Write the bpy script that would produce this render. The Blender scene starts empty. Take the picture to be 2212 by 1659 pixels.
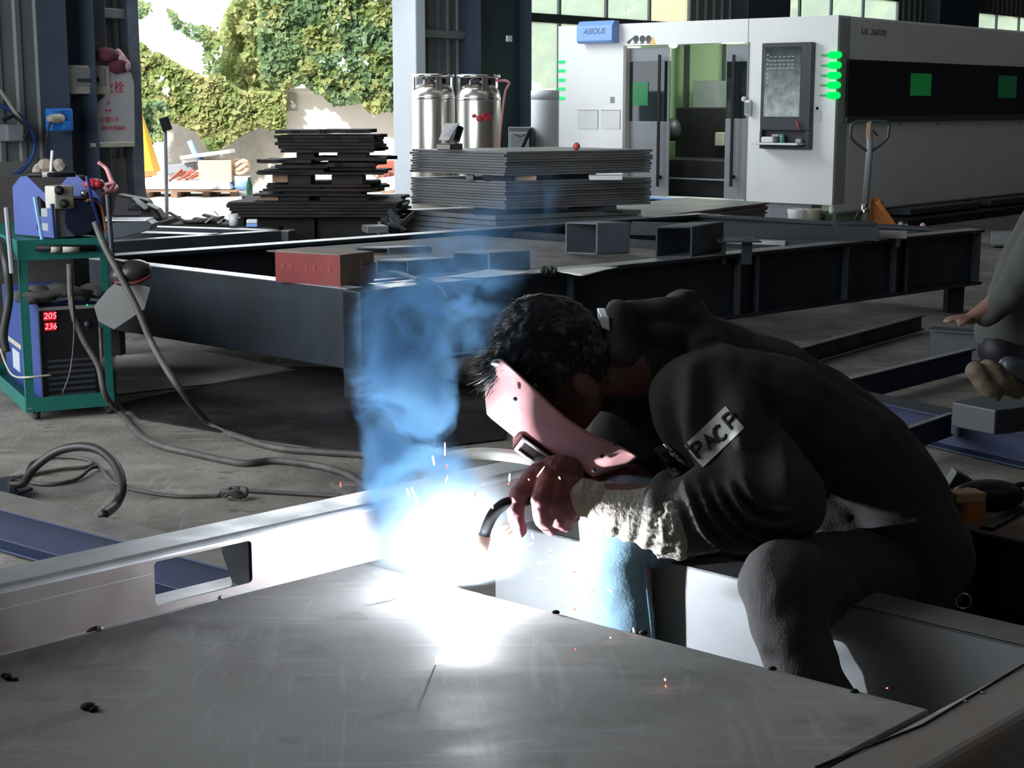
import bpy, math, random
import numpy as np
import bmesh
from math import sin, cos, pi, sqrt, atan2, radians
from mathutils import Vector as V, Matrix, Quaternion, noise
from mathutils.bvhtree import BVHTree
random.seed(7)
SC = bpy.context.scene
COL = SC.collection
# ---------------------------------------------------------------- camera
F = 3400.0; CX = 1106.0; CY = 829.5; EYE = 1.5
PITCH = math.atan((829.5 - 225) / F)
cd = bpy.data.cameras.new('camera'); cam = bpy.data.objects.new('camera', cd); COL.objects.link(cam)
cd.sensor_width = 36; cd.lens = F / 2212 * 36; cd.clip_end = 300; cd.clip_start = 0.05
cam.location = (0, 0, EYE); cam.rotation_euler = (pi / 2 - PITCH, 0, 0)
SC.camera = cam
# ---------------------------------------------------------------- view, world, lights
SC.view_settings.view_transform = 'Standard'; SC.view_settings.look = 'None'
SC.view_settings.gamma = 1; SC.view_settings.exposure = 0.0; SC.view_settings.use_curve_mapping = False
try:
    SC.cycles.use_denoising = True
    SC.cycles.volume_step_rate = 0.6; SC.cycles.volume_max_steps = 128
    SC.cycles.max_bounces = 8; SC.cycles.diffuse_bounces = 4; SC.cycles.glossy_bounces = 4
    SC.cycles.transmission_bounces = 6; SC.cycles.transparent_max_bounces = 12; SC.cycles.volume_bounces = 1
    SC.cycles.sample_clamp_indirect = 6; SC.cycles.caustics_reflective = False; SC.cycles.caustics_refractive = False
except Exception: pass
AU = math.radians(49.7)                     # the hall runs along U; N points from the yard wall into the hall
U = V((cos(AU), sin(AU), 0)); N = V((sin(AU), -cos(AU), 0)); Z = V((0, 0, 1))
world = bpy.data.worlds.new('world'); SC.world = world; world.use_nodes = True
wb = world.node_tree.nodes['Background']; wb.inputs[0].default_value = (0.86, 0.93, 1.0, 1); wb.inputs[1].default_value = 2.9
def sun(name, rot, power, ang, col):
    l = bpy.data.lights.new(name, 'SUN'); l.energy = power; l.angle = radians(ang); l.color = col
    o = bpy.data.objects.new(name, l); COL.objects.link(o); o.rotation_euler = rot; return o
sun('sun', (radians(56), 0, radians(-31)), 9.0, 3, (1, .95, .86))
def area(name, loc, aim, sx, sy, power, col):
    l = bpy.data.lights.new(name, 'AREA'); l.shape = 'RECTANGLE'; l.size = sx; l.size_y = sy; l.energy = power; l.color = col
    o = bpy.data.objects.new(name, l); COL.objects.link(o); o.location = loc
    o.rotation_euler = V(aim).to_track_quat('-Z', 'Y').to_euler(); return o
J = V((-1.5, 21.5, 0))
# daylight from the open gable of the hall (left, outside the picture), the yard door and the roof lights, plus an added fill
area('gable_daylight', tuple(J - 15.5 * U + 6.5 * N + 3.2 * Z), tuple(U * 1 + V((0, 0, -.05))), 9, 5, 950, (.90, .96, 1))
area('door_daylight', tuple(J - 2.2 * U + .9 * N + 4.2 * Z), tuple(N * 1 + V((0, 0, -.75))), 4.2, 1.6, 240, (.88, .95, 1))
for k, (a, b) in enumerate(((-3, 8), (7, 8), (-3, 17))):
    area('roof_fill_light', tuple(J + a * U + b * N + 7.6 * Z), (0, 0, -1), 7, 1.2, 42, (.95, .97, 1))
area('roof_fill_light', tuple(J - 13 * U + 20 * N + 7.6 * Z), (0, 0, -1), 6, 2, 45, (1, .97, .92))  # added fill behind the camera, not a roof light of the hall
# ---------------------------------------------------------------- pixel -> place
FW = V((0, cos(PITCH), -sin(PITCH))); UPV = V((0, sin(PITCH), cos(PITCH))); EP = V((0, 0, EYE))
def ray(px, py): return V(((px - CX) / F, 0, 0)) + FW - UPV * ((py - CY) / F)
def pz(px, py, z): r = ray(px, py); return EP + r * ((z - EYE) / r.z)
def py_(px, py, y): r = ray(px, py); return EP + r * (y / r.y)
def ppl(px, py, p0, n):
    r = ray(px, py); return EP + r * ((V(p0) - EP).dot(n) / r.dot(n))
# ---------------------------------------------------------------- mesh building
class MB:
    def __init__(s): s.v = []; s.f = []; s.m = []
    def add(s, vs, fs, m=0):
        b = len(s.v); s.v += [V(p) for p in vs]
        for f in fs: s.f.append([b + i for i in f]); s.m.append(m)
        return s
    def hexa(s, p, m=0):
        return s.add(p, [(0, 3, 2, 1), (4, 5, 6, 7), (0, 1, 5, 4), (1, 2, 6, 5), (2, 3, 7, 6), (3, 0, 4, 7)], m)
    def mm(s, x0, x1, y0, y1, z0, z1, m=0):
        return s.hexa([(x0, y0, z0), (x1, y0, z0), (x1, y1, z0), (x0, y1, z0), (x0, y0, z1), (x1, y0, z1), (x1, y1, z1), (x0, y1, z1)], m)
    def box(s, c, d, R=None, m=0):
        c = V(c); R = R or Matrix.Identity(3); q = []
        for z in (-.5, .5):
            for x, y in ((-.5, -.5), (.5, -.5), (.5, .5), (-.5, .5)): q.append(c + R @ V((x * d[0], y * d[1], z * d[2])))
        return s.hexa(q, m)
    def prism(s, poly, vec, m=0):
        n = len(poly); vec = V(vec); a = [V(p) for p in poly]
        return s.add(a + [p + vec for p in a], [tuple(range(n - 1, -1, -1)), tuple(range(n, 2 * n))] + [(i, (i + 1) % n, n + (i + 1) % n, n + i) for i in range(n)], m)
    def sweep(s, prof, p0, p1, up=Z, m=0):
        p0 = V(p0); p1 = V(p1); d = (p1 - p0).normalized(); sd = d.cross(V(up)).normalized(); u = sd.cross(d)
        return s.prism([p0 + sd * a + u * b for a, b in prof], p1 - p0, m)
    def tube(s, pts, r, n=8, m=0, cap=True):
        pts = [V(p) for p in pts]; k = len(pts); rs = r if isinstance(r, (list, tuple)) else [r] * k
        t0 = (pts[1] - pts[0]).normalized(); a = t0.orthogonal().normalized(); vs = []; 
        for i in range(k):
            t = (pts[min(i + 1, k - 1)] - pts[max(i - 1, 0)]).normalized()
            a = (a - t * a.dot(t)).normalized(); b = t.cross(a)
            for j in range(n):
                w = 2 * pi * j / n; vs.append(pts[i] + (a * cos(w) + b * sin(w)) * rs[i])
        fs = [(i * n + j, i * n + (j + 1) % n, (i + 1) * n + (j + 1) % n, (i + 1) * n + j) for i in range(k - 1) for j in range(n)]
        if cap: fs += [tuple(range(n - 1, -1, -1)), tuple(range((k - 1) * n, k * n))]
        return s.add(vs, fs, m)
    def lathe(s, prof, c=(0, 0, 0), ax=Z, n=24, m=0):
        c = V(c); ax = V(ax).normalized(); a = ax.orthogonal().normalized(); b = ax.cross(a); vs = []; k = len(prof)
        for r, h in prof:
            for j in range(n):
                w = 2 * pi * j / n; vs.append(c + ax * h + (a * cos(w) + b * sin(w)) * max(r, 1e-5))
        fs = [(i * n + j, i * n + (j + 1) % n, (i + 1) * n + (j + 1) % n, (i + 1) * n + j) for i in range(k - 1) for j in range(n)]
        fs += [tuple(range(n - 1, -1, -1)), tuple(range((k - 1) * n, k * n))]
        return s.add(vs, fs, m)
    def ell(s, c, r, R=None, n=14, m=0):
        c = V(c); R = R or Matrix.Identity(3); r = r if isinstance(r, (list, tuple)) else (r, r, r); vs = []; k = max(5, n // 2)
        for i in range(1, k):
            for j in range(n):
                t = pi * i / k; w = 2 * pi * j / n; vs.append(c + R @ V((r[0] * sin(t) * cos(w), r[1] * sin(t) * sin(w), r[2] * cos(t))))
        fs = [(i * n + j, (i + 1) * n + j, (i + 1) * n + (j + 1) % n, i * n + (j + 1) % n) for i in range(k - 2) for j in range(n)]
        t = len(vs); vs += [c + R @ V((0, 0, r[2])), c + R @ V((0, 0, -r[2]))]
        fs += [(t, j, (j + 1) % n) for j in range(n)] + [(t + 1, (k - 2) * n + (j + 1) % n, (k - 2) * n + j) for j in range(n)]
        return s.add(vs, fs, m)
    def cap(s, p, q, r1, r2=None, n=14, m=0):     # tapered capsule
        r2 = r1 if r2 is None else r2; p = V(p); q = V(q); d = (q - p); L = d.length or 1e-4; d = d / L; pr = []
        for i in range(1, 5): w = pi / 2 * (1 - i / 4); pr.append((r1 * cos(w), -r1 * sin(w)))
        for i in range(0, 4): w = pi / 2 * (i / 4); pr.append((r2 * cos(w), L + r2 * sin(w)))
        return s.lathe(pr, p, d, n, m)
    def chain(s, pts, rs, n=14, m=0):
        for i in range(len(pts) - 1): s.cap(pts[i], pts[i + 1], rs[i], rs[i + 1], n, m)
        return s
WM = {}
def tag(o, label=None, cat=None, group=None, kind=None):
    if label: o['label'] = label
    if cat: o['category'] = cat
    if group: o['group'] = group
    if kind: o['kind'] = kind
    return o
def mesh_of(mb, name, smooth=False, inv=None):
    me = bpy.data.meshes.new(name); vs = [inv @ p for p in mb.v] if inv is not None else mb.v
    me.from_pydata([tuple(p) for p in vs], [], mb.f)
    me.polygons.foreach_set('material_index', mb.m)
    if smooth: me.polygons.foreach_set('use_smooth', [True] * len(mb.f))
    if len(mb.f) < 4000:
        bm = bmesh.new(); bm.from_mesh(me); bmesh.ops.recalc_face_normals(bm, faces=bm.faces); bm.to_mesh(me); bm.free()
    me.update(); return me
def ob(name, mb, mat, par=None, bevel=0, smooth=False, local=False, label=None, cat=None, group=None, kind=None):
    inv = None
    if par is not None and not local: inv = WM[par.name].inverted()
    me = mesh_of(mb, name, smooth, inv) if isinstance(mb, MB) else mb
    o = bpy.data.objects.new(name, me); COL.objects.link(o)
    for mt in (mat if isinstance(mat, (list, tuple)) else [mat]): me.materials.append(mt)
    if par is not None: o.parent = par; WM[o.name] = WM[par.name]
    else: WM[o.name] = Matrix.Identity(4)
    if bevel:
        b = o.modifiers.new('bevel', 'BEVEL'); b.width = bevel; b.segments = 2; b.limit_method = 'ANGLE'; b.angle_limit = radians(40)
    if smooth == 'auto':
        pass
    return tag(o, label, cat, group, kind)
def thing(name, label, cat, loc=(0, 0, 0), rz=0, group=None):
    o = bpy.data.objects.new(name, None); COL.objects.link(o); o.location = loc; o.rotation_euler = (0, 0, rz); o.empty_display_size = .1
    WM[o.name] = Matrix.Translation(V(loc)) @ Matrix.Rotation(rz, 4, 'Z')
    return tag(o, label, cat, group)
def dup(root, loc, rz, label=None, group=None, scale=None):
    r = root.copy(); COL.objects.link(r); r.location = loc; r.rotation_euler = (0, 0, rz)
    if scale: r.scale = scale
    tag(r, label, None, group)
    for ch in [o for o in COL.objects if o.parent == root]:
        c = ch.copy(); COL.objects.link(c); c.parent = r
        for g in [o for o in COL.objects if o.parent == ch]:
            d = g.copy(); COL.objects.link(d); d.parent = c
    return r
def text(body, par, mat, size, M, name='lettering', ext=.0006, align='CENTER', shear=0, sx=1):
    c = bpy.data.curves.new(name, 'FONT'); c.body = body; c.size = size; c.extrude = ext; c.align_x = align; c.align_y = 'CENTER'; c.shear = shear
    c.materials.append(mat); o = bpy.data.objects.new(name, c); COL.objects.link(o)
    o.matrix_world = M
    dg = bpy.context.evaluated_depsgraph_get(); me = bpy.data.meshes.new_from_object(o.evaluated_get(dg)); bpy.data.objects.remove(o); bpy.data.curves.remove(c)
    me.transform(Matrix.Diagonal((sx, 1, 1, 1))); me.transform((WM[par.name].inverted() if par is not None else Matrix.Identity(4)) @ M); me.name = name; me.materials.clear()
    return ob(name, me, mat, par)
def frame(o, x, y):                            # matrix with origin o, x axis, y axis
    x = V(x).normalized(); z = x.cross(V(y)).normalized(); y = z.cross(x)
    return Matrix(((x.x, y.x, z.x, o[0]), (x.y, y.y, z.y, o[1]), (x.z, y.z, z.z, o[2]), (0, 0, 0, 1)))
def curve_plate(loops, th, M, inv=None, name='plate'):   # flat plate with holes, loops in 2D, M -> world
    c = bpy.data.curves.new(name, 'CURVE'); c.dimensions = '2D'; c.fill_mode = 'BOTH'; c.extrude = th / 2
    for L in loops:
        sp = c.splines.new('POLY'); sp.points.add(len(L) - 1); sp.use_cyclic_u = True
        for i, (a, b) in enumerate(L): sp.points[i].co = (a, b, 0, 1)
    o = bpy.data.objects.new('tmp', c); COL.objects.link(o); dg = bpy.context.evaluated_depsgraph_get()
    me = bpy.data.meshes.new_from_object(o.evaluated_get(dg)); bpy.data.objects.remove(o); bpy.data.curves.remove(c)
    me.transform(M if inv is None else inv @ M); me.name = name; me.materials.clear(); return me
def rrect(x0, x1, y0, y1, r, n=4):
    out = []
    for cx, cy, a0 in ((x1 - r, y1 - r, 0), (x0 + r, y1 - r, 90), (x0 + r, y0 + r, 180), (x1 - r, y0 + r, 270)):
        for i in range(n + 1): w = radians(a0 + 90 * i / n); out.append((cx + r * cos(w), cy + r * sin(w)))
    return out
def smooth_path(pts, k=6):
    P = [V(p) for p in pts]; P = [P[0]] + P + [P[-1]]; out = []
    for i in range(1, len(P) - 2):
        for j in range(k):
            t = j / k; a, b, c, d = P[i - 1:i + 3]
            out.append(.5 * ((2 * b) + (c - a) * t + (2 * a - 5 * b + 4 * c - d) * t * t + (-a + 3 * b - 3 * c + d) * t ** 3))
    out.append(P[-2]); return out
def chan(h, w, t):                              # C profile: back at a=0, flanges towards +a, top at b=0
    return [(0, 0), (w, 0), (w, -t), (t, -t), (t, -h + t), (w, -h + t), (w, -h), (0, -h)]
def chan_l(h, w, t): return [(-a, b) for a, b in reversed(chan(h, w, t))]
def hbeam(h, w, t, tw=None):
    tw = tw or t
    return [(-w / 2, 0), (w / 2, 0), (w / 2, -t), (tw / 2, -t), (tw / 2, -h + t), (w / 2, -h + t), (w / 2, -h), (-w / 2, -h), (-w / 2, -h + t), (-tw / 2, -h + t), (-tw / 2, -t), (-w / 2, -t)]
def rect(w, h): return [(-w / 2, 0), (w / 2, 0), (w / 2, -h), (-w / 2, -h)]
# ---------------------------------------------------------------- materials
def mat(name, col, rough=.6, metal=0.0, var=.12, scale=6, bump=0.0, col2=None, amt=.5, scale2=None, emit=None, es=1, stretch=None, spec=.5, trans=0, alpha=1, rvar=0, detail=6, bscale=None, sharp=.12):
    m = bpy.data.materials.new(name); m.use_nodes = True; nt = m.node_tree; n = nt.nodes; L = nt.links; b = n['Principled BSDF']
    b.inputs['Roughness'].default_value = rough; b.inputs['Metallic'].default_value = metal; b.inputs['Specular IOR Level'].default_value = spec
    c4 = (*col, 1); b.inputs['Base Color'].default_value = c4
    if alpha < 1: b.inputs['Alpha'].default_value = alpha
    if trans: b.inputs['Transmission Weight'].default_value = trans
    if emit: b.inputs['Emission Color'].default_value = (*emit, 1); b.inputs['Emission Strength'].default_value = es
    if var or bump or col2:
        tc = n.new('ShaderNodeTexCoord'); mp = n.new('ShaderNodeMapping'); L.new(tc.outputs['Object'], mp.inputs[0])
        if stretch: mp.inputs['Scale'].default_value = stretch
        nz = n.new('ShaderNodeTexNoise'); nz.inputs['Scale'].default_value = scale; nz.inputs['Detail'].default_value = detail; nz.inputs['Roughness'].default_value = .65; L.new(mp.outputs[0], nz.inputs['Vector'])
        r = n.new('ShaderNodeMapRange'); r.inputs[1].default_value = .3; r.inputs[2].default_value = .7; r.inputs[3].default_value = 1 - var; r.inputs[4].default_value = 1 + var; L.new(nz.outputs[0], r.inputs[0])
        mx = n.new('ShaderNodeVectorMath'); mx.operation = 'SCALE'; mx.inputs[0].default_value = col; L.new(r.outputs[0], mx.inputs['Scale']); outc = mx.outputs[0]
        if col2:
            n2 = n.new('ShaderNodeTexNoise'); n2.inputs['Scale'].default_value = scale2 or scale * .4; n2.inputs['Detail'].default_value = 8; n2.inputs['Roughness'].default_value = .7; L.new(mp.outputs[0], n2.inputs['Vector'])
            r2 = n.new('ShaderNodeMapRange'); r2.inputs[1].default_value = 1 - amt - sharp; r2.inputs[2].default_value = 1 - amt + sharp; L.new(n2.outputs[0], r2.inputs[0])
            m2 = n.new('ShaderNodeMix'); m2.data_type = 'RGBA'; L.new(r2.outputs[0], m2.inputs[0]); L.new(outc, m2.inputs[6]); m2.inputs[7].default_value = (*col2, 1); outc = m2.outputs[2]
        L.new(outc, b.inputs['Base Color'])
        if rvar:
            r3 = n.new('ShaderNodeMapRange'); r3.inputs[1].default_value = .3; r3.inputs[2].default_value = .7; r3.inputs[3].default_value = rough - rvar; r3.inputs[4].default_value = rough + rvar
            n3 = n.new('ShaderNodeTexNoise'); n3.inputs['Scale'].default_value = scale * .7; n3.inputs['Detail'].default_value = 8; n3.inputs['Distortion'].default_value = 1.2; L.new(mp.outputs[0], n3.inputs['Vector']); L.new(n3.outputs[0], r3.inputs[0]); L.new(r3.outputs[0], b.inputs['Roughness'])
        if bump:
            bp = n.new('ShaderNodeBump'); bp.inputs['Strength'].default_value = bump; bp.inputs['Distance'].default_value = .01
            src = nz.outputs[0]
            if bscale:
                n4 = n.new('ShaderNodeTexNoise'); n4.inputs['Scale'].default_value = bscale; n4.inputs['Detail'].default_value = 4; L.new(mp.outputs[0], n4.inputs['Vector']); src = n4.outputs[0]
            L.new(src, bp.inputs['Height']); L.new(bp.outputs[0], b.inputs['Normal'])
    return m
def worn(m, scr=(.36, .36, .36), spot=(.07, .065, .06), sscale=(3, 60, 3), sth=.66, pth=.70, pscale=16, amt=.6, rot=0.5):
    nt = m.node_tree; n = nt.nodes; L = nt.links; b = n['Principled BSDF']; src = b.inputs['Base Color'].links[0].from_socket
    tc = n.new('ShaderNodeTexCoord')
    for sc, th, col, rz_, dist in ((sscale, sth, scr, rot, 1.5), ((sscale[1] * .6, sscale[0], 3), sth + .02, scr, rot + .3, 2.5), ((pscale,) * 3, pth, spot, 0, .5)):
        mp = n.new('ShaderNodeMapping'); mp.inputs['Scale'].default_value = sc; mp.inputs['Rotation'].default_value = (0, 0, rz_); L.new(tc.outputs['Object'], mp.inputs[0])
        z = n.new('ShaderNodeTexNoise'); z.inputs['Scale'].default_value = 1; z.inputs['Detail'].default_value = 5; z.inputs['Distortion'].default_value = dist; L.new(mp.outputs[0], z.inputs['Vector'])
        r = n.new('ShaderNodeMapRange'); r.inputs[1].default_value = th - .03; r.inputs[2].default_value = th + .05; r.inputs[4].default_value = amt; L.new(z.outputs[0], r.inputs[0])
        x = n.new('ShaderNodeMix'); x.data_type = 'RGBA'; L.new(r.outputs[0], x.inputs[0]); L.new(src, x.inputs[6]); x.inputs[7].default_value = (*col, 1); src = x.outputs[2]
    L.new(src, b.inputs['Base Color']); return m
def emis(name, col, s):
    m = bpy.data.materials.new(name); m.use_nodes = True; nt = m.node_tree; nt.nodes.clear()
    e = nt.nodes.new('ShaderNodeEmission'); e.inputs[0].default_value = (*col, 1); e.inputs[1].default_value = s
    o = nt.nodes.new('ShaderNodeOutputMaterial'); nt.links.new(e.outputs[0], o.inputs[0]); return m
def glassmat(name, tint, dust, dustcol=(.8, .85, .82), gl=.08, rough=.05):
    m = bpy.data.materials.new(name); m.use_nodes = True; nt = m.node_tree; nt.nodes.clear(); n = nt.nodes; L = nt.links
    t = n.new('ShaderNodeBsdfTransparent'); t.inputs[0].default_value = (*tint, 1); g = n.new('ShaderNodeBsdfGlossy'); g.inputs['Roughness'].default_value = rough
    d = n.new('ShaderNodeBsdfTranslucent'); d.inputs[0].default_value = (*dustcol, 1)
    a = n.new('ShaderNodeMixShader'); a.inputs[0].default_value = gl; L.new(t.outputs[0], a.inputs[1]); L.new(g.outputs[0], a.inputs[2])
    b = n.new('ShaderNodeMixShader'); b.inputs[0].default_value = dust; L.new(a.outputs[0], b.inputs[1]); L.new(d.outputs[0], b.inputs[2])
    o = n.new('ShaderNodeOutputMaterial'); L.new(b.outputs[0], o.inputs[0]); return m
M_floor = mat('concrete_floor', (.205, .190, .168), .8, 0, .28, 3, .3, col2=(.085, .078, .07), amt=.45, scale2=1.1, spec=.3, rvar=.15, bscale=40)
M_floorx = M_floor; M_yard = mat('yard_concrete', (.62, .59, .54), .9, 0, .1, 1.5, .2, col2=(.45, .42, .38), amt=.35)
M_plate = mat('mill_steel_plate', (.29, .285, .28), .70, 0, .10, 5, .10, spec=.22, col2=(.22, .215, .215), amt=.42, scale2=3.2, rvar=.16, bscale=14, sharp=.07)
M_galv = mat('bright_steel', (.52, .53, .55), .38, .55, .10, 9, .05, col2=(.34, .31, .30), amt=.36, scale2=4, rvar=.10)
M_chan = mat('rolled_channel_steel', (.22, .195, .19), .5, .3, .15, 8, .06, col2=(.19, .15, .14), amt=.42, scale2=5, rvar=.12)
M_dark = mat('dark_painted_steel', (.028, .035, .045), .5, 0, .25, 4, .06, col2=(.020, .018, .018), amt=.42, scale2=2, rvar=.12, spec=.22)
M_darktop = mat('light_steel_flange', (.30, .30, .30), .38, .4, .15, 7, .06, col2=(.16, .15, .14), amt=.4)  # lighter steel, puts reflected daylight on beam tops into the colour
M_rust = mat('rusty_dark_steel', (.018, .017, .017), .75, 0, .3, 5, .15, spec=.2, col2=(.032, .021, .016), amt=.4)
M_sheet = mat('grey_sheet_steel', (.20, .205, .21), .45, .4, .15, 3, .04, col2=(.14, .135, .135), amt=.4, stretch=(1, 1, 14))
M_sheet2 = mat('dusty_sheet_steel', (.27, .265, .26), .5, .3, .15, 3, .04, col2=(.17, .155, .14), amt=.45, stretch=(1, 1, 10))
M_blue = mat('blue_painted_steel', (.005, .013, .050), .6, 0, .2, 5, .05, col2=(.03, .03, .05), amt=.35)
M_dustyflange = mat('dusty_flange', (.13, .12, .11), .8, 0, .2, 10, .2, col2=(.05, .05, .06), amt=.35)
M_white = mat('white_machine_paint', (.74, .75, .74), .42, 0, .02, 2, 0, col2=(.66, .67, .66), amt=.3)
M_dgrey = mat('dark_grey_paint', (.032, .037, .043), .42, 0, .1, 5)
M_mgrey = mat('mid_grey_paint', (.20, .215, .235), .45, 0, .08, 5)
M_black = mat('black_plastic', (.010, .010, .012), .5, 0, .15, 10, spec=.2)
M_navy = mat('navy_column_paint', (.030, .045, .068), .5, 0, .12, 2)
M_wallp = mat('grey_corrugated_wall', (.135, .145, .15), .55, .1, .10, 2)
M_wallb = mat('block_wall_dark', (.16, .16, .155), .9, 0, .15, 3, .2)
M_ceil = mat('ceiling_sheet', (.10, .105, .11), .7, 0, .1, 2)
M_jamb = mat('light_grey_jamb', (.42, .46, .50), .45, .1, .06, 2, .03)
M_inox = mat('brushed_stainless', (.55, .52, .48), .28, .9, .08, 3, .02, stretch=(14, 14, .6))
M_chrome = mat('bright_chrome', (.7, .7, .7), .15, 1, .03, 3)
M_brown = mat('brown_wood', (.23, .14, .09), .8, 0, .2, 20, .1, stretch=(1, 6, 6))
M_card = mat('cardboard', (.45, .30, .18), .85, 0, .08, 8)
M_red = mat('red_carton', (.19, .028, .028), .75, 0, .18, 8, .05, col2=(.10, .05, .035), amt=.32)
M_cardgrey = mat('grey_brown_carton', (.21, .17, .14), .85, 0, .12, 8, .05)
M_paper = mat('paper', (.62, .62, .60), .8, 0, .04, 6)
M_green = mat('green_cart_paint', (.008, .115, .095), .45, 0, .12, 8, .03, col2=(.02, .09, .08), amt=.3)
M_bluep = mat('blue_machine_paint', (.03, .055, .20), .42, 0, .1, 6)
M_lblue = mat('light_blue_paint', (.20, .36, .72), .45, 0, .05, 4)
M_cable = mat('grey_rubber_cable', (.055, .05, .045), .65, 0, .25, 20, .1, col2=(.12, .11, .10), amt=.38)
M_blackc = mat('black_rubber_cable', (.014, .014, .014), .5, 0, .2, 20)
M_palec = mat('pale_hose', (.30, .29, .26), .55, 0, .15, 20)
M_redp = mat('red_plastic', (.42, .03, .04), .4, 0, .1, 10)
M_pink = mat('pink_hose', (.60, .25, .26), .5, 0, .05, 8)
M_beige = mat('beige_plastic', (.36, .34, .28), .5, 0, .08, 8)
M_wht = mat('white_plastic', (.68, .69, .70), .4, 0, .04, 8)
M_yel = mat('yellow_paint', (.85, .45, .03), .5, 0, .12, 2)
M_orange = mat('orange_paint', (.45, .16, .04), .5, 0, .2, 8)
M_rubber = mat('dark_rubber', (.03, .03, .03), .8, 0, .2, 10)
M_plaster = mat('pale_plaster_wall', (.74, .69, .64), .9, 0, .07, 2, .1, col2=(.60, .55, .50), amt=.3)
M_conc = mat('weathered_concrete', (.44, .41, .37), .9, 0, .15, 3, .3, col2=(.30, .28, .25), amt=.45)
worn(M_plate, (.40, .40, .40), (.13, .125, .12), (2.5, 26, 3), .60, .66, 12, .35); worn(M_floor, (.27, .25, .22), (.05, .045, .04), (1.2, 9, 2), .62, .66, 9, .65)
def leafmat(name, c, c2):
    m = mat(name, c, .55, 0, .35, 9, 0, col2=c2, amt=.45, scale2=2.2); b = m.node_tree.nodes['Principled BSDF']
    nt = m.node_tree; t = nt.nodes.new('ShaderNodeBsdfTranslucent'); mx = nt.nodes.new('ShaderNodeMixShader'); mx.inputs[0].default_value = .45
    src = b.inputs['Base Color'].links[0].from_socket; nt.links.new(src, t.inputs[0])
    nt.links.new(b.outputs[0], mx.inputs[1]); nt.links.new(t.outputs[0], mx.inputs[2]); nt.links.new(mx.outputs[0], nt.nodes['Material Output'].inputs[0]); return m
M_leaf = leafmat('green_leaves', (.20, .28, .09), (.40, .38, .16))
M_leaf2 = leafmat('dark_leaves', (.13, .22, .11), (.24, .32, .14))
M_ivy = leafmat('ivy_leaves', (.26, .32, .11), (.48, .44, .22))
M_bark = mat('bark', (.12, .09, .07), .9, 0, .3, 8, .3)
M_ledg = emis('green_led', (0, 1, .13), 1.15)
M_ledr = emis('red_display', (1, .03, .06), 3.0)
# ================================================================ SETTING
ob('floor', MB().mm(-30, 34, -14, 60, -.2, 0), M_floor, kind='structure')
yc = J + 9 * U * 0
ym = MB(); a0 = J - N * .12
q = [a0 - 30 * U, a0 + 40 * U, a0 + 40 * U - 40 * N, a0 - 30 * U - 40 * N]
ym.prism([p + V((0, 0, .004)) for p in q][::-1], (0, 0, .012)); ob('yard_ground', ym, M_yard, kind='structure')
def ws(px, py=300):                              # pixel -> (s, z) on the yard wall's inner face
    p = ppl(px, py, J, N); return (p - J).dot(U), p.z
def wp(s, z, d=0): return J + U * s + N * d + Z * z
def wbox(mb, s0, s1, z0, z1, d0=-.1, d1=0, m=0):
    return mb.hexa([wp(s0, z0, d1), wp(s1, z0, d1), wp(s1, z0, d0), wp(s0, z0, d0), wp(s0, z1, d1), wp(s1, z1, d1), wp(s1, z1, d0), wp(s0, z1, d0)], m)
def ribbed(mb, s0, s1, z0, z1, pitch=.25, dep=.03, m=0):
    pts = []; s = s0
    while s < s1:
        for ds, d in ((0, 0), (.62, 0), (.70, dep), (.92, dep)): pts.append((min(s + ds * pitch, s1), d))
        s += pitch
    pts.append((s1, 0)); pts += [(s1, -.05), (s0, -.05)]
    mb.prism([wp(a, z0, b) for a, b in pts], Z * (z1 - z0), m)
sL = ws(292, 300)[0]; sj = 0.0
s885 = ws(887)[0]; s990 = ws(990)[0]; s1105 = ws(1108)[0]
zdoor = 5.0; ZC = 8.0
wb_ = MB(); ribbed(wb_, -16, sL - .02, .9, zdoor); wbox(wb_, -16, sL - .02, 0, .9, -.2, .03, 1)
ribbed(wb_, s885, s990 + .1, 0, zdoor, .2); wbox(wb_, -16, 34, zdoor, ZC, -.1, 0)
zs = ws(1110, 277)[1]; zt = ws(1110, 35)[1]
s1485 = ws(1487)[0]; s1665 = ws(1664)[0]; s1925 = ws(1930)[0]; s2070 = ws(2070)[0]
wbox(wb_, s1105, s1485, 0, zs, -.1, 0, 0); ribbed(wb_, s1485, s1665, 0, zdoor)
wbox(wb_, s1665, s1925, 0, 2.6, -.1, 0); ribbed(wb_, s1925, s2070, 0, zdoor); wbox(wb_, s2070, 34, 0, 2.75, -.1, 0)
zr = ws(2100, 22)[1]; ribbed(wb_, s2070, 34, zr, zdoor)
ob('wall_back', wb_, [M_wallp, M_wallb], kind='structure')
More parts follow.
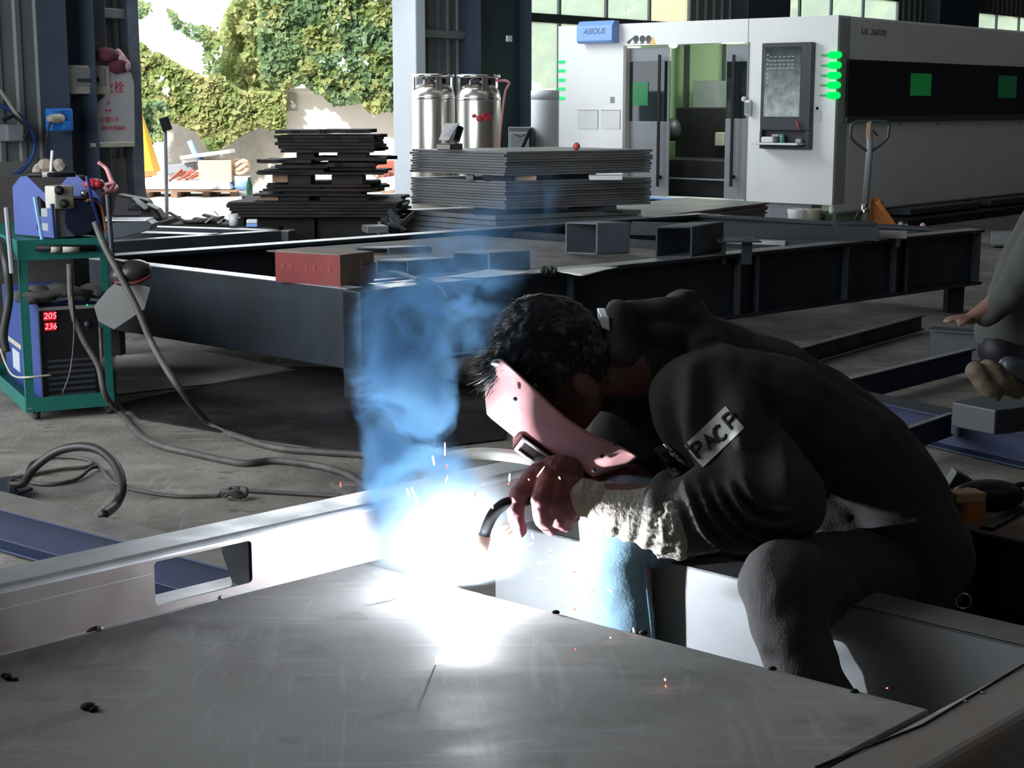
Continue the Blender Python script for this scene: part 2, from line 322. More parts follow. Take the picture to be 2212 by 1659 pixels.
# girts and columns
t = MB(); wbox(t, ws(196)[0], sL - .05, ws(220, 40)[1], ws(220, 18)[1], .02, .12); ob('trim_1', t, M_mgrey, kind='structure', bevel=.01)
t = MB(); wbox(t, s885, s990, ws(940, 83)[1], ws(940, 66)[1], .03, .15); ob('trim_2', t, M_wallp, kind='structure', bevel=.01)
def column(n, pxa, pxb, d, m, d0=.0):
    a, b = ws(pxa)[0], ws(pxb)[0]; c = MB(); k = .02
    wbox(c, a, b, 0, ZC, d0, d0 + k); wbox(c, a, a + k, 0, ZC, d0 + k, d0 + d - k) if 0 else None
    w = b - a; mid = (a + b) / 2
    wbox(c, a, b, 0, ZC, d0 + d - k, d0 + d); wbox(c, mid - .02, mid + .02, 0, ZC, d0 + k, d0 + d - k)
    ob('trim_%d' % n, c, m, kind='structure', bevel=.004)
def hcol(n, s0, w, d, m):                        # H column, flanges across the hall
    c = MB()
    wbox(c, s0, s0 + .02, 0, ZC, .02, d); wbox(c, s0 + w - .02, s0 + w, 0, ZC, .02, d); wbox(c, s0 + .02, s0 + w - .02, 0, ZC, d / 2 - .01, d / 2 + .01)
    ob('trim_%d' % n, c, m, kind='structure', bevel=.004)
hcol(3, ws(150)[0] - .36, .36, .55, M_navy)
t = MB(); wbox(t, ws(150)[0], ws(205)[0], 0, ZC, .02, .30); ob('trim_4', t, M_dgrey, kind='structure', bevel=.01)
t = MB(); wbox(t, sL - .16, sL, 0, zdoor, -.14, .16); ob('trim_5', t, mat('rusty_blue_jamb', (.10, .13, .17), .5, .2, .3, 6, .1, col2=(.22, .14, .09), amt=.38), kind='structure', bevel=.01)
t = MB(); wbox(t, sj, s885, 0, zdoor, -.14, .30); ob('trim_6', t, M_jamb, kind='structure', bevel=.015)
t = MB(); wbox(t, s990, s990 + .02, 0, ZC, .0, .42); wbox(t, s1105 - .1, s1105 - .08, 0, ZC, .0, .42); wbox(t, s990 + .02, s1105 - .1, 0, ZC, .18, .21); ob('trim_7', t, M_navy, kind='structure', bevel=.004)
s1570 = ws(1572)[0]
t = MB(); wbox(t, s1570, s1665 - .02, 0, ZC, .03, .35); ob('trim_8', t, M_navy, kind='structure', bevel=.01)
s1985 = ws(1984)[0]; t = MB(); wbox(t, s1985, s2070 - .02, 0, ZC, .03, .35); ob('trim_9', t, M_navy, kind='structure', bevel=.01)
M_pane = glassmat('dusty_window_glass', (.86, .92, .88), .42, (.72, .80, .68))
M_panecream = glassmat('cream_blind_glass', (.5, .48, .42), .75, (.85, .82, .66))
def window(n, s0, s1, z0, z1, bars, zbars, fr=.05, pane=None, creamfrom=None):
    f = MB(); wbox(f, s0, s1, z0, z0 + fr, -.08, .02); wbox(f, s0, s1, z1 - fr, z1, -.08, .02)
    wbox(f, s0, s0 + fr, z0 + fr, z1 - fr, -.08, .02); wbox(f, s1 - fr, s1, z0 + fr, z1 - fr, -.08, .02)
    w = ob('window_%d' % n, f, M_mgrey, kind='structure', bevel=.006)
    for zb, hh in zbars: ob('window_rail', wbox(MB(), s0 + fr, s1 - fr, zb - hh / 2, zb + hh / 2, -.06, .04), M_dgrey, w, bevel=.006)
    for b in bars: ob('mullion', wbox(MB(), b - .025, b + .025, z0 + fr, z1 - fr, -.06, .01), M_mgrey, w, bevel=.006)
    xs = [s0 + fr] + [b for b in bars] + [s1 - fr]
    zz = [z0 + fr] + [q[0] for q in zbars] + [z1 - fr]
    for i in range(len(xs) - 1):
        for k in range(len(zz) - 1):
            ob('pane', wbox(MB(), xs[i] + .012, xs[i + 1] - .012, zz[k] + .012, zz[k + 1] - .012, -.035, -.03), M_panecream if (creamfrom and xs[i] >= creamfrom - .01) else M_pane, w)
zt2 = ws(1110, 22)[1]
window(1, s1105, s1485, zs, zdoor, [ws(x)[0] for x in (1208, 1308, 1400)], [(zt, .13)], creamfrom=ws(1400)[0])
window(2, s1665, s1925, 2.6, zdoor, [ws(x)[0] for x in (1720, 1787, 1855)], [(3.55, .06)])
bs = []; x = 2098
while x < 2230: bs.append(ws(x)[0]); x += 46
k = s2070 + .05; bars = [ws(2088)[0], ws(2140)[0], ws(2188)[0]]; 
while bars[-1] < 31: bars.append(bars[-1] + 1.0)
window(3, s2070, 32.5, 2.75, zr, bars, [])
# the other sides of the hall
def hall(a, b): return J + U * a + N * b
def wallslab(name, p, q, z0, z1, th, m):
    d = (q - p).normalized(); n = V((d.y, -d.x, 0)) * th
    ob(name, MB().prism([p, q, q + n, p + n], Z * (z1 - z0)), m, kind='structure') if z0 == 0 else ob(name, MB().prism([v + Z * z0 for v in (p, q, q + n, p + n)], Z * (z1 - z0)), m, kind='structure')
wallslab('wall_front', hall(-16, 26), hall(34, 26), 0, ZC, .15, M_dgrey)
wallslab('wall_right', hall(34, 0), hall(34, 26), 0, ZC, .15, M_dgrey)
lw = MB()
for a, b, z0, z1 in ((0, 2, 0, ZC), (11, 26, 0, ZC), (2, 11, 6, ZC)):
    lw.prism([hall(-16, a) + Z * z0, hall(-16, b) + Z * z0, hall(-16.15, b) + Z * z0, hall(-16.15, a) + Z * z0], Z * (z1 - z0))
ob('wall_left', lw, M_wallp, kind='structure')
ob('trim_10', MB().prism([hall(-27, -1) + Z * 6.1, hall(-16.2, -1) + Z * 6.1, hall(-16.2, 15) + Z * 6.1, hall(-27, 15) + Z * 6.1], Z * .2), M_ceil, kind='structure')  # unseen canopy added to keep the sun off the hall floor
ob('ceiling', MB().prism([hall(-16, -.1) + Z * ZC, hall(34, -.1) + Z * ZC, hall(34, 26) + Z * ZC, hall(-16, 26) + Z * ZC], Z * .2), M_ceil, kind='structure')
# ================================================================ YARD
YW = 28.5
gw = MB(); a = py_(615, 300, YW); b = py_(1500, 300, YW + 1.0); ht = py_(650, 198, YW).z
gw.prism([(a.x, YW, 0), (b.x, YW + 1.2, 0), (b.x, YW + 1.5, 0), (a.x, YW + .3, 0)], Z * ht)
gw.prism([(a.x - .02, YW - .04, ht), (b.x, YW + 1.16, ht), (b.x, YW + 1.55, ht), (a.x - .02, YW + .34, ht)], Z * .06)
ob('yard_wall', gw, M_plaster, label='pale plastered yard wall beyond the big doorway', cat='wall')
gw = MB(); c = py_(200, 300, YW + .5); gw.prism([(c.x, YW + .9, 0), (a.x, YW + .3, 0), (a.x, YW + .6, 0), (c.x, YW + 1.2, 0)], Z * (ht - .15))
ob('yard_wall', gw, M_conc, label='weathered grey retaining wall under the hanging ivy', cat='wall')
eb = MB(); p = py_(630, 222, YW - .05); eb.box((p.x, p.y, p.z), (.20, .08, .30)); e = ob('meter_box', eb, M_beige, bevel=.01, label='small beige meter box at the top of the pale yard wall', cat='box')
ob('dial', MB().lathe([(.05, 0), (.05, .02), (.03, .03)], (p.x + .03, p.y - .04, p.z - .04), (0, -1, 0), 12), M_wht, e)
def inpoly(x, y, P):
    r = False; j = len(P) - 1
    for i in range(len(P)):
        if (P[i][1] > y) != (P[j][1] > y) and x < (P[j][0] - P[i][0]) * (y - P[i][1]) / (P[j][1] - P[i][1]) + P[i][0]: r = not r
        j = i
    return r
def leaves(poly, Y0, Y1, n, size, mb=None, nm=2):
    mb = mb or MB(); xs = [p[0] for p in poly]; ys = [p[1] for p in poly]; c = 0
    vs = []; fs = []; ms = []
    while c < n:
        x = random.uniform(min(xs), max(xs)); y = random.uniform(min(ys), max(ys))
        if not inpoly(x, y, poly): continue
        g = noise.noise(V((x / 38, y / 38, 3.1)))
        if g < -.28 and random.random() < .8: continue
        c += 1; d = random.random(); p = py_(x, y, Y0 + (Y1 - Y0) * (d * .9 + .5 * g))
        s = size * random.uniform(.6, 1.3); a = random.uniform(0, 2 * pi)
        n_ = V((random.gauss(0, .6), -1, random.gauss(.5, .6))).normalized(); e1 = n_.orthogonal().normalized(); e2 = n_.cross(e1)
        ax = e1 * cos(a) + e2 * sin(a); ay = n_.cross(ax); i = len(vs)
        vs += [p - ax * s * .5, p + ay * s * .36 - ax * s * .1 + n_ * .1 * s, p + ax * s * .55, p - ay * s * .36 - ax * s * .1 + n_ * .1 * s]
        fs += [(i, i + 1, i + 2), (i, i + 2, i + 3)]; k = 0 if noise.noise(V((x / 60, y / 60, 9))) + random.uniform(-.3, .3) < .12 else 1
        ms += [k % nm, k % nm]
    b = len(mb.v); mb.v += vs; mb.f += [[b + i for i in f] for f in fs]; mb.m += ms; return mb
def plant(name, label, cat, poly, Y0, Y1, n, size, trunk, mats):
    r = py_(trunk[0][0], trunk[0][1], trunk[0][2]); t = thing(name, label, cat, (r.x, r.y, 0))
    f = ob('foliage', leaves(poly, Y0, Y1, n, size), mats, t, kind='stuff')
    for tr in (trunk,):
        pts = [V((r.x, r.y, 0))] + [py_(a, b_, c) for a, b_, c in tr]; ob('trunk', MB().tube(smooth_path(pts, 3), [.16 - .12 * i / (3 * (len(pts) - 1)) for i in range(3 * (len(pts) - 1) + 1)], 8), M_bark, t, smooth=True)
    return t
plant('ivy', 'yellow-green ivy draped over the grey retaining wall', 'ivy', [(270, 90), (310, 98), (352, 122), (400, 150), (440, 170), (470, 160), (520, 200), (616, 200), (616, 296), (560, 268), (520, 292), (478, 320), (455, 325), (430, 285), (380, 262), (330, 262), (270, 300)], YW - .42, YW - .12, 5200, .13, ((300, 330, YW + 1.3), (420, 240, YW + 1.2)), [M_ivy, M_leaf])
plant('shrub', 'dark green shrub at the foot of the ivy beside the yellow hopper', 'shrub', [(296, 215), (350, 222), (372, 250), (350, 300), (300, 320)], YW - 1.9, YW - 1.2, 900, .12, ((310, 330, YW - .9), (330, 260, YW - .9)), [M_leaf2, M_leaf])
plant('tree', 'bushy yellow-green tree rising behind the ivy hedge', 'tree', [(462, 170), (470, 100), (486, 40), (520, -30), (700, -40), (690, 120), (640, 185), (560, 205), (500, 205)], YW + .8, YW + 2.6, 6200, .15, ((560, 300, YW + 1.6), (570, 120, YW + 1.6), (600, 40, YW + 1.8)), [M_leaf, M_ivy])
plant('tree', 'darker green tree overhanging the pale yard wall by the door jamb', 'tree', [(560, -30), (900, -40), (900, 190), (850, 236), (806, 246), (770, 222), (720, 226), (690, 205), (652, 178), (600, 196), (560, 150)], YW - .48, YW - .10, 7600, .13, ((900, 300, YW + 1.6), (800, 120, YW + 1.2), (700, 60, YW + 1.0)), [M_leaf2, M_leaf])
plant('tree', 'leafy tree outside the tall window beside the white tank', 'tree', [(1095, -40), (1500, -50), (1500, 60), (1260, 190), (1175, 190), (1125, 150)], 30.5, 33, 4200, .2, ((1180, 300, 31.5), (1190, 120, 31.5), (1300, 20, 32)), [M_leaf2, M_leaf])
plant('tree', 'row tree outside the high windows above the laser cutting machine', 'tree', [(1640, -60), (1950, -60), (1950, 90), (1640, 60)], 36, 38, 2600, .28, ((1800, 300, 37), (1800, 60, 37)), [M_leaf, M_ivy])
plant('tree', 'row tree outside the far right windows above the laser cutting machine', 'tree', [(1990, -20), (2320, -20), (2320, 120), (1990, 100)], 42, 44, 2600, .3, ((2120, 300, 43), (2120, 60, 43)), [M_leaf, M_ivy])
# bare twigs against the sky
tw = MB()
for pts in (((286, 10), (305, 22), (318, 14), (330, 26)), ((360, 18), (378, 52), (398, 62), (440, 84), (462, 70)), ((398, 62), (425, 60), (450, 110), (452, 150)), ((286, 44), (308, 34), (322, 22))):
    tw.tube([py_(a, b, YW + .3) for a, b in pts], .012, 5)
twl = thing('vine', 'thin bare vine twig hanging across the white sky', 'vine', tuple(py_(286, 10, YW + .3)))
ob('stem', tw, M_bark, twl)
ob('foliage', leaves([(286, 0), (330, 10), (320, 30), (286, 50)], YW, YW + .4, 60, .12, leaves([(360, 14), (400, 50), (470, 60), (475, 160), (440, 160), (440, 96), (370, 60)], YW, YW + .4, 260, .12)), [M_leaf2, M_leaf], twl, kind='stuff')
# clutter in the yard ------------------------------------------------------
def P0(px, py): return pz(px, py, 0)
yh = thing('hopper', 'tall tapering yellow hopper standing outside the left jamb', 'hopper', tuple(P0(312, 440)))
Yh = P0(312, 440).y
ap = py_(289, 222, Yh); bl = py_(286, 372, Yh); br = py_(332, 372, Yh)
ob('cone', MB().add([ap, py_(300, 222, Yh + .05), bl, br, br + V((0, .5, 0)), bl + V((0, .5, 0))], [(0, 2, 3, 1), (1, 3, 4), (0, 1, 4, 5), (0, 5, 2), (2, 5, 4, 3)]), M_yel, yh)
ob('rim', MB().hexa([py_(286, 388, Yh - .02), py_(340, 378, Yh - .02), py_(340, 378, Yh + .5), py_(286, 388, Yh + .5), py_(286, 372, Yh - .02), py_(336, 366, Yh - .02), py_(336, 366, Yh + .5), py_(286, 372, Yh + .5)]), M_orange, yh, bevel=.01)
ob('leg', MB().tube([py_(307, 385, Yh), P0(317, 440)], .03, 6), M_rubber, yh)
ob('leg', MB().tube([py_(292, 388, Yh + .4), V((P0(290, 440).x, Yh + .4, 0))], .03, 6), M_rubber, yh)
fl = thing('floodlight', 'black square floodlight on a thin upright pole in the doorway', 'lamp', tuple(P0(361, 486))); Yf = P0(361, 486).y
ob('pole', MB().tube([P0(361, 486), py_(357, 284, Yf)], .024, 8), M_mgrey, fl, smooth=True)
ob('base', MB().box(tuple(P0(361, 486) + V((0, 0, .02))), (.3, .3, .04)), M_dgrey, fl, bevel=.005)
c = py_(358, 268, Yf); ob('lamp_head', MB().box(c, (.12, .07, .17), Matrix.Rotation(-.28, 3, 'Y')), M_black, fl, bevel=.01)
pal = thing('pallet', 'low wooden pallet under the wrapped white sheets in the yard', 'pallet', tuple(P0(410, 428))); Yp = P0(410, 428).y
A = P0(300, 432); B = P0(508, 427)
for k in range(7):
    f0 = k / 6; ob('slat', MB().box(A.lerp(B, .5) + V((0, .12 + f0 * 1.0, .115)), ((B - A).length, .09, .02)), M_brown, pal)
for k in range(4): ob('bearer', MB().box(A.lerp(B, (.03, .35, .68, .97)[k]) + V((0, .62, .052)), (.10, 1.1, .10)), M_brown, pal)
sk = MB(); A2 = py_(292, 420, Yp + .1); B2 = py_(500, 414, Yp + .1); zt_ = py_(400, 388, Yp).z
sk.hexa([(A2.x, Yp + .08, .13), (B2.x, Yp + .08, .13), (B2.x, Yp + 1.05, .13), (A2.x, Yp + 1.05, .13), (A2.x, Yp + .12, zt_), (B2.x - .05, Yp + .12, zt_ - .06), (B2.x - .05, Yp + 1.0, zt_ - .05), (A2.x, Yp + 1.0, zt_)])
ob('wrapped_sheets', sk, mat('plastic_wrap', (.55, .58, .62), .35, 0, .08, 6, .3), bevel=.03, label='long pack of sheets in white plastic wrap on the yard pallet', cat='package')
def ybox(name, x0, x1, y0, y1, Y, dep, m, label, cat, bev=.01, tilt=0):
    a = py_(x0, y1, Y); b = py_(x1, y0, Y); c = (a + b) / 2 + V((0, dep / 2, 0))
    return ob(name, MB().box(c, (abs(b.x - a.x), dep, abs(b.z - a.z)), Matrix.Rotation(tilt, 3, 'Y')), m, bevel=bev, label=label, cat=cat)
ybox('carton', 430, 499, 346, 394, Yp + .3, .5, mat('yard_carton', (.50, .38, .27), .85, 0, .08, 6), 'large tan cardboard carton on the wrapped sheets in the yard', 'box')
ybox('foam_board', 388, 497, 330, 338, Yp + .3, .5, M_wht, 'white foam board lying tilted on the tan carton', 'board', tilt=-.13)
ybox('foam_board', 392, 470, 341, 347, Yp + .5, .5, M_wht, 'thin white board slipping under the tilted foam board', 'board', tilt=-.15)
ybox('steel_trough', 362, 420, 354, 372, Yp + .6, .3, M_mgrey, 'grey steel trough leaning left of the tan carton', 'trough', tilt=-.12)
rd = thing('scrap_bundle', 'bundle of rusty red steel strips lying on the wrapped sheets', 'scrap', tuple(py_(400, 386, Yp + .2)))
for k in range(9):
    xx = 365 + k * 6; ob('strip', MB().tube([py_(xx, 390 - (k % 3) * 4, Yp + .1 + k * .04), py_(xx + 28, 366 + (k % 4) * 4, Yp + .3 + k * .03)], .022, 4), mat('red_scrap', (.40, .12, .08), .7, 0, .3, 9) if k == 0 else bpy.data.materials['red_scrap'], rd)
ob('blue_tube', MB().tube([py_(409, 304, Yp + .5), py_(420, 330, Yp + .5), py_(436, 350, Yp + .5)], [.045, .045, .05], 10), M_lblue, smooth=True, label='pale blue tube sticking out above the tan carton', cat='tube')
bk = thing('bucket', 'round white plastic bucket on the wrapped sheets beside the tan carton', 'bucket', tuple(P0(521, 424))); c = P0(521, 424)
ob('body', MB().lathe([(.14, .0), (.165, .34), (.155, .34), (.13, .02)], c, Z, 16), M_wht, bk, smooth=True)
ob('label_band', MB().lathe([(.156, .1), (.166, .26), (.167, .26), (.158, .1)], c, Z, 16), M_lblue, bk, smooth=True)
bg = MB(); 
for k in range(3): bg.tube([c + V((.13 * cos(w) , .1 * sin(w), .42 + .06 * k + .05 * cos(2 * w + k))) for w in [2 * pi * i / 12 for i in range(13)]], .035, 6)
ob('woven_sack', bg, mat('woven_sack', (.62, .45, .30), .9, 0, .15, 9), smooth=True, label='crumpled woven sack heaped on the white bucket', cat='sack')
tp = MB(); a = py_(525, 444, 21.5); 
g = [[None] * 7 for _ in range(6)]
for i in range(6):
    for j in range(7): g[i][j] = P0(520, 448) + V((j * .11, i * .12, .02 + max(0, 1 - abs(i - 2.5) / 2.6) * max(0, 1 - abs(j - 3) / 3.4) * .26 + random.uniform(0, .03)))
tp.add([p for r in g for p in r], [(i * 7 + j, i * 7 + j + 1, (i + 1) * 7 + j + 1, (i + 1) * 7 + j) for i in range(5) for j in range(6)])
ob('tarpaulin', tp, M_lblue, smooth=True, label='crumpled light blue plastic sheet on the yard floor', cat='sheet')
ob('bottle', MB().lathe([(.04, 0), (.045, .12), (.03, .17), (.018, .2), (.018, .23)], py_(539, 421, 20.6), Z, 10), mat('green_bottle', (.01, .12, .06), .3, 0, 0), smooth=True, label='dark green plastic bottle on the blue sheet', cat='bottle')
wc = thing('wheelbarrow', 'rust-red wheelbarrow parked outside beside the door jamb', 'wheelbarrow', tuple(P0(838, 418))); Yc = P0(838, 418).y
ob('tray', MB().hexa([py_(815, 385, Yc), py_(872, 378, Yc), py_(872, 378, Yc + .6), py_(815, 385, Yc + .6), py_(808, 346, Yc - .1), py_(880, 346, Yc - .1), py_(880, 346, Yc + .7), py_(808, 346, Yc + .7)]), mat('red_tray', (.36, .10, .07), .6, 0, .2, 6), wc, bevel=.02)
w = MB(); cc = py_(838, 392, Yc - .12); rr = .19
w.tube([cc + V((rr * cos(t_), 0, rr * sin(t_))) for t_ in [2 * pi * i / 20 for i in range(21)]], .022, 6)
ob('wheel', w, M_brown, wc, smooth=True)
w = MB()
for i in range(8): t_ = pi * i / 4; w.tube([cc, cc + V((rr * cos(t_), 0, rr * sin(t_)))], .006, 4)
ob('spoke', w, M_mgrey, wc, kind='stuff')
sb = MB(); c = py_(800, 392, Yc); sb.ell(c, (.13, .12, .15), n=12); sb.ell(c + V((.03, -.03, .12)), (.06, .06, .07), n=8)
ob('plastic_bag', sb, M_wht, smooth=True, label='white plastic bag slumped between the plate pile and the wheelbarrow', cat='bag')
# ================================================================ FITTINGS ON THE YARD WALL (left of the door)
def wpp(px, py, d=0): p = ppl(px, py, J + N * d, N); return p
def wslab(x0, x1, y0, y1, d0, d1, mb=None):       # box on the wall by its picture corners, measured on the front plane
    mb = mb or MB(); a = wpp(x0, y1, d1); b = wpp(x1, y0, d1); s0 = (a - J).dot(U); s1 = (b - J).dot(U); return wbox(mb, s0, s1, a.z, b.z, d0, d1)
eb = thing('breaker_box', 'white wall-mounted breaker box with a flip cover on the dark column', 'electrical box', tuple(wpp(190, 172, .45)))
ob('housing', wslab(150, 237, 142, 203, .31, .45), M_beige, eb, bevel=.012)
ob('cover', wslab(165, 226, 148, 185, .452, .47), M_mgrey, eb, bevel=.006)
ob('breaker', wslab(168, 200, 170, 177, .472, .485), M_dgrey, eb); ob('breaker', wslab(204, 214, 166, 177, .472, .49), M_black, eb)
bs_ = thing('socket_box', 'blue industrial socket box with a plugged-in beige connector', 'socket', tuple(wpp(135, 258, .7)))
ob('housing', wslab(112, 158, 234, 284, .56, .68), mat('socket_blue', (.02, .16, .55), .4, 0, .1, 8), bs_, bevel=.02)
ob('socket_lid', wslab(116, 133, 238, 256, .685, .71), bpy.data.materials['socket_blue'], bs_, bevel=.01)
ob('socket_lid', wslab(138, 155, 262, 280, .685, .71), bpy.data.materials['socket_blue'], bs_, bevel=.01)
p = wpp(124, 256, .70); ob('plug', MB().lathe([(.05, -.06), (.055, .0), (.045, .10), (.03, .14)], p, -U + N * .3, 12), M_beige, bs_, smooth=True)
ob('cable', MB().tube(smooth_path([wpp(112, 258, .74), wpp(103, 285, .75), wpp(98, 330, .7), wpp(96, 390, .65)]), .012, 6), M_blackc, smooth=True, label='thin black cable hanging from the blue socket box', cat='cable')
ob('cable', MB().tube(smooth_path([wpp(155, 205, .45), wpp(146, 222, .5), wpp(150, 240, .62)]), .01, 6), M_blackc, smooth=True, label='short cable between the white breaker box and the blue socket box', cat='cable')
sg = thing('notice_board', 'white board with red fire hydrant lettering hung by the door jamb', 'sign', tuple(wpp(250, 318, .5)))
sgm = frame(wpp(250, 220, .42), U, Z); sgi = sgm.inverted()
def s2(px, py, d=.42): q = sgi @ ppl(px, py, J + N * d, N); return (q.x, q.y)
outl = [s2(*p) for p in ((206, 303), (205, 235), (212, 220), (226, 208), (226, 165), (232, 155), (246, 150), (272, 150), (282, 158), (288, 180), (290, 316), (209, 316))]
ob('board', curve_plate([outl], .025, sgm @ Matrix.Translation((0, 0, 0)), WM[sg.name].inverted(), 'board'), mat('dull_white_board', (.33, .33, .35), .6, 0, .06, 8), sg)
M_sred = mat('sign_red', (.45, .02, .05), .6, 0, 0)
def stext(body, px, py, hpx, nm='lettering'):
    c = wpp(px, py, .436); h = (wpp(px, py - hpx / 2, .436) - wpp(px, py + hpx / 2, .436)).length
    return text(body, sg, M_sred, h * 1.05, frame(c, U, Z), nm, .001)
stext('火栓', 246, 190, 26); stext('火警119', 236, 259, 13); stext('消防专用器材', 245, 277, 10); stext('V', 234, 223, 13); stext('■ ■', 234, 239, 7)
ob('ledge', wslab(208, 292, 306, 319, .40, .52), M_beige, sg, bevel=.01)
gl = thing('work_gloves', 'dark red and pink work gloves draped on top of the white notice board', 'gloves', tuple(wpp(262, 152, .45)))
g1 = MB(); g1.ell(wpp(228, 118, .46), (.14, .1, .08), n=12); g1.ell(wpp(252, 135, .46), (.12, .09, .13), Matrix.Rotation(.6, 3, 'Y'), n=12); g1.chain([wpp(245, 125, .46), wpp(262, 145, .48), wpp(268, 152, .48)], [.07, .05, .03]); ob('glove', g1, mat('maroon_cloth', (.08, .015, .03), .9, 0, .2, 9), gl, smooth=True)
g2 = MB(); g2.chain([wpp(255, 113, .5), wpp(260, 124, .52), wpp(272, 140, .52), wpp(276, 146, .52)], [.04, .05, .05, .03]); ob('glove', g2, mat('pink_cloth', (.5, .3, .33), .9, 0, .1, 9), gl, smooth=True)
lb = thing('wall_bracket', 'pale hose reel box held by tilted struts on the left wall', 'bracket', tuple(wpp(35, 290, .3)))
ob('box', wslab(16, 52, 268, 306, .06, .3), M_mgrey, lb, bevel=.02)
ob('strut', MB().tube([wpp(0, 195, .35), wpp(50, 268, .32)], .02, 6), M_beige, lb); ob('strut', MB().tube([wpp(6, 260, .35), wpp(30, 250, .33), wpp(62, 278, .4), wpp(52, 300, .4)], .02, 6), M_rust, lb)
cc = wpp(-40, 310, .2); ob('hose', MB().tube([cc + U * (.62 * cos(t_)) + Z * (.42 * sin(t_)) + N * .02 * k for k in (0, 1) for t_ in [2 * pi * i / 24 for i in range(25)]], .02, 6), mat('blue_hose', (.03, .07, .22), .5, 0, .1, 8), smooth=True, label='coiled blue hose hanging at the far left wall', cat='hose')
# light switch on column, small
ob('wall_switch', wslab(1096, 1107, 77, 90, .42, .45), M_wht, bevel=.006, label='small white switch on the navy column beside the window', cat='switch')
# ================================================================ LASER CUTTING MACHINE
K = pz(1795, 500, 0)
mc = thing('laser_cutting_machine', 'huge white enclosed laser cutting machine with sliding door and dark window band', 'machine', tuple(K), AU)
def fr(px, py, d=0): p = ppl(px, py, K - U * d, U); return -(p - K).dot(N), p.z     # front face: (y, z)
def sd(px, py, d=0): p = ppl(px, py, K + N * d, N); return (p - K).dot(U), p.z      # long side: (x, z)
HT = fr(1798, 33)[1]; YL = fr(1206, 150)[0]; zb = fr(1790, 443)[1]
yd0 = fr(1611, 300)[0]; yd1 = fr(1352, 300)[0]; zd1 = fr(1480, 95)[1]; zd0 = fr(1480, 428)[1]
XL = 9.0
def lm(*a, m=0): return MB().mm(*a, m)
b = MB(); b.mm(0, .3, 0, yd0, zb, HT); b.mm(0, .3, yd1, YL, zb, HT); b.mm(0, .3, yd0, yd1, zd1, HT); b.mm(0, .3, yd0, yd1, zb - .02, zd0)
ob('front_panel', b, M_white, mc, local=True)
zs2 = sd(2000, 442)[1]
ob('side_panel', lm(.02, XL, 0, .06, zs2, HT), M_white, mc, local=True, bevel=.03)
ob('corner_post', MB().prism([V((0 + .05 * (1 - cos(a)), .05 * (1 - sin(a)), zb)) for a in [pi / 2 * i / 5 for i in range(6)]] + [V((.05, .30, zb)), V((.3, .3, zb))][::1], (0, 0, HT - zb)), M_white, mc, local=True) if 0 else None
ob('roof_panel', lm(.3, XL, .06, YL, HT - .05, HT), M_white, mc, local=True)
ob('back_panel', lm(3.4, XL, YL - .06, YL, .3, HT - .05), M_white, mc, local=True)
b = MB(); b.mm(.04, .3, .3, yd0 - .1, 0, zb); b.mm(.04, .3, yd1, YL - .2, 0, zb); b.mm(.3, XL, .25, YL - .2, 0, .22); ob('plinth', b, M_mgrey, mc, local=True, bevel=.01)
ob('door_sill', lm(-.02, .3, yd0, yd1, zb - .03, zb), M_lblue, mc, local=True, bevel=.01)
# chamber seen through the door
M_cham = mat('chamber_green_panel', (.42, .56, .38), .5, 0, .05, 2)
yq = lambda px, d: fr(px, 300, -d)[0]
XB = 2.6
b = MB(); b.mm(XB, XB + .05, .1, YL - .1, .1, HT - .06); b.mm(.32, XB, YL - .2, YL - .15, .1, HT - .06); b.mm(.32, XB, .12, .16, .1, HT - .06); ob('chamber_wall', b, M_cham, mc, local=True)
for pxa, pxb, d, m_, nm in ((1474, 1482, 2.2, M_dgrey, 'rail_post'), (1556, 1560, 2.3, M_dgrey, 'rail_post')):
    ob(nm, lm(d, d + .06, yq(pxb, d), yq(pxa, d), .2, HT - .06), m_, mc, local=True)
za = fr(1500, 175, -2.1)[1]; zc = fr(1500, 232, -1.6)[1]
ob('tool_cabinet', lm(2.1, 2.3, yq(1549, 2.1), yq(1495, 2.1), .3, za), M_mgrey, mc, local=True, bevel=.01)
ob('gantry', lm(1.5, 2.1, yq(1572, 1.5), yq(1458, 1.5), .2, zc), M_black, mc, local=True, bevel=.02)
ob('gantry_head', MB().ell((1.3, yq(1452, 1.3), fr(1452, 280, -1.3)[1]), (.14, .12, .16), n=12), M_dgrey, mc, local=True, smooth=True)
ob('cutting_bed', lm(.5, 1.5, yd0 - .2, yd1 + .5, .15, fr(1500, 345, -.6)[1]), M_black, mc, local=True, bevel=.01)
ob('bed_edge', lm(.40, .48, yd0 - .2, yd1 + .5, fr(1500, 385, -.4)[1] - .02, fr(1500, 385, -.4)[1]), M_mgrey, mc, local=True)
y0 = yq(1562, .8); ob('gauge_box', lm(1.3, 1.46, yq(1563, 1.3), yq(1544, 1.3), fr(1550, 315, -1.3)[1], fr(1550, 286, -1.3)[1]), M_beige, mc, local=True, bevel=.01)
ya, za_ = fr(1453, 99, -.15); ob('chamber_lamp', MB().ell((.16, ya, za_ - .0), (.05, .06, .03), n=10), emis('lamp_white', (1, 1, 1), 8), mc, local=True, smooth=True)
l = bpy.data.lights.new('chamber_light', 'POINT'); l.energy = 70; l.color = (.92, 1, .85); l.shadow_soft_size = .15
lo = bpy.data.objects.new('chamber_light', l); COL.objects.link(lo); lo.location = K + U * 1.1 - N * ((yd0 + yd1) / 2) + Z * (HT - .3)
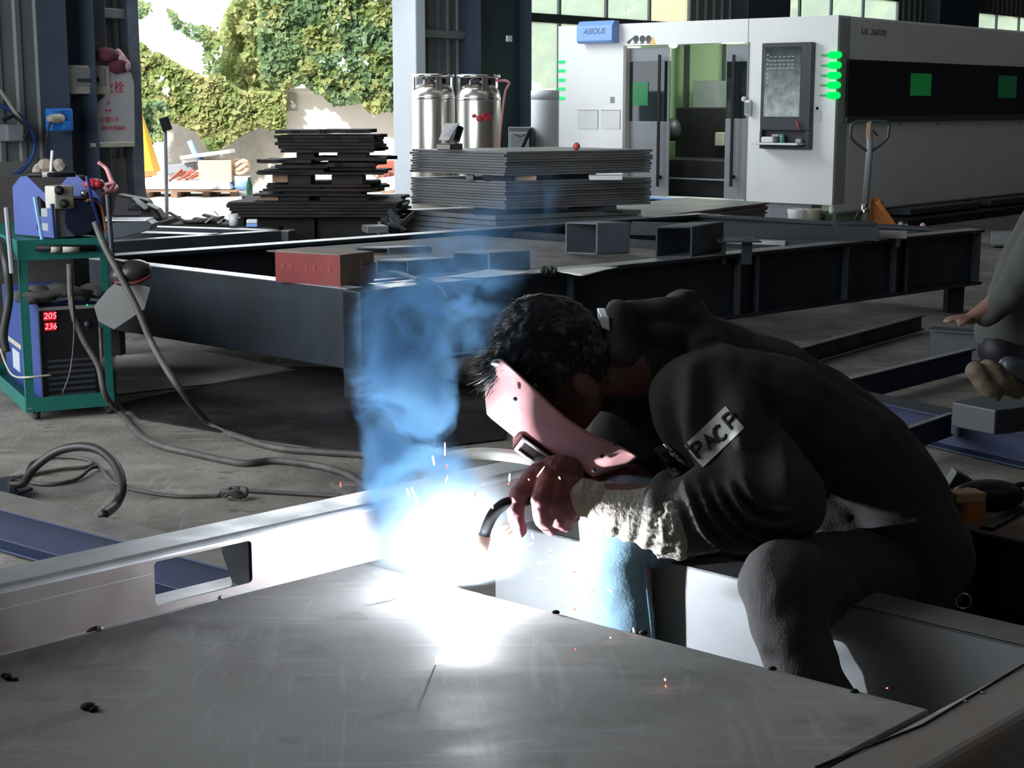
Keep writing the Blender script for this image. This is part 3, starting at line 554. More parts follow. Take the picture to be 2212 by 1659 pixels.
# sliding door leaves: dark glass on top, grey sheet below
M_dglass = mat('dark_door_glass', (.012, .02, .022), .06, 0, 0, spec=.8)
def leaf(x, pa, pb, pysplit, nm):
    y0, y1 = fr(pb, 300, -x)[0], fr(pa, 300, -x)[0]; zsv = fr((pa + pb) / 2, pysplit, -x)[1]
    ztop = zd1 - .03; z2 = fr((pa + pb) / 2, 133, -x)[1]
    d = ob(nm, lm(x, x + .03, y0, y1, zd0 + .01, zsv), M_mgrey, mc, local=True, bevel=.004)
    ob('header', lm(x, x + .03, y0, y1, z2, ztop), M_mgrey, d, local=True, bevel=.004)
    ob('glass', lm(x + .005, x + .02, y0, y1, zsv, z2), M_dglass, d, local=True)
    return d, y0, y1
d1, a0_, a1_ = leaf(.06, 1358, 1444, 262, 'sliding_door')
d2, c0_, c1_ = leaf(.06, 1566, 1609, 256, 'sliding_door')
for d, pxh in ((d1, 1421), (d2, 1580)):
    yh_ = fr(pxh, 300, .02)[0]; za_, zb_ = fr(pxh, 400, .02)[1], fr(pxh, 118, .02)[1]
    ob('handle', lm(-.02, .0, yh_ - .02, yh_ + .02, za_ - .02, zb_), M_black, d, local=True, bevel=.005)
    ob('bracket', lm(0, .06, yh_ - .015, yh_ + .015, za_ + .08, za_ + .12), M_black, d, local=True)
y0, z0 = fr(1400, 225); ob('green_viewport', lm(.055, .062, fr(1399, 200, -.05)[0], fr(1366, 200, -.05)[0], fr(1380, 228, -.05)[1], fr(1380, 177, -.05)[1]), mat('green_screen', (.0, .10, .03), .3, 0, 0, emit=(0, .5, .12), es=.16), d1, local=True)
ob('door_trim', lm(-.012, 0, yd0 - .02, yd0, zd0, zd1), M_mgrey, mc, local=True, bevel=.003); ob('door_trim', lm(-.012, 0, yd1, yd1 + .05, zd0, zd1), mat('taupe_trim', (.22, .20, .18), .5, 0, .05, 5), mc, local=True, bevel=.003)
# seams
ob('panel_seam', lm(-.003, 0, fr(1617, 60)[0] - .004, fr(1617, 60)[0] + .004, zd1, HT), M_mgrey, mc, local=True)
# blue name plate with dark lettering
na, nb = fr(1326, 70, .12), fr(1249, 70, .12); zt_, zl_ = fr(1290, 50, .12)[1], fr(1290, 90, .12)[1]
npl = ob('name_plate', MB().prism([(-.16, 0, zl_ + .01), (-.16, 0, zt_ - .04), (-.10, 0, zt_ + .03), (0, 0, zt_ + .03), (0, 0, zl_ - .02), (-.12, 0, zl_ - .02)][::-1], (0, nb[0] - na[0], 0)), M_lblue, mc, local=True, bevel=.01)
for p_ in npl.data.vertices: p_.co.y += na[0]
nm_ = frame(K - U * .162 - N * ((na[0] + nb[0]) / 2) + Z * ((zt_ + zl_) / 2 + .01), N, Z)
M_ink = mat('dark_blue_ink', (.03, .07, .15), .5, 0, 0)
text('ASIOUS', npl, M_ink, .105, nm_, shear=.3)
# warning stickers
for k, px in enumerate((1374, 1388, 1401)):
    y_, z_ = fr(px, 84); ob('warning_sign', MB().lathe([(.045, 0), (.045, .004), (.03, .004), (.03, .002)], (0, y_, z_), (-1, 0, 0), 14), M_dgrey, mc, local=True)
y_, z_ = fr(1361, 87); ob('leaf_sticker', MB().add([(-.004, y_ - .09, z_ + .06), (-.004, y_ + .05, z_ - .02), (-.004, y_ + .02, z_ - .05)], [(0, 1, 2)]), M_dgrey, mc, local=True)
y_, z_ = fr(1410, 87); ob('warning_triangle', MB().prism([(0, y_ - .05, z_ - .05), (0, y_ + .05, z_ - .05), (0, y_, z_ + .05)], (-.004, 0, 0)), mat('warning_yellow', (.75, .5, .1), .5, 0, 0), mc, local=True)
for k in range(3):
    y_, z_ = fr(1373 + k * 14, 93); ob('sticker_line', lm(-.004, 0, y_ - .03, y_ + .03, z_ - .006, z_ + .006), M_dgrey, mc, local=True)
# paper sheets taped on the front
for (x0, x1, y0, y1), lb_ in (((1248, 1292, 237, 279), 'left'), ((1299, 1340, 237, 279), 'right')):
    b0, z0 = fr(x1, y1); b1, z1 = fr(x0, y0); ob('paper_sheet', lm(-.006, -.002, b0, b1, z0, z1), mat('paper_' + lb_, (.66, .67, .67), .8, 0, .03, 8), label='white paper taped low on the machine front, %s one of the pair' % lb_, cat='paper').matrix_world = WM[mc.name]
    q = MB(); q.mm(-.008, -.006, b0, b1, z1 - .012, z1); q.mm(-.008, -.006, b0, b0 + .008, z0, z1); ob('sheet_shadow_line', q, M_beige, mc, local=True)
y_, z_ = fr(1323, 216); ob('small_label', lm(-.004, 0, y_ - .035, y_ + .035, z_ - .04, z_ + .04), M_mgrey, mc, local=True)
# console
yc0, yc1 = fr(1748, 200, .12)[0], fr(1641, 200, .12)[0]; zc0, zc1 = fr(1690, 322, .12)[1], fr(1690, 92, .12)[1]
cs = ob('control_console', None or MB().mm(-.10, 0, yc0, yc1, zc0 + .22, zc1), M_dgrey, mc, local=True, bevel=.012)
b = MB(); b.mm(-.10, 0, yc0, yc0 + .05, zc0, zc0 + .22); b.mm(-.10, 0, yc1 - .03, yc1, zc0, zc0 + .22); b.mm(-.02, 0, yc0 + .05, yc1 - .03, zc0, zc0 + .22); b.mm(-.10, -.02, yc0 + .05, yc1 - .03, zc0, zc0 + .04); ob('console_tray', b, M_dgrey, cs, local=True, bevel=.006)
ya, yb = fr(1727, 200, .11)[0], fr(1650, 200, .11)[0]; z1, z0 = fr(1690, 101, .11)[1], fr(1690, 252, .11)[1]
def screenmat():
    m = mat('console_screen', (.02, .03, .03), .12, 0, 0, spec=.7); nt = m.node_tree; n = nt.nodes; L = nt.links; b = n['Principled BSDF']
    tc = n.new('ShaderNodeTexCoord'); sp = n.new('ShaderNodeSeparateXYZ'); L.new(tc.outputs['Object'], sp.inputs[0])
    nz = n.new('ShaderNodeTexNoise'); nz.inputs['Scale'].default_value = 9; nz.inputs['Detail'].default_value = 6; L.new(tc.outputs['Object'], nz.inputs[0])
    mr = n.new('ShaderNodeMapRange'); mr.inputs[1].default_value = z0; mr.inputs[2].default_value = z1; mr.inputs[3].default_value = .75; mr.inputs[4].default_value = .02; L.new(sp.outputs[2], mr.inputs[0])
    mu = n.new('ShaderNodeMath'); mu.operation = 'MULTIPLY'; L.new(nz.outputs[0], mu.inputs[0]); L.new(mr.outputs[0], mu.inputs[1])
    b.inputs['Emission Color'].default_value = (.80, .92, .93, 1); L.new(mu.outputs[0], b.inputs['Emission Strength']); return m
ob('screen', lm(-.104, -.10, ya, yb, z0, z1), screenmat(), cs, local=True)
q = MB()
for k in range(7): q.mm(-.107, -.104, yb - .05, yb - .03, z1 - .10 - k * .055, z1 - .085 - k * .055)
for k in range(4):
    for j in range(6): q.mm(-.107, -.104, yb - .10 - j * .06, yb - .07 - j * .06 + .015 * (k % 2), z1 - .12 - k * .045, z1 - .112 - k * .045)
ob('screen_icon', q, emis('icon_white', (.7, .85, .85), .5), cs, local=True, kind='stuff')
ob('tray_shelf', lm(-.26, -.02, yc0 + .06, yc1 + .02, zc0 + .05, zc0 + .075), M_wht, cs, local=True, bevel=.006)
def onK(mb, name, m, label, cat, bev=0, smooth=False):
    o = ob(name, mb, m, bevel=bev, smooth=smooth, label=label, cat=cat); o.matrix_world = WM[mc.name]; return o
zz = zc0 + .076
onK(lm(-.20, -.06, yc1 - .25, yc1 - .08, zz, zz + .07), 'box', M_wht, 'small white carton on the console shelf', 'box', .02)
onK(lm(-.15, -.04, yc1 - .30, yc1 - .20, zz + .071, zz + .10), 'notepad', M_yel if 0 else M_beige, 'yellowish notepad on the small white carton of the console shelf', 'notepad', .005)
onK(MB().lathe([(.03, 0), (.03, .09), (.02, .1)], (-.12, yc1 - .33, zz), Z, 10), 'cup', mat('teal_cup', (.1, .3, .28), .4, 0, 0), 'teal cup on the console shelf', 'cup', 0, True)
onK(lm(-.14, -.05, yc0 + .08, yc0 + .16, zz, zz + .05), 'mouse', M_beige, 'pale mouse at the right end of the console shelf', 'mouse', .015)
p0 = K - U * .13 - N * (fr(1722, 262, .12)[0]) + Z * fr(1722, 262, .12)[1]
ob('marker_pen', MB().tube([p0, p0 + N * .05 - Z * .11], [.014, .008], 8), M_redp, smooth=True, label='red and white marker clipped to the console rim', cat='pen')
# remote control handset hooked on the front
y_, z_ = fr(1619, 232); rc = thing('handset', 'white wired handset hooked on the machine front beside the door', 'remote', tuple(K - N * y_ + Z * z_), AU)
ob('handle_body', MB().mm(-.07, -.02, -.05, .04, -.10, .09), M_wht, rc, local=True, bevel=.02)
ob('knob', MB().ell((-.05, .05, .10), .035, n=10), M_wht, rc, local=True, smooth=True)
ob('keypad', MB().mm(-.075, -.071, -.04, .03, -.08, .06), M_mgrey, rc, local=True)
# beacon lights at the corner and the far end
for k, py in enumerate((119, 141, 163, 184, 206)):
    y_, z_ = fr(1799, py); q = MB(); q.cap((-.03, -.035, z_), (-.02, .07, z_), .042, .042, 12)
    be = ob('beacon_light', q, M_ledg, mc, local=True, smooth=True)
    ob('beacon_tail', MB().tube([(-.015, .08, z_), (-.012, .20, z_)], [.016, .012], 8), mat('beacon_tail_green', (.10, .30, .18), .4, 0, 0, emit=(.02, .7, .2), es=.15) if k == 0 else bpy.data.materials['beacon_tail_green'], be, local=True, smooth=True)
for k, py in enumerate((134, 153, 173, 192, 212)):
    z_ = fr(1212, py)[1]; ob('marker_light', lm(-.02, 0, YL - .12, YL - .01, z_ - .02, z_ + .02), emis('led_soft', (.05, 1, .3), 1.0) if k == 0 else bpy.data.materials['led_soft'], mc, local=True, bevel=.008)
# key tag
y_, z_ = fr(1766, 245); kt = thing('key_tag', 'white paper key tag hanging from a small black knob on the machine front', 'tag', tuple(K - N * y_ + Z * z_), AU)
ob('knob', MB().ell((-.015, 0, .06), .018, n=8), M_black, kt, local=True, smooth=True); ob('tag_card', MB().mm(-.012, -.008, -.05, .03, -.09, .035), M_paper, kt, local=True)
# long side: dark window band, viewports, lettering
x0, z1 = sd(1829, 128); x0b, z0 = sd(1829, 261); zb1 = z1
wbd = ob('window_band', lm(x0, XL - .2, -.03, 0, z0, z1), mat('band_glass', (.006, .009, .012), .35, 0, 0, spec=.12), mc, local=True, bevel=.008)
ob('band_sill', lm(x0 - .02, XL - .2, -.045, 0, z0 - .02, z0 + .05), M_dgrey, wbd, local=True, bevel=.006)
for a, b_ in (((1968, 158), (2010, 207)), ((2158, 163), (2194, 211))):
    xa, zt1 = sd(*a, d=.03); xb, zt0 = sd(*b_, d=.03); ob('viewport', lm(xa, xb, -.034, -.03, zt0, zt1), mat('viewport_green', (.0, .05, .012), .3, 0, 0, emit=(.0, .25, .04), es=.22) if a[0] < 2000 else mat('viewport_green_dim', (.0, .025, .012), .3, 0, 0, emit=(.0, .18, .05), es=.12), wbd, local=True)
lc = sd(1887, 70); hgt = abs(sd(1887, 62)[1] - sd(1887, 78)[1])
text('UL 26020', mc, M_dgrey, hgt * 1.15, frame(K + N * .002 + U * lc[0] + Z * lc[1], U, Z), shear=.12, sx=1.6)
for px in (1945, 2024, 2045, 2118, 2137, 2204):
    xx, z_ = sd(px, 267); ob('rivet', MB().lathe([(.013, 0), (.013, .004)], (xx, 0, z_), (0, -1, 0), 8), M_dgrey, mc, local=True)
b = MB(); b.mm(1.2, XL, .5, .8, 0, zs2); b.mm(1.0, XL, -.5, .0, .0, .10); ob('drawer_track', b, M_black, mc, local=True, bevel=.01)
for i in range(3): ob('scrap_tray', lm(1.5 + i * 2.4, 3.6 + i * 2.4, -.28, .4, .12, .20), M_dgrey, mc, local=True, bevel=.01)
# buckets under the machine corner
for px, Yo, m_, lb_ in ((1722, -.3, M_wht, 'white bucket with a blue base tucked under the machine corner'), (1752, -.25, M_beige, 'grubby beige bucket beside the blue-based bucket under the machine')):
    p = pz(px, 500, 0); t = thing('bucket', lb_, 'bucket', tuple(p)); ob('body', MB().lathe([(.10, .03), (.125, .26), (.12, .27), (.09, .04)], p, Z, 16), m_, t, smooth=True)
    ob('base_ring', MB().lathe([(.11, 0), (.112, .05), (.10, .05)], p, Z, 16), M_lblue if m_ is M_wht else M_mgrey, t, smooth=True)
# ---------------------------------------------------------------- pallet jack
Yj = 15.0; g = V((py_(1868, 440, Yj).x, Yj, 0)); pj = thing('pallet_jack', 'pallet jack with a long grey handle and orange body beside the machine', 'pallet jack', tuple(g))
hb = py_(1869, 440, Yj); hh = py_(1878, 330, Yj); ht_ = py_(1880, 262, Yj)
ob('shaft', MB().tube([hb, hh, ht_], [.034, .032, .022], 10), M_mgrey, pj, smooth=True)
ob('handle_loop', MB().tube(smooth_path([hh + Z * -.0, py_(1842, 303, Yj), py_(1838, 282, Yj), py_(1845, 265, Yj), ht_, py_(1917, 265, Yj), py_(1919, 285, Yj), py_(1913, 303, Yj), hh]), .014, 8), M_dgrey, pj, smooth=True)
ob('tag_plate', MB().box(py_(1876, 282, Yj - .03), (.04, .01, .15)), M_card, pj, bevel=.004)
ob('release_lever', MB().tube([py_(1886, 282, Yj), py_(1896, 294, Yj)], .008, 6), M_black, pj)
ob('pump', MB().tube([py_(1868, 476, Yj), py_(1868, 440, Yj)], [.04, .03], 10), M_chrome, pj, smooth=True)
ob('body', MB().hexa([py_(1878, 520, Yj + .1), py_(1935, 520, Yj + .1), py_(1935, 520, Yj + .5), py_(1878, 520, Yj + .5), py_(1880, 428, Yj + .1), py_(1904, 428, Yj + .1), py_(1904, 428, Yj + .5), py_(1880, 428, Yj + .5)]), M_orange, pj, bevel=.01)
ob('fork', MB().sweep(rect(.12, .05), py_(1898, 432, Yj + .1), py_(1945, 500, Yj + .1)), M_orange, pj, bevel=.01)
ob('fork', MB().sweep(rect(.14, .06), V((g.x + .25, Yj + .2, .12)), V((g.x + 1.1, Yj + 1.2, .12))), M_orange, pj, bevel=.01)
c = V((g.x - .02, Yj, .09)); ob('wheel', MB().lathe([(.09, -.03), (.09, .03)], c, (1, 0, 0), 16), M_rubber, pj, smooth=True)
c = V((g.x - .09, Yj + .1, .20)); ob('guard', MB().tube(smooth_path([py_(1848, 488, Yj), py_(1852, 465, Yj), py_(1862, 455, Yj)]), .014, 6), M_black, pj)
sb = MB(); c = py_(1962, 495, 14.2)
for i in range(6): sb.ell(c + V((-.12 + i * .05, 0, -.02 + .03 * sin(i * 1.4))), (.035, .05, .06), n=8)
sbo = ob('rag', sb, mat('pinkish_rag', (.42, .30, .25), .9, 0, .3, 20), smooth=True, label='crumpled pinkish rag behind the long steel frame near the pallet jack', cat='rag')
# ================================================================ GAS DEWARS
def dewar(px, Y, top, dome, label):
    c = py_(px, 300, Y); c.z = 0; t = thing('gas_dewar', label, 'gas tank', tuple(c), 0, 'liquid gas dewars by the navy column'); R = .262 * Y / 19
    zt1 = py_(px, top, Y).z; zd = py_(px, dome, Y).z
    ob('tank', MB().lathe([(R * .9, 0), (R, .05), (R, zd - .05), (R * .93, zd + .02), (R * .7, zd + .08), (R * .3, zd + .11), (.02, zd + .115)], c, Z, 32), M_inox, t, smooth=True)
    ob('weld_band', MB().lathe([(R + .001, zd - .09), (R + .005, zd - .085), (R + .005, zd - .065), (R + .001, zd - .06)], c, Z, 32), M_chrome, t, smooth=True)
    rg = MB(); rg.lathe([(R * .98, zt1 - .04), (R * 1.0, zt1 - .005), (R * .95, zt1), (R * .86, zt1 - .01), (R * .86, zt1 - .03), (R * .95, zt1 - .035)], c, Z, 32); ob('top_ring', rg, M_chrome, t, smooth=True)
    for k in range(4): w = radians(20 + 90 * k); d = V((cos(w), sin(w), 0)); ob('ring_post', MB().sweep(rect(.07, .015), c + d * R * .93 + Z * (zd - .02), c + d * R * .93 + Z * (zt1 - .02), d), M_inox, t)
    for k in range(5):
        w = 1.3 * k; d = V((cos(w), sin(w), 0)) * R * .5; q = MB(); q.tube([c + d + Z * (zd + .05), c + d + Z * (zd + .15 + .02 * (k % 3))], .018, 8); q.tube([c + d + Z * (zd + .14), c + d * .2 + Z * (zd + .16)], .014, 6); q.lathe([(.04, 0), (.04, .015)], c + d + Z * (zd + .17), Z, 10)
        ob('valve', q, M_chrome if k % 2 else M_rust, t, smooth=True)
    return t, c, R, zd
dewar(936, 19.2, 160, 198, 'stainless gas dewar nearest the door jamb')
t, c, R, zd = dewar(1034, 18.9, 161, 200, 'stainless gas dewar with a red mark beside the navy column')
q = MB(); 
for i, (a, z_, s) in enumerate(((-1.75, -.27, .03), (-1.5, -.30, .045), (-1.25, -.27, .05), (-1.12, -.29, .05))): q.ell(c + V((R * cos(a), R * sin(a), zd + z_)), (s, .008, s * .8), Matrix.Rotation(a + pi / 2, 3, 'Z'), n=8)
ob('red_mark', q, M_redp, t, smooth=True)
ob('gas_hose', MB().tube(smooth_path([c + V((.2, -.1, zd + .14)), c + V((.36, -.1, zd + .12)), py_(1091, 200, 18.8), py_(1083, 262, 18.7), py_(1078, 330, 18.7), py_(1078, 420, 18.6)]), .016, 8), M_pink, smooth=True, label='thin pink gas hose hanging beside the right dewar', cat='hose')
c = py_(1177, 300, 20.3); c.z = 0; R = 30 / F * 20.3; zt_ = py_(1177, 196, 20.3).z; wt = thing('water_tank', 'tall white cylindrical tank standing between window and machine', 'tank', tuple(c))
ob('body', MB().lathe([(R, 0), (R, zt_ - .12), (R * .985, zt_ - .11)], c, Z, 28), mat('grey_white_tank', (.55, .58, .60), .5, 0, .03, 3), wt, smooth=True)
ob('lid', MB().lathe([(R * 1.01, zt_ - .11), (R * 1.01, zt_), (R * .9, zt_ + .01)], c, Z, 28), bpy.data.materials['grey_white_tank'], wt, smooth=True)
cb = thing('cabinet', 'low grey steel cabinet under the window sill beside the white tank', 'cabinet', tuple(V((py_(1126, 300, 20).x, 20, 0))))
a = py_(1098, 275, 20); b_ = py_(1152, 275, 20); ob('body', MB().mm(a.x, b_.x, 20, 20.4, 0, a.z), M_mgrey, cb, bevel=.01); ob('door', MB().mm(a.x + .02, b_.x - .02, 19.975, 19.998, .1, a.z - .06), M_jamb, cb, bevel=.006)
ob('handle', MB().tube(smooth_path([V((a.x + .08, 19.95, a.z - .09)), V((a.x + .15, 19.93, a.z - .11)), V((a.x + .22, 19.95, a.z - .09))]), .006, 6), M_black, cb)
st = thing('step_frame', 'black angled bracket stand in front of the low grey cabinet', 'stand', tuple(V((py_(1140, 300, 19.6).x, 19.6, 0))))
ob('strut', MB().tube([py_(1128, 320, 19.6), py_(1146, 278, 19.6)], .022, 6), M_black, st); ob('strut', MB().tube([V((py_(1146, 278, 19.6).x, 19.6, 0)), py_(1146, 278, 19.6)], .02, 6), M_black, st)
ob('strut', MB().tube([V((py_(1120, 320, 19.6).x, 19.6, 0)), py_(1128, 320, 19.6)], .022, 6), M_black, st)
# ================================================================ SHEET STACKS
def pack(corner, pl_, pr_, ztop, n, th, label, group, m_, jit=.012, offs=(0, 0)):
    A = V((pl_.x - corner.x, pl_.y - corner.y, 0)); B = V((pr_.x - corner.x, pr_.y - corner.y, 0))
    ords = ['topmost', 'second', 'third', 'fourth', 'fifth', 'sixth', 'seventh', 'eighth', 'ninth', 'tenth', 'eleventh', 'twelfth']
    for i in range(n):
        z1 = ztop - i * th; o = V((corner.x + offs[0], corner.y + offs[1], 0)) + V((random.uniform(-jit, jit), random.uniform(-jit, jit), 0))
        o += (A.normalized() + B.normalized()) * (-.012 * sin(i * .9))
        c0, c1, c2, c3 = o, o + B, o + A + B, o + A; zb_ = z1 - th * .86
        mb = MB().hexa([p + Z * zb_ for p in (c0, c1, c2, c3)] + [p + Z * z1 for p in (c0, c1, c2, c3)])
        w = ords[i] if i < n - 1 or n < 3 else 'bottom'
        ob('steel_sheet', mb, m_, bevel=.002, label=label % w, cat='steel sheet', group=group)
    return o, A, B
zz = 1.13; c0 = pz(1092, 328, zz); l0 = pz(888, 322, zz); r0 = pz(1408, 322.5, zz)
pack(c0, l0, r0, zz, 9, .0213, 'steel sheet in the top pack of the tall grey stack, %s of its pack', 'sheets of the tall stack, top pack', M_sheet)
z2 = py_(1092, 392, c0.y).z
pack(c0 + V((0, .02, 0)), l0, r0, z2, 10, .0225, 'steel sheet in the middle pack of the tall grey stack, %s of its pack', 'sheets of the tall stack, middle pack', M_sheet)
z3 = py_(1060, 466, c0.y).z
cc3 = V((py_(1072, 400, c0.y).x, c0.y, 0)); pack(cc3, cc3 + V((l0.x - c0.x, l0.y - c0.y, 0)) * 1.05, cc3 + V((r0.x - c0.x, r0.y - c0.y, 0)), z3, 12, (z3 - .1) / 12, 'steel sheet in the lowest pack of the tall grey stack, %s of its pack', 'sheets of the tall stack, lowest pack', M_sheet)
def spacer(px, Yo, zt_, zb_, label, m_=M_brown, w=.09, L=.5):
    p = py_(px, 400, c0.y + Yo); ob('wood_block', MB().mm(p.x - w, p.x + w, p.y, p.y + L, zb_, zt_), m_, bevel=.005, label=label, cat='block')
zb1_ = zz - 9 * .0213; 
spacer(1135, .16, zb1_, z2, 'wooden spacer block between the top and middle packs, near the stack corner', M_card)
spacer(1015, .22, zb1_, z2, 'steel spacer between the top and middle packs, left side', M_sheet, .03, .4)
spacer(1075, .12, zb1_, z2, 'dark spacer right behind the stack corner under the top pack', M_dark, .12, .7)
spacer(1240, .55, zb1_, z2, 'dark spacer under the top pack toward its right side', M_dark, .18, .4)
p = py_(1308, 383, 12.75); ob('box', MB().box(p, (.26, .2, zb1_ - z2 - .004)), M_wht, bevel=.004, label='white carton with red print tucked between the two upper packs', cat='box')
ob('box_print', MB().box(p + V((-.08, -.101, .005)), (.05, .002, .02)), M_redp, bpy.data.objects['box'] if 0 else None, label='red print patch on the white carton between the packs', cat='print') if 0 else None
z2b = z2 - 10 * .0225
spacer(1060, .1, z2b, z3, 'dark spacer at the corner between the middle and lowest packs', M_dark, .14, .8); spacer(1280, .5, z2b, z3, 'dark spacer between the middle and lowest packs on the right', M_dark, .2, .5)
ob('pallet_block', MB().prism([V((p_.x, p_.y, 0)) for p_ in (cc3, cc3 + (r0 - c0) * .98, cc3 + (r0 - c0) * .98 + (l0 - c0) * .98, cc3 + (l0 - c0) * .98)], Z * .1), M_rust, label='dark base frame under the tall grey sheet stack', cat='pallet')
# low stack to the right
zl = .50; c1 = pz(1382, 470, zl); l1 = pz(1190, 456, zl); r1 = pz(1657, 437, zl)
pack(c1, l1, r1, zl, 10, .02, 'dusty steel sheet in the low wide stack before the machine, %s of the pack', 'sheets of the low wide stack', M_sheet2, .02)
ob('pallet_block', MB().prism([V((p_.x, p_.y, 0)) for p_ in (c1, r1, r1 + l1 - c1, l1)], Z * (.29)), M_rust, label='dark base under the low wide sheet stack', cat='pallet')
ob('steel_offcut', MB().prism([pz(1270, 461, .53), pz(1290, 469, .53), pz(1378, 462, .53), pz(1372, 456, .53)], Z * -.03), M_dark, bevel=.003, label='small dark channel offcut on the low wide stack', cat='steel offcut')
# handheld pad + red ball on top
pt = thing('control_pad', 'white slanted keypad on a dark base atop the tall grey stack', 'control pad', tuple(pz(975, 318, zz)))
p = py_(972, 311, 12.9); ob('base', MB().box((p.x, p.y, zz + .03), (.20, .12, .05)), M_black, pt, bevel=.006); ob('base_plate', MB().box((p.x - .05, p.y - .066, zz + .03), (.11, .01, .04)), M_beige, pt, bevel=.004)
f_ = MB().hexa([py_(947, 303, 12.78), py_(970, 303, 12.78), py_(972, 303, 12.84), py_(949, 303, 12.84), py_(962, 266, 12.95), py_(992, 266, 12.95), py_(994, 266, 13.0), py_(964, 266, 13.0)]); kp = ob('keypad', f_, M_wht, pt, bevel=.008)
ob('back_arm', MB().tube([py_(985, 303, 12.95), py_(994, 275, 13.0)], .03, 8), M_black, pt)
for i in range(6): p1 = py_(959 + i * 4.2, 293 - i * 4.6, 12.79 + i * .022); p2 = py_(974 + i * 3.3, 293 - i * 4.6, 12.79 + i * .022); ob('key_row', MB().tube([p1 - V((0, .01, 0)), p2 - V((0, .01, 0))], .003, 4), M_mgrey, kp)
p = pz(1245, 324, zz); ob('ball', MB().ell((p.x, p.y, zz + .031), .031, n=16), mat('red_ball', (.55, .10, .06), .4, 0, .1, 20), smooth=True, label='small red ball resting on the tall grey stack', cat='ball')
# dark pile of cut plates in the doorway
Yd = 12.9; n_ = 0
def cutplate(x0, x1, yt, yb, label, Y=Yd, dep=.9, m_=None, jag=.05, slot=None, yaw=0):
    a = py_(x0, yt, Y); b = py_(x1, yt, Y); zt_ = a.z; zb_ = py_(x0, yb, Y).z; L = (b.x - a.x); pts = []
    for i in range(7): pts.append((a.x + L * i / 6, Y + random.uniform(0, jag) + (i - 3) * yaw))
    for i in range(5): pts.append((b.x + random.uniform(-jag, jag) * 1.2, Y + .1 + dep * (i + .5) / 5))
    for i in range(7): pts.append((b.x - L * i / 6, Y + dep + .1 + random.uniform(-jag, jag)))
    for i in range(5): pts.append((a.x + random.uniform(-jag, jag) * 1.2, Y + .1 + dep * (4.5 - i) / 5))
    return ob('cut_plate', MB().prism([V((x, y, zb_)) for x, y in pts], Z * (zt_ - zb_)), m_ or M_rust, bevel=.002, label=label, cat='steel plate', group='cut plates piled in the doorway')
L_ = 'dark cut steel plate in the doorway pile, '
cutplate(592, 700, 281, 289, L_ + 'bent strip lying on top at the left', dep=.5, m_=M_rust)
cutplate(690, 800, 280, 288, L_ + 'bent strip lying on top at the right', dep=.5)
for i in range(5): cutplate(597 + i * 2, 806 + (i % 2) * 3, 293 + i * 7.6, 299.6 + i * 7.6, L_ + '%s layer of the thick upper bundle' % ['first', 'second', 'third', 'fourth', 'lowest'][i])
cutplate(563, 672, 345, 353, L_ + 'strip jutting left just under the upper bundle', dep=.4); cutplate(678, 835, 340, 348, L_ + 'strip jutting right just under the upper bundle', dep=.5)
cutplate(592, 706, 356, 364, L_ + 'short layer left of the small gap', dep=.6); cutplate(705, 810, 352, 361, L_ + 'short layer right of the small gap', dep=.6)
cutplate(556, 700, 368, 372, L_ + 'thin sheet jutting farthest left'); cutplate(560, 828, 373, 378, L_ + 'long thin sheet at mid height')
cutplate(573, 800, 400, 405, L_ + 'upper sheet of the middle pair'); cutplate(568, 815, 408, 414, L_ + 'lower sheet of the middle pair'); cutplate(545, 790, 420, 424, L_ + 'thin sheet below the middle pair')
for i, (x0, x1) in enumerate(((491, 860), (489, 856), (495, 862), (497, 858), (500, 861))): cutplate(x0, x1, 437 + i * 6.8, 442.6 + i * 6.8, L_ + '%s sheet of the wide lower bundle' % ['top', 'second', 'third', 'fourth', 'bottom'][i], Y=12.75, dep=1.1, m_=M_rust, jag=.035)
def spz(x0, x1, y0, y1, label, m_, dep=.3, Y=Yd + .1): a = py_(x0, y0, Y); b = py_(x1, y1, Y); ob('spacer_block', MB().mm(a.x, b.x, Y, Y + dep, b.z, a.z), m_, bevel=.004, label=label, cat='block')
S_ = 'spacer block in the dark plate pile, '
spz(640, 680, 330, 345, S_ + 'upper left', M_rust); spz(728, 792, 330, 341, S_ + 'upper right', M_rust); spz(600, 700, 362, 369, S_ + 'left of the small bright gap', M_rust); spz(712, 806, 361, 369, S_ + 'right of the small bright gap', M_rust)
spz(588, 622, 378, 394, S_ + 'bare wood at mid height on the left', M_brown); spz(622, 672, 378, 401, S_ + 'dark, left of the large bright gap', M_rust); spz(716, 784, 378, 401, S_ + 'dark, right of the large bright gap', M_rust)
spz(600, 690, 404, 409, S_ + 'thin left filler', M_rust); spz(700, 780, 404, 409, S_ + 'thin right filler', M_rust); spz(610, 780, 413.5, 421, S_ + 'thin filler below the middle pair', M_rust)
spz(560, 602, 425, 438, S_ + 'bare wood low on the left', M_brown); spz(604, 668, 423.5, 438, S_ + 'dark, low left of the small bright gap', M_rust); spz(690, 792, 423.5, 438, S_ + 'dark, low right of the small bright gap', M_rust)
bx = thing('steel_bin', 'dark steel crate carrying the pile of cut plates in the doorway', 'crate', (py_(680, 480, 12.9).x, 13.3, 0)); a = py_(515, 471, 12.95); b_ = py_(846, 471, 12.95)
ob('crate_wall', MB().mm(a.x, b_.x, 12.95, 13.0, .12, a.z), M_rust, bx, bevel=.004); ob('crate_wall', MB().mm(a.x, b_.x, 13.7, 13.75, .12, a.z), M_rust, bx, bevel=.004)
ob('crate_wall', MB().mm(a.x, a.x + .05, 13.0, 13.7, .12, a.z), M_rust, bx, bevel=.004); ob('crate_wall', MB().mm(b_.x - .05, b_.x, 13.0, 13.7, .12, a.z), M_rust, bx, bevel=.004)
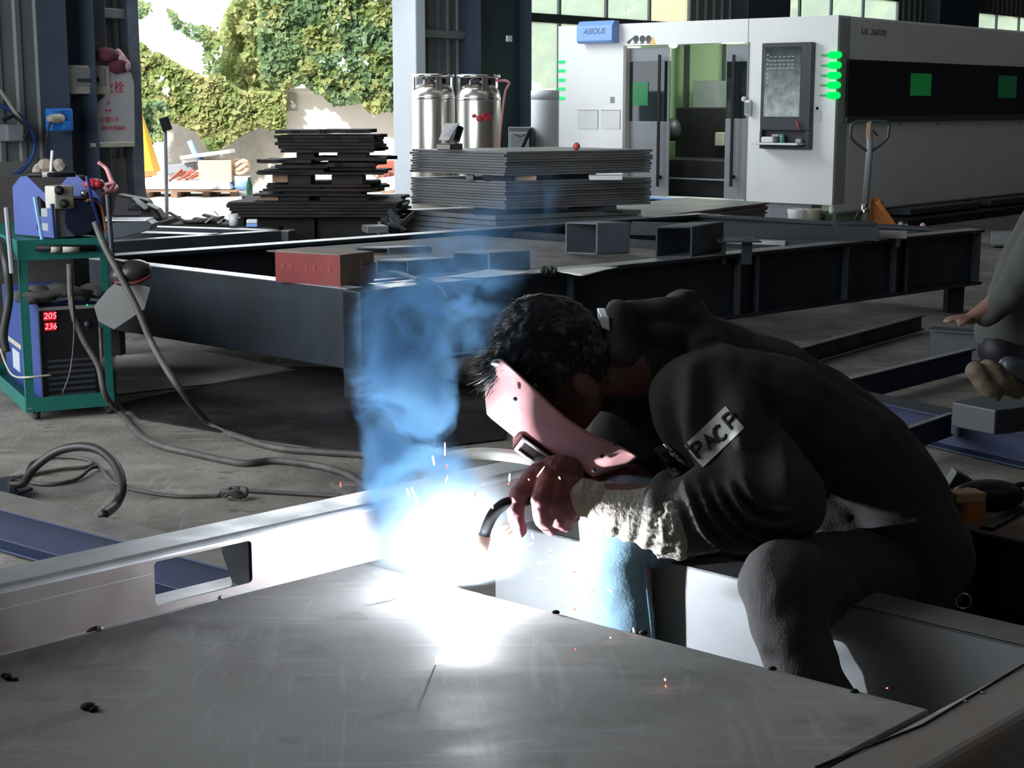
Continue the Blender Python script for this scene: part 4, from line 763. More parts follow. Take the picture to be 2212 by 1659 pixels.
for px in (520, 672, 838): p = py_(px, 471, 12.92); ob('post', MB().mm(p.x - .03, p.x + .03, 12.90, 12.95, 0, a.z), M_rust, bx, bevel=.004)
ob('cup', MB().lathe([(.035, 0), (.04, .09), (.036, .09), (.03, .01)], py_(505, 487, 12.4), Z, 12), M_wht, smooth=True, label='white paper cup in front of the dark plate pile', cat='cup')
p = py_(545, 478, 12.4); ob('soap_box', MB().box(p, (.085, .06, .03)), M_wht, bevel=.005, label='white and blue small box in front of the dark plate pile', cat='box'); ob('soap_box', MB().box(p - V((0, 0, .03)), (.088, .062, .026)), M_lblue, bevel=.005, label='blue box right under the small white one by the plate pile', cat='box')
a = py_(486, 492, 12.3); b_ = py_(600, 492, 12.3); ob('work_bench', MB().mm(a.x, b_.x, 12.3, 12.6, a.z - .05, a.z - .005), M_rust, bevel=.004, label='narrow dark steel shelf before the plate pile holding cup and boxes', cat='shelf')
for o in (V((a.x + .04, 12.45, 0)), V((b_.x - .04, 12.45, 0))): pass
# scrap bundle right of the pile
sc = thing('scrap_heap', 'heap of tangled dark scrap strips between plate pile and grey stack', 'scrap', tuple(pz(845, 560, 0)))
for i in range(12):
    p = py_(805 + random.uniform(0, 70), 480 + random.uniform(-5, 45), 11.9); q_ = p + V((random.uniform(-.12, .12), random.uniform(-.1, .2), random.uniform(-.05, .12)))
    ob('strip', MB().sweep(rect(random.uniform(.04, .09), .008), p, q_, V((random.random(), random.random(), .4))), M_dark if i % 3 else M_sheet, sc)
p = py_(810, 494, 11.7); ob('tray', MB().box(p, (.16, .2, .05), Matrix.Rotation(.3, 3, 'Z')), M_sheet, sc, bevel=.004)
# ================================================================ LONG STEEL FRAME (middle distance)
T = .60; TH = .40
c0 = pz(778, 629, T); cR = pz(2128, 496, T); cL = pz(160, 556, T); cL = c0 + (cL - c0) * 1.02
fb = thing('steel_base_frame', 'long heavy dark steel frame behind the kneeling welder', 'steel frame', (c0.x, c0.y, 0))
dR = (cR - c0).normalized(); dL = (cL - c0).normalized(); cB = cR + (cL - c0)
inR = dL; inL = dR                                # inward directions of the long and the short side
def fbeam(name, p, q, prof, m, par=fb): return ob(name, MB().sweep(prof, p, q), m, par, bevel=.004)
W_ = .15
def sidebeam(p, q, inward, nm='side_beam'):      # I-beam: web + top/bottom flange, flange edge on the outside
    d = (q - p).normalized(); s = 1 if d.cross(Z).dot(inward) > 0 else -1
    mb = MB()
    pr = [(s * a, b) for a, b in [(0, 0), (W_, 0), (W_, -.02), (.07, -.02), (.07, -TH + .02), (W_, -TH + .02), (W_, -TH), (0, -TH), (0, -TH + .02), (.055, -TH + .02), (.055, -.02), (0, -.02)]]
    if s < 0: pr = pr[::-1]
    return ob(nm, mb.sweep(pr, p, q), [M_dark], fb, bevel=.003)
sidebeam(c0 + dR * .16, cR, inR); sidebeam(cR + inR * .0 - dR * .0, cB, -dR)
def plateweb(p, q, nm): ob(nm, MB().sweep([(-.012, 0), (.012, 0), (.012, -TH), (-.012, -TH)], p, q), M_dark, fb, bevel=.003)
# short left side is a closed plate girder, its top lightened for the door's glare
s_ = 1 if dL.cross(Z).dot(dR) > 0 else -1
ob('end_girder', MB().sweep([(s_ * a, b) for a, b in ([(0, 0), (.12, 0), (.12, -TH), (0, -TH)] if s_ > 0 else [(0, 0), (0, -TH), (.12, -TH), (.12, 0)])], c0 + dL * .02, cL), M_dark, fb, bevel=.006)
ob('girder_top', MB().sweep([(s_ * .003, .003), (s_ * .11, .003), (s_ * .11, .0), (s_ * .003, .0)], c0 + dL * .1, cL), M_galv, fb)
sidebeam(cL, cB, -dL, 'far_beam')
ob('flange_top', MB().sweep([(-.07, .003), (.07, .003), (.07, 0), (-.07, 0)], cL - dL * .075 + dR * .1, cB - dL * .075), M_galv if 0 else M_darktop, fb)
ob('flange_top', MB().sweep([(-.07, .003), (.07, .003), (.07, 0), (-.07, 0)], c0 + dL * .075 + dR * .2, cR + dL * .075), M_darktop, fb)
ob('corner_post', MB().prism([c0 + Z * 0 for c0 in (V((c0.x, c0.y, .05)), V((c0.x, c0.y, .05)) + dR * .19, V((c0.x, c0.y, .05)) + dR * .19 + dL * .14, V((c0.x, c0.y, .05)) + dL * .14)], Z * (T - .052)), M_dark, fb, bevel=.012)
for px in (1240, 1600, 1640, 1832, 1935, 1960):
    p = ppl(px, 620, c0, V((dR.y, -dR.x, 0))); t_ = (p - c0).dot(dR); q = c0 + dR * t_
    ob('stiffener', MB().prism([q + inR * .004 - Z * .022, q + inR * .052 - Z * .022, q + inR * .052 - Z * (TH - .022), q + inR * .004 - Z * (TH - .022)], dR * .012), M_dark, fb)
p = ppl(1935, 520, c0, V((dR.y, -dR.x, 0))); t_ = (p - c0).dot(dR)
ob('joint_plate', MB().prism([c0 + dR * t_ - inR * .004 + Z * .002, c0 + dR * (t_ + .05) - inR * .004 + Z * .002, c0 + dR * (t_ + .05) - inR * .004 - Z * .06, c0 + dR * t_ - inR * .004 - Z * .06], inR * .004), M_darktop, fb)
for t_ in (.28, .62): 
    L = (cR - c0).length; q0 = c0 + dR * L * t_ + inR * .13; q1 = q0 + dL * ((cL - c0).length - .26)
    ob('cross_beam', MB().sweep([(-.06, -.03), (.06, -.03), (.06, -.25), (-.06, -.25)], q0, q1), M_dark, fb, bevel=.004)
LW = (cL - c0).length; LR = (cR - c0).length
for (a0, a1, w0, w1, z_) in ((1.25, 3.0, .2, LW - .2, -.035), (.16, .55, .14, LW - .16, -.16)):
    q = [c0 + dR * a + dL * w + Z * z_ for a, w in ((a0, w0), (a1, w0), (a1, w1), (a0, w1))]; ob('deck_plate', MB().prism(q if (q[1] - q[0]).cross(q[2] - q[1]).z > 0 else q[::-1], Z * .01), mat('stained_deck', (.15, .145, .13), .75, 0, .2, 6, .05, col2=(.07, .065, .06), amt=.45, spec=.2), fb, bevel=.002)
for k, w in enumerate((.16, .30, .44)):
    q0 = c0 + dR * .32 + dL * w - Z * .012; ob('slat', MB().sweep([(-.03, 0), (.03, 0), (.03, -.02), (-.03, -.02)], q0, q0 + dR * 1.0), M_galv if k == 0 else M_darktop, fb, bevel=.003)
for t_, w in ((.03, .12), (.5, .12), (.97, .12), (.03, LW - .15), (.5, LW - .15), (.97, LW - .15)):
    q = c0 + dR * LR * t_ + dL * w; ob('support_block', MB().mm(q.x - .06, q.x + .06, q.y - .06, q.y + .06, 0, T - TH + .001), M_rust, fb, bevel=.005)
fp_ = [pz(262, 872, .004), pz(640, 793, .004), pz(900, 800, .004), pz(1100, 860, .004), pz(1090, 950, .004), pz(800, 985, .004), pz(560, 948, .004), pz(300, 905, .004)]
ob('shade_mat', MB().prism(fp_, Z * .006), mat('under_frame_shade', (.012, .011, .013), .9, 0, .3, 5, .1, spec=.15, col2=(.045, .04, .036), amt=.42), label='black mat laid for shade on the floor under the long steel frame', cat='mat')  # thin dark sheet added to darken the shaded floor under the frame
ob('steel_plate', MB().prism([pz(250, 800, .006), pz(250, 766, .006), pz(430, 758, .006), pz(640, 800, .006), pz(480, 826, .006), pz(252, 852, .006)][::-1], Z * .004), M_dustyflange if 0 else mat('pale_floor_plate', (.42, .39, .35), .85, 0, .12, 5), label='pale flat slab on the floor seen under the short end of the long frame', cat='plate')
# items on the long frame
ZT = T + .003
rb = thing('carton', 'red and brown carton on the near left edge of the long steel frame', 'box', tuple(pz(700, 610, T)))
A = pz(596, 609, ZT); B = pz(736, 618, ZT); C = pz(808, 608, ZT); hB = py_(736, 552, B.y).z - ZT
D = A + C - B
q = [A, B, C, D]; ob('carton_body', MB().hexa([p for p in q] + [p + Z * hB for p in q]), M_cardgrey, rb, bevel=.003)
n1 = (B - A).cross(Z).normalized(); 
if n1.y > 0: n1 = -n1
o_ = n1 * .0015; ob('red_panel', MB().hexa([A + o_, B + o_, B, A, A + o_ + Z * hB, B + o_ + Z * hB, B + Z * hB, A + Z * hB]), M_red, rb)
for i in range(7): w0 = .12 + i * .12; p = A.lerp(B, w0) + n1 * .003 + Z * hB * .55; e = (B - A).normalized(); ob('printed_mark', MB().box(p, (.02, .001, .03), Matrix.Rotation(atan2(e.y, e.x), 3, 'Z')), mat('faded_print', (.235, .045, .038), .8, 0, .1, 9) if i == 0 else bpy.data.materials['faded_print'], rb) if i not in (2,) else None
n2 = (C - B).cross(Z).normalized(); n2 = n2 if n2.x > 0 else -n2
ob('red_patch', MB().hexa([B.lerp(C, .62) + n2 * .0015 + Z * .01, C + n2 * .0015 + Z * .01, C, B.lerp(C, .62), B.lerp(C, .62) + n2 * .0015 + Z * hB * .95, C + n2 * .0015 + Z * hB * .95, C + Z * hB * .95, B.lerp(C, .62) + Z * hB * .95]), mat('pinkbrown_patch', (.26, .15, .13), .85, 0, .12, 8), rb)
for i in range(2): ob('grip_hole', MB().lathe([(.007, 0), (.007, .002)], B.lerp(C, .72 + .1 * i) + n2 * .002 + Z * hB * .62, n2, 8), M_black, rb)
ob('lid_flap', MB().hexa([p + Z * hB for p in (A - n1 * .0, B.lerp(A, .02), C, D)] + [D.lerp(A, .95) + Z * (hB + .012), B + Z * (hB + .002), C + Z * (hB + .002), D + Z * (hB + .008)]), M_card if 0 else M_cardgrey, rb)
def hollow(mb, A, B, h, t, dep, rr=.012):        # square tube: mouth edge A->B at the bottom, depth vector dep
    e = (B - A).normalized(); w = (B - A).length; Mx = frame(A, e, Z)
    outer = rrect(0, w, 0, h, rr, 3); inner = rrect(t, w - t, t, h - t, max(.002, rr - t), 3); k = len(outer)
    vs = [Mx @ V((x, y, 0)) for x, y in outer + inner]; vs += [v + dep for v in vs]; fs = []
    for i in range(k):
        j = (i + 1) % k
        fs += [(i, j, k + j, k + i), (2 * k + i, 3 * k + i, 3 * k + j, 2 * k + j), (i, 2 * k + i, 2 * k + j, j), (k + i, k + j, 3 * k + j, 3 * k + i)]
    return mb.add(vs, fs)
M_tube = mat('bluish_square_tube', (.085, .10, .12), .5, .1, .15, 8, .05, spec=.4)
def sqtube(name, pa, pb, pc, top, zb, label, t=.009, m_=M_tube):
    A = pz(*pa, zb); B = pz(*pb, zb); C = pz(*pc, zb); h = py_(pb[0], top, B.y).z - zb
    return ob(name, hollow(MB(), A, B, h, t, C - B), m_, label=label, cat='steel tube', group='square tube offcuts on the long frame')
zd = T - .025
sqtube('square_tube', (1221, 547), (1290, 550), (1360, 547), 482, zd, 'short upright square tube offcut, left of the two big ones on the frame deck')
sqtube('square_tube', (1416, 557), (1494, 556), (1562, 543), 489, T, 'short upright square tube offcut, right of the two big ones on the frame rail')
sqtube('square_tube', (768, 556), (840, 557), (932, 553), 535, T - .05, 'low square tube offcut behind the red carton')
sqtube('square_tube', (812, 593), (882, 595), (985, 588), 563, T - .02, 'low square tube offcut just right of the red carton')
sqtube('square_tube', (977, 585), (1057, 588), (1145, 582), 546, T - .015, 'low square tube offcut behind the paper drawings')
def sheet(pts, zz_, label, curl=.01):
    P = [pz(x, y, zz_) for x, y in pts]; mb = MB(); n = 6; vs = []
    for i in range(n + 1):
        for j in range(n + 1):
            a = P[0].lerp(P[1], j / n); b = P[3].lerp(P[2], j / n); p = a.lerp(b, i / n); p.z += curl * (noise.noise(p * 9) + .6) * (.4 + (j / n) ** 2); vs.append(p)
    mb.add(vs, [(i * (n + 1) + j, i * (n + 1) + j + 1, (i + 1) * (n + 1) + j + 1, (i + 1) * (n + 1) + j) for i in range(n) for j in range(n)])
    o = ob('paper_drawing', mb, M_paper, smooth=True, label=label, cat='paper'); s = o.modifiers.new('s', 'SOLIDIFY'); s.thickness = .001; return o
sheet([(962, 598), (1060, 602), (1160, 589), (1068, 580)], ZT + .006, 'pale paper drawing spread on the rail near the small tubes', .006)
sheet([(1198, 586), (1255, 599), (1336, 577), (1280, 577)], ZT + .004, 'pale paper drawing beside the dark glove lump on the rail', .006)
gm = MB(); c = pz(1184, 590, ZT); 
for k in range(7): gm.ell(c + V((-.03 + .011 * k, .01 * (k % 2), .018 + .006 * sin(k * 2))), (.014, .02, .018), n=8)
ob('work_glove', gm, M_rubber, smooth=True, label='crumpled black glove on the rail between the two drawings', cat='glove')
ott = thing('old_torch', 'old grey torch lying over the rail corner behind the smoke', 'torch', tuple(pz(860, 600, T)))
wt_ = MB(); wt_.tube(smooth_path([pz(826, 592, T + .02), py_(850, 588, pz(850, 600, T).y), py_(905, 604, pz(905, 610, T).y)]), .011, 6); ob('handle', wt_, M_mgrey, ott, smooth=True); wt_ = MB(); wt_.tube([py_(905, 604, pz(905, 612, T).y), py_(925, 610, pz(925, 616, T).y)], .02, 6); ob('body', wt_, M_dgrey, ott, smooth=True); wt_ = MB(); wt_.tube(smooth_path([py_(925, 606, 7.2), py_(950, 620, 7.1), py_(968, 645, 7.05)]), .008, 6)
ob('lead', wt_, M_cable, ott, smooth=True)
# channels lying on the right half
ch = [((1362, 480), (1900, 492), .09), ((1420, 492), (1960, 500), .05), ((1500, 512), (1700, 520), .03)]
lab = ['long dark channel lying across the frame with its cut end toward the right', 'second long channel lying right behind the first on the frame', 'short flat bar resting between tube and channel on the frame']
for k, ((a, b), (c, d), h) in enumerate(ch):
    p = pz(a, b, ZT + h); q = pz(c, d, ZT + h); 
    mb = MB().sweep(chan_l(h, .07, .008) if k < 2 else rect(.07, h), p, q); ob('steel_channel', mb, M_darktop if k else M_dark, bevel=.003, label=lab[k], cat='steel channel')
p = pz(1805, 512, ZT); q = [py_(1808, 484, p.y), py_(1898, 477, p.y + .2), py_(1880, 492, p.y + .1), py_(1830, 512, p.y)]
ob('cut_plate', MB().prism([py_(1806, 486, p.y), py_(1897, 483, p.y), py_(1890, 497, p.y), py_(1850, 514, p.y), py_(1812, 515, p.y)], (.0, .14, .012)), M_dark, bevel=.003, label='dark tapered end plate on the frame below the pallet jack', cat='steel plate')
p = pz(1590, 518, ZT + .09); ob('steel_offcut', MB().mm(p.x - .12, p.x + .14, p.y - .1, p.y + .25, ZT + .08, ZT + .09).mm(p.x + .04, p.x + .10, p.y, p.y + .05, ZT - .06, ZT + .08).mm(p.x - .08, p.x - .06, p.y, p.y + .05, ZT - .06, ZT + .08), M_dark, bevel=.003, label='small dark plate on two feet right of the upright tubes', cat='steel offcut')
# ---------------------------------------------------------------- second frame, left background
T2 = .55; e0 = pz(639, 497, T2); eA = pz(240, 523, T2); eB = pz(0, 478, T2)
f2 = thing('steel_base_frame', 'second steel frame with bright glare-coloured tops left of the plate pile', 'steel frame', (e0.x, e0.y, 0))
dA = (eA - e0).normalized(); dB = (eB - e0).normalized(); eA = e0 + dA * 3.4; eB = e0 + dB * 5.0
def lbeam(p, q, w=.11, h=.15, off=0):
    s = 1 if (q - p).cross(Z).dot((eA + eB - 2 * e0)) > 0 else -1
    ob('channel_beam', MB().sweep([(s * a, b) for a, b in ([(0, 0), (w, 0), (w, -h), (0, -h)] if s > 0 else [(0, 0), (0, -h), (w, -h), (w, 0)])], p, q), M_dark, f2, bevel=.005)
    ob('beam_top', MB().sweep([(s * .006, .003), (s * (w - .006), .003), (s * (w - .006), 0), (s * .006, 0)] if s > 0 else [(s * .006, .003), (s * .006, 0), (s * (w - .006), 0), (s * (w - .006), .003)], p, q), M_galv, f2)  # light top strip puts the doorway's reflection into the colour
lbeam(e0, eA); lbeam(e0 + dA * .0, eB, .12)
q0 = e0 + dA * .55 + dB * .08; lbeam(q0, q0 + dB * 4.6, .16)
for q in (e0 + (dA + dB) * .08, eA - dA * .1 + dB * .05, eB - dB * .2 + dA * .05, e0 + dA * 1.7 + dB * .05): ob('support_leg', MB().mm(q.x - .04, q.x + .04, q.y - .04, q.y + .04, 0, T2 - .14), M_dark, f2, bevel=.004)
p = pz(228, 520, T2); Yb = p.y + .15
ob('steel_channel', MB().prism([py_(180, 483, Yb), py_(318, 477, Yb), py_(329, 485, Yb), py_(324, 497, Yb), py_(262, 515, Yb), py_(180, 520, Yb)], (0, .22, 0)), M_dark, bevel=.006, label='dark channel with a tapered end lying over the left frame behind the cart', cat='steel channel')
ob('steel_sheet', MB().prism([V((v.x, v.y, py_(250, 478, Yb).z + .002)) for v in (V((py_(180, 478, Yb).x, Yb, 0)), V((py_(316, 478, Yb).x, Yb, 0)), V((py_(326, 478, Yb + .2).x, Yb + .3, 0)), V((py_(180, 478, Yb).x, Yb + .3, 0)))], Z * .006), M_galv, label='bright sheet lying on the tapered dark channel', cat='steel sheet')
# dark clutter behind the left frame
for i, (a, b, c, d, l) in enumerate(((240, 432, 330, 470, 'black casting blocks heaped beside the jamb, big left block'), (300, 452, 352, 476, 'black casting block on the right of the heap'), (272, 440, 312, 456, 'small black casting block on top of the heap'))):
    y = 13.6 - i * .2; A = py_(a, d, y); B = py_(c, b, y); ob('casting_block', MB().hexa([(A.x, y, A.z), (B.x, y, A.z), (B.x, y + .25, A.z), (A.x, y + .25, A.z), (A.x + .04, y + .02, B.z + .05), (B.x - .06, y + .02, B.z), (B.x - .06, y + .22, B.z), (A.x + .04, y + .22, B.z + .05)]), M_black, bevel=.02, label=l, cat='casting')
A = py_(238, 476, 13.4); B = py_(362, 476, 13.4); ob('work_bench', MB().mm(A.x - .6, B.x, 13.2, 13.95, A.z - .05, A.z).mm(A.x - .5, A.x - .4, 13.3, 13.4, 0, A.z - .05).mm(B.x - .1, B.x - .02, 13.3, 13.4, 0, A.z - .05), M_rust, bevel=.004, label='low dark bench carrying the black castings near the jamb', cat='bench')
bl = thing('scrap_heap', 'flat black scrap strips lying on the floor in front of the doorway', 'scrap', tuple(pz(440, 500, 0)))
for i, (a, b, c, d, w) in enumerate(((366, 457, 400, 477, .06), (398, 477, 480, 468, .2), (420, 470, 482, 480, .14), (440, 462, 486, 474, .12))): 
    p = py_(a, b, 12.9 + i * .1); q = py_(c, d, 12.9 + i * .1); ob('strip', MB().sweep([(-w / 2, 0), (w / 2, 0), (w / 2, -.015), (-w / 2, -.015)], p, q), M_rubber, bl)
ob('wire', MB().tube([py_(443, 481, 12.7), py_(462, 466, 12.7)], .008, 4).tube([py_(470, 482, 12.7), py_(480, 474, 12.7)], .008, 4).tube([py_(462, 455, 12.7), py_(472, 466, 12.7)], .006, 4), M_beige, bl)
ob('scrap_base', MB().mm(py_(366, 470, 12.9).x, py_(500, 470, 12.9).x, 12.85, 13.4, 0, py_(440, 484, 12.9).z), M_rust, bl, bevel=.01)
# ================================================================ BLUE H-BEAMS AND STEEL ON THE FLOOR
def floorbeam(a, b, top, h, w, label, m_=M_blue, ext=(0, 0), mt=M_dustyflange, name='h_beam'):
    p = pz(*a, top); q = pz(*b, top); d = (q - p).normalized(); p = p - d * ext[0]; q = q + d * ext[1]; s = d.cross(Z)
    if s.y < 0: s = -s                               # given line = the near edge of the top flange
    p += s * w / 2; q += s * w / 2
    o = ob(name, MB().sweep(hbeam(h, w, .009, .008), p, q), m_, bevel=.003, label=label, cat='steel beam')
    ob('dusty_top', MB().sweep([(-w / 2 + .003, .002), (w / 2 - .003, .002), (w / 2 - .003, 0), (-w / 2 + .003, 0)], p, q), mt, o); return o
floorbeam((0, 1100), (260, 1168), .16, .15, .15, 'blue H-beam on the floor behind the left channel', ext=(1.2, 2.6))
floorbeam((2000, 891), (2212, 936), .16, .15, .16, 'blue H-beam on the floor below the second worker\'s shoe', ext=(1.0, 1.2), mt=M_dark)
floorbeam((1845, 818), (2090, 758), .16, .12, .05, 'thin blue-black beam slanting behind the welder toward the second worker', ext=(.4, .1), mt=M_darktop)
floorbeam((1975, 923), (2062, 893), .17, .10, .03, 'narrow steel bar ending against the grey channel near the shoe', ext=(.2, .0), mt=M_darktop)
floorbeam((1780, 740), (1920, 702), .12, .10, .06, 'low dark bar on the floor under the long frame', m_=M_dark, ext=(1.6, .6), mt=M_darktop)
floorbeam((2003, 712), (2150, 722), .2, .18, .14, 'grey box beam in front of the second worker\'s hand', m_=M_dgrey, ext=(0, 1.2), mt=M_dgrey)
ob('steel_channel', MB().prism([pz(2056, 868, .33), pz(2150, 886, .33), pz(2190, 882, .33), pz(2260, 872, .33), pz(2260, 846, .33), pz(2110, 856, .33)], Z * -.10), M_dgrey, bevel=.006, label='thick grey channel lying on the blue beam under the second worker\'s shoe', cat='steel channel')
ob('steel_plate', MB().prism([pz(2140, 505, .02), pz(2260, 505, .02), pz(2260, 530, .02), pz(2140, 532, .02)][::-1], Z * .03), M_galv, bevel=.004, label='pale flat plate on the floor past the long frame end', cat='steel plate')
# right middle: timber, dark bag, square frames
ob('wood_block', MB().box(pz(2082, 1094, .735), (.07, .05, .06), Matrix.Rotation(.5, 3, 'Z')), M_orange, bevel=.004, label='orange wooden block beside the welder\'s back', cat='block')
ob('wood_block', MB().box(pz(2086, 1071, .772), (.06, .04, .02), Matrix.Rotation(.2, 3, 'Z')), M_card, bevel=.004, label='tan wooden wedge on the orange block behind the welder', cat='block')
ob('tool_block', MB().box(pz(2066, 1046, .745), (.04, .04, .05), Matrix.Rotation(.5, 3, 'Y')), M_dgrey, bevel=.004, label='small dark grey tool end poking out behind the welder\'s waist', cat='tool')
bgm = MB(); c = pz(2135, 1070, .735); bgm.ell(c, (.075, .04, .032), n=16); bgm.ell(c + V((-.04, 0, -.006)), (.04, .035, .026), n=12); bgm.tube(smooth_path([c + V((.05, 0, .02)), c + V((.12, 0, .03)), c + V((.15, .02, .03))]), .006, 6)
ob('dark_bag', bgm, M_black, smooth=True, label='small limp black bag right of the orange wooden block', cat='bag')
# ================================================================ THE WORKPIECE IN THE FOREGROUND
TP = .70
P1 = pz(785, 1217, TP); P2 = pz(2005, 1532, TP); Lf = pz(0, 1415, TP); Bn = pz(1762, 1659, TP)
dl = (Lf - P1).normalized(); dp = (P2 - P1).normalized(); db = (Bn - P2).normalized()
wk = thing('steel_workpiece', 'large welded steel frame with a flat plate in the foreground', 'steel frame', (P1.x, P1.y, 0))
pl_ = [P1, P2, P2 + db * 1.25, P1 + dl * 1.9]
def ccw(P): return P if sum((P[i].x * P[(i + 1) % len(P)].y - P[(i + 1) % len(P)].x * P[i].y) for i in range(len(P))) > 0 else P[::-1]
ob('base_plate', MB().prism(ccw([p - Z * .008 for p in pl_]), Z * .008), M_plate, wk, bevel=.0015)
ob('plate_frame', MB().sweep(rect(.08, .06), P1 + dl * .3 + dp * .15 - Z * .009, P1 + dl * .3 + dp * 1.2 - Z * .009), M_dark, wk)
# left channel: web toward the plate, flanges away; frame of the web plane: x along the channel (toward the far end), y up
dc = -dl; sc_ = dc.cross(Z).normalized(); 
away = -sc_ if sc_.dot(dp) > 0 else sc_            # direction away from the plate
E0 = P1 + dl * 1.9; E1 = pz(1190, 1415 - .264 * 1190, TP); LC = (E1 - E0).length; HC = .104; FW_ = .085; tk = .004
nw = away
Mw = frame(E0, dc, Z)
def wq(px, py): p = ppl(px, py, E0, nw); q = Mw.inverted() @ p; return q.x, q.y
hx0 = wq(334, 1250)[0]; hx1 = wq(544, 1200)[0]; hy0 = wq(440, 1284)[1]; hy1 = wq(440, 1174)[1]
rr_ = .012
wbm = curve_plate([[(0, .0), (LC, .0), (LC, HC - rr_), (0, HC - rr_)], rrect(hx0, hx1, max(hy0, .016), min(hy1, HC - rr_ - .004), .007, 4)], tk, Matrix.Translation(nw * tk / 2) @ Mw, WM[wk.name].inverted(), 'channel_web')
ob('channel_web', wbm, M_chan, wk)
fl_ = MB(); pr = [(0, HC - rr_)] + [(rr_ * (1 - cos(a)), HC - rr_ + rr_ * sin(a)) for a in [pi / 2 * i / 5 for i in range(1, 6)]] + [(FW_, HC), (FW_, HC - tk), (rr_, HC - tk)] + [(tk + (rr_ - tk) * (1 - cos(a)), HC - rr_ + (rr_ - tk) * sin(a)) for a in [pi / 2 * i / 5 for i in range(4, -1, -1)]]
fl_.prism([E0 + nw * a + Z * b for a, b in pr], dc * LC); ob('channel_flange', fl_, M_galv, wk, smooth=False)
ob('channel_flange', MB().prism([E0 + nw * a + Z * b for a, b in ((0, 0), (FW_, 0), (FW_, tk), (0, tk))], dc * LC), M_galv, wk)
gx = hx1 - .004; g = [(tk, tk), (.055, tk), (FW_ - .002, .05), (FW_ - .002, HC - tk), (tk, HC - tk)]
ob('gusset', MB().prism([E0 + dc * gx + nw * a + Z * b for a, b in g], dc * .006), M_dark, wk)
for (px, py) in ((213, 1361), (472, 1293), (660, 1242)): ob('weld_tack', MB().ell(pz(px, py, TP) + Z * .003 - nw * .003, (.006, .006, .005), n=8), M_chrome, wk, smooth=True)
for (px, py) in ((1200, 1324), (1390, 1368), (1668, 1446), (1845, 1495)): ob('weld_tack', MB().ell(pz(px, py, TP) + Z * .001, (.007, .005, .004), n=8), M_rust, wk, smooth=True)
ob('scribe_line', MB().sweep([(-.0006, 0), (.0006, 0), (.0006, .0006), (-.0006, .0006)], E0 + Z * .068 + dc * .2 - nw * .0004, E0 + Z * .07 + dc * (hx0 - .005) - nw * .0004, nw), M_galv, wk)
# member A across the far side
A0 = pz(1086, 1128, TP); A1 = pz(2212, 1396, TP); da = (A1 - A0).normalized(); A1 = A1 + da * .25; A0 = A0 - da * .02
na_ = V((-da.y, da.x, 0)); na_ = na_ if na_.y > 0 else -na_
HA = .30
M_lit = mat('pale_primed_channel', (.27, .28, .29), .5, .1, .10, 5, .04, col2=(.21, .19, .22), amt=.34)
ob('rear_web', MB().prism([A0, A1, A1 + na_ * .005, A0 + na_ * .005][::1], Z * -HA), M_lit, wk, bevel=.001)
ob('rear_flange', MB().prism([p - Z * .005 for p in (A0, A1, A1 + na_ * .09, A0 + na_ * .09)], Z * .005), M_sheet, wk, bevel=.001)
# member D behind, where the welder sits
D0 = pz(2076, 1139, TP); D1 = pz(2212, 1168, TP); dd = (D1 - D0).normalized(); D0b = pz(1760, 1139 - 316 * .22, TP); D0b = D0 - dd * .05; D1b = D1 + dd * .6
nd = V((-dd.y, dd.x, 0)); nd = nd if nd.y > 0 else -nd
prd = chan(.18, .10, .007)
o = MB(); o.prism([D0b + nd * a + Z * b for a, b in prd], D1b - D0b); ob('seat_channel', o, M_dark, wk, bevel=.002)
ob('seat_flange_top', MB().prism([D0b + nd * a + Z * b for a, b in ((.002, .002), (.098, .002), (.098, 0), (.002, 0))], D1b - D0b), M_darktop, wk)
rp = [pz(2040, 1062, TP + .008), pz(2290, 1010, TP + .008), pz(2420, 1215, TP + .008), pz(2046, 1134, TP + .008)]
ob('rear_plate', MB().prism(ccw([p - Z * .006 for p in rp]), Z * .006), mat('brown_dusty_plate', (.16, .125, .105), .8, 0, .2, 9, .05, col2=(.10, .08, .07), amt=.45, spec=.2), wk, bevel=.001)
ob('steel_bar', MB().sweep([(-.012, 0), (.012, 0), (.012, -.006), (-.012, -.006)], pz(2132, 1138, TP + .015), pz(2290, 1052, TP + .015)), M_black, label='flat black strip standing in for a slanting slot in the brown plate at the right edge', cat='slot strip')  # black strip laid on the plate where a dark slot runs
ob('lower_flange', MB().prism([D0b - nd * a + Z * b for a, b in ((0, -.18), (.07, -.18), (.07, -.172), (0, -.172))], D1b - D0b), M_darktop, wk)
ob('cross_member', MB().sweep(rect(.08, .12), D0b + dd * .05 - Z * .01, A0.lerp(A1, .42) + na_ * .05 - Z * .01), M_dark, wk, bevel=.003)
# right beam B
Bi0 = pz(2212, 1409, TP); Bi1 = P2; dB_ = (P2 - Bi0).normalized(); Bs = Bi0 - dB_ * .35; Be = P2 + db * 1.25
outd = pz(2212, 1550, TP) - Bi0; nB = V((-db.y, db.x, 0)); nB = nB if nB.dot(dp) > 0 else -nB
WB = abs((pz(2024, 1659, TP) - P2).dot(nB)); 
o = MB(); rr = .018
pb = [(0, -.10), (WB, -.10)] + [(WB - rr + rr * cos(a), -rr + rr * sin(a)) for a in [pi / 2 * i / 4 for i in range(5)]] + [(rr - rr * cos(a), -rr + rr * sin(a)) for a in [pi / 2 * i / 4 for i in range(4, -1, -1)]]
Bst = P2 - db * ((P2 - Bs).length)
o.prism([Bst + nB * a + Z * (b + .0) for a, b in pb], Be - Bst); ob('right_beam', o, M_plate if 0 else mat('right_beam_steel', (.33, .295, .27), .55, .1, .12, 6, .08, col2=(.24, .20, .175), amt=.45, scale2=3, rvar=.1), wk)
sm = MB(); s0 = pz(1762, 1659, TP); s1 = pz(1993, 1568, TP); s2_ = pz(2212, 1437, TP)
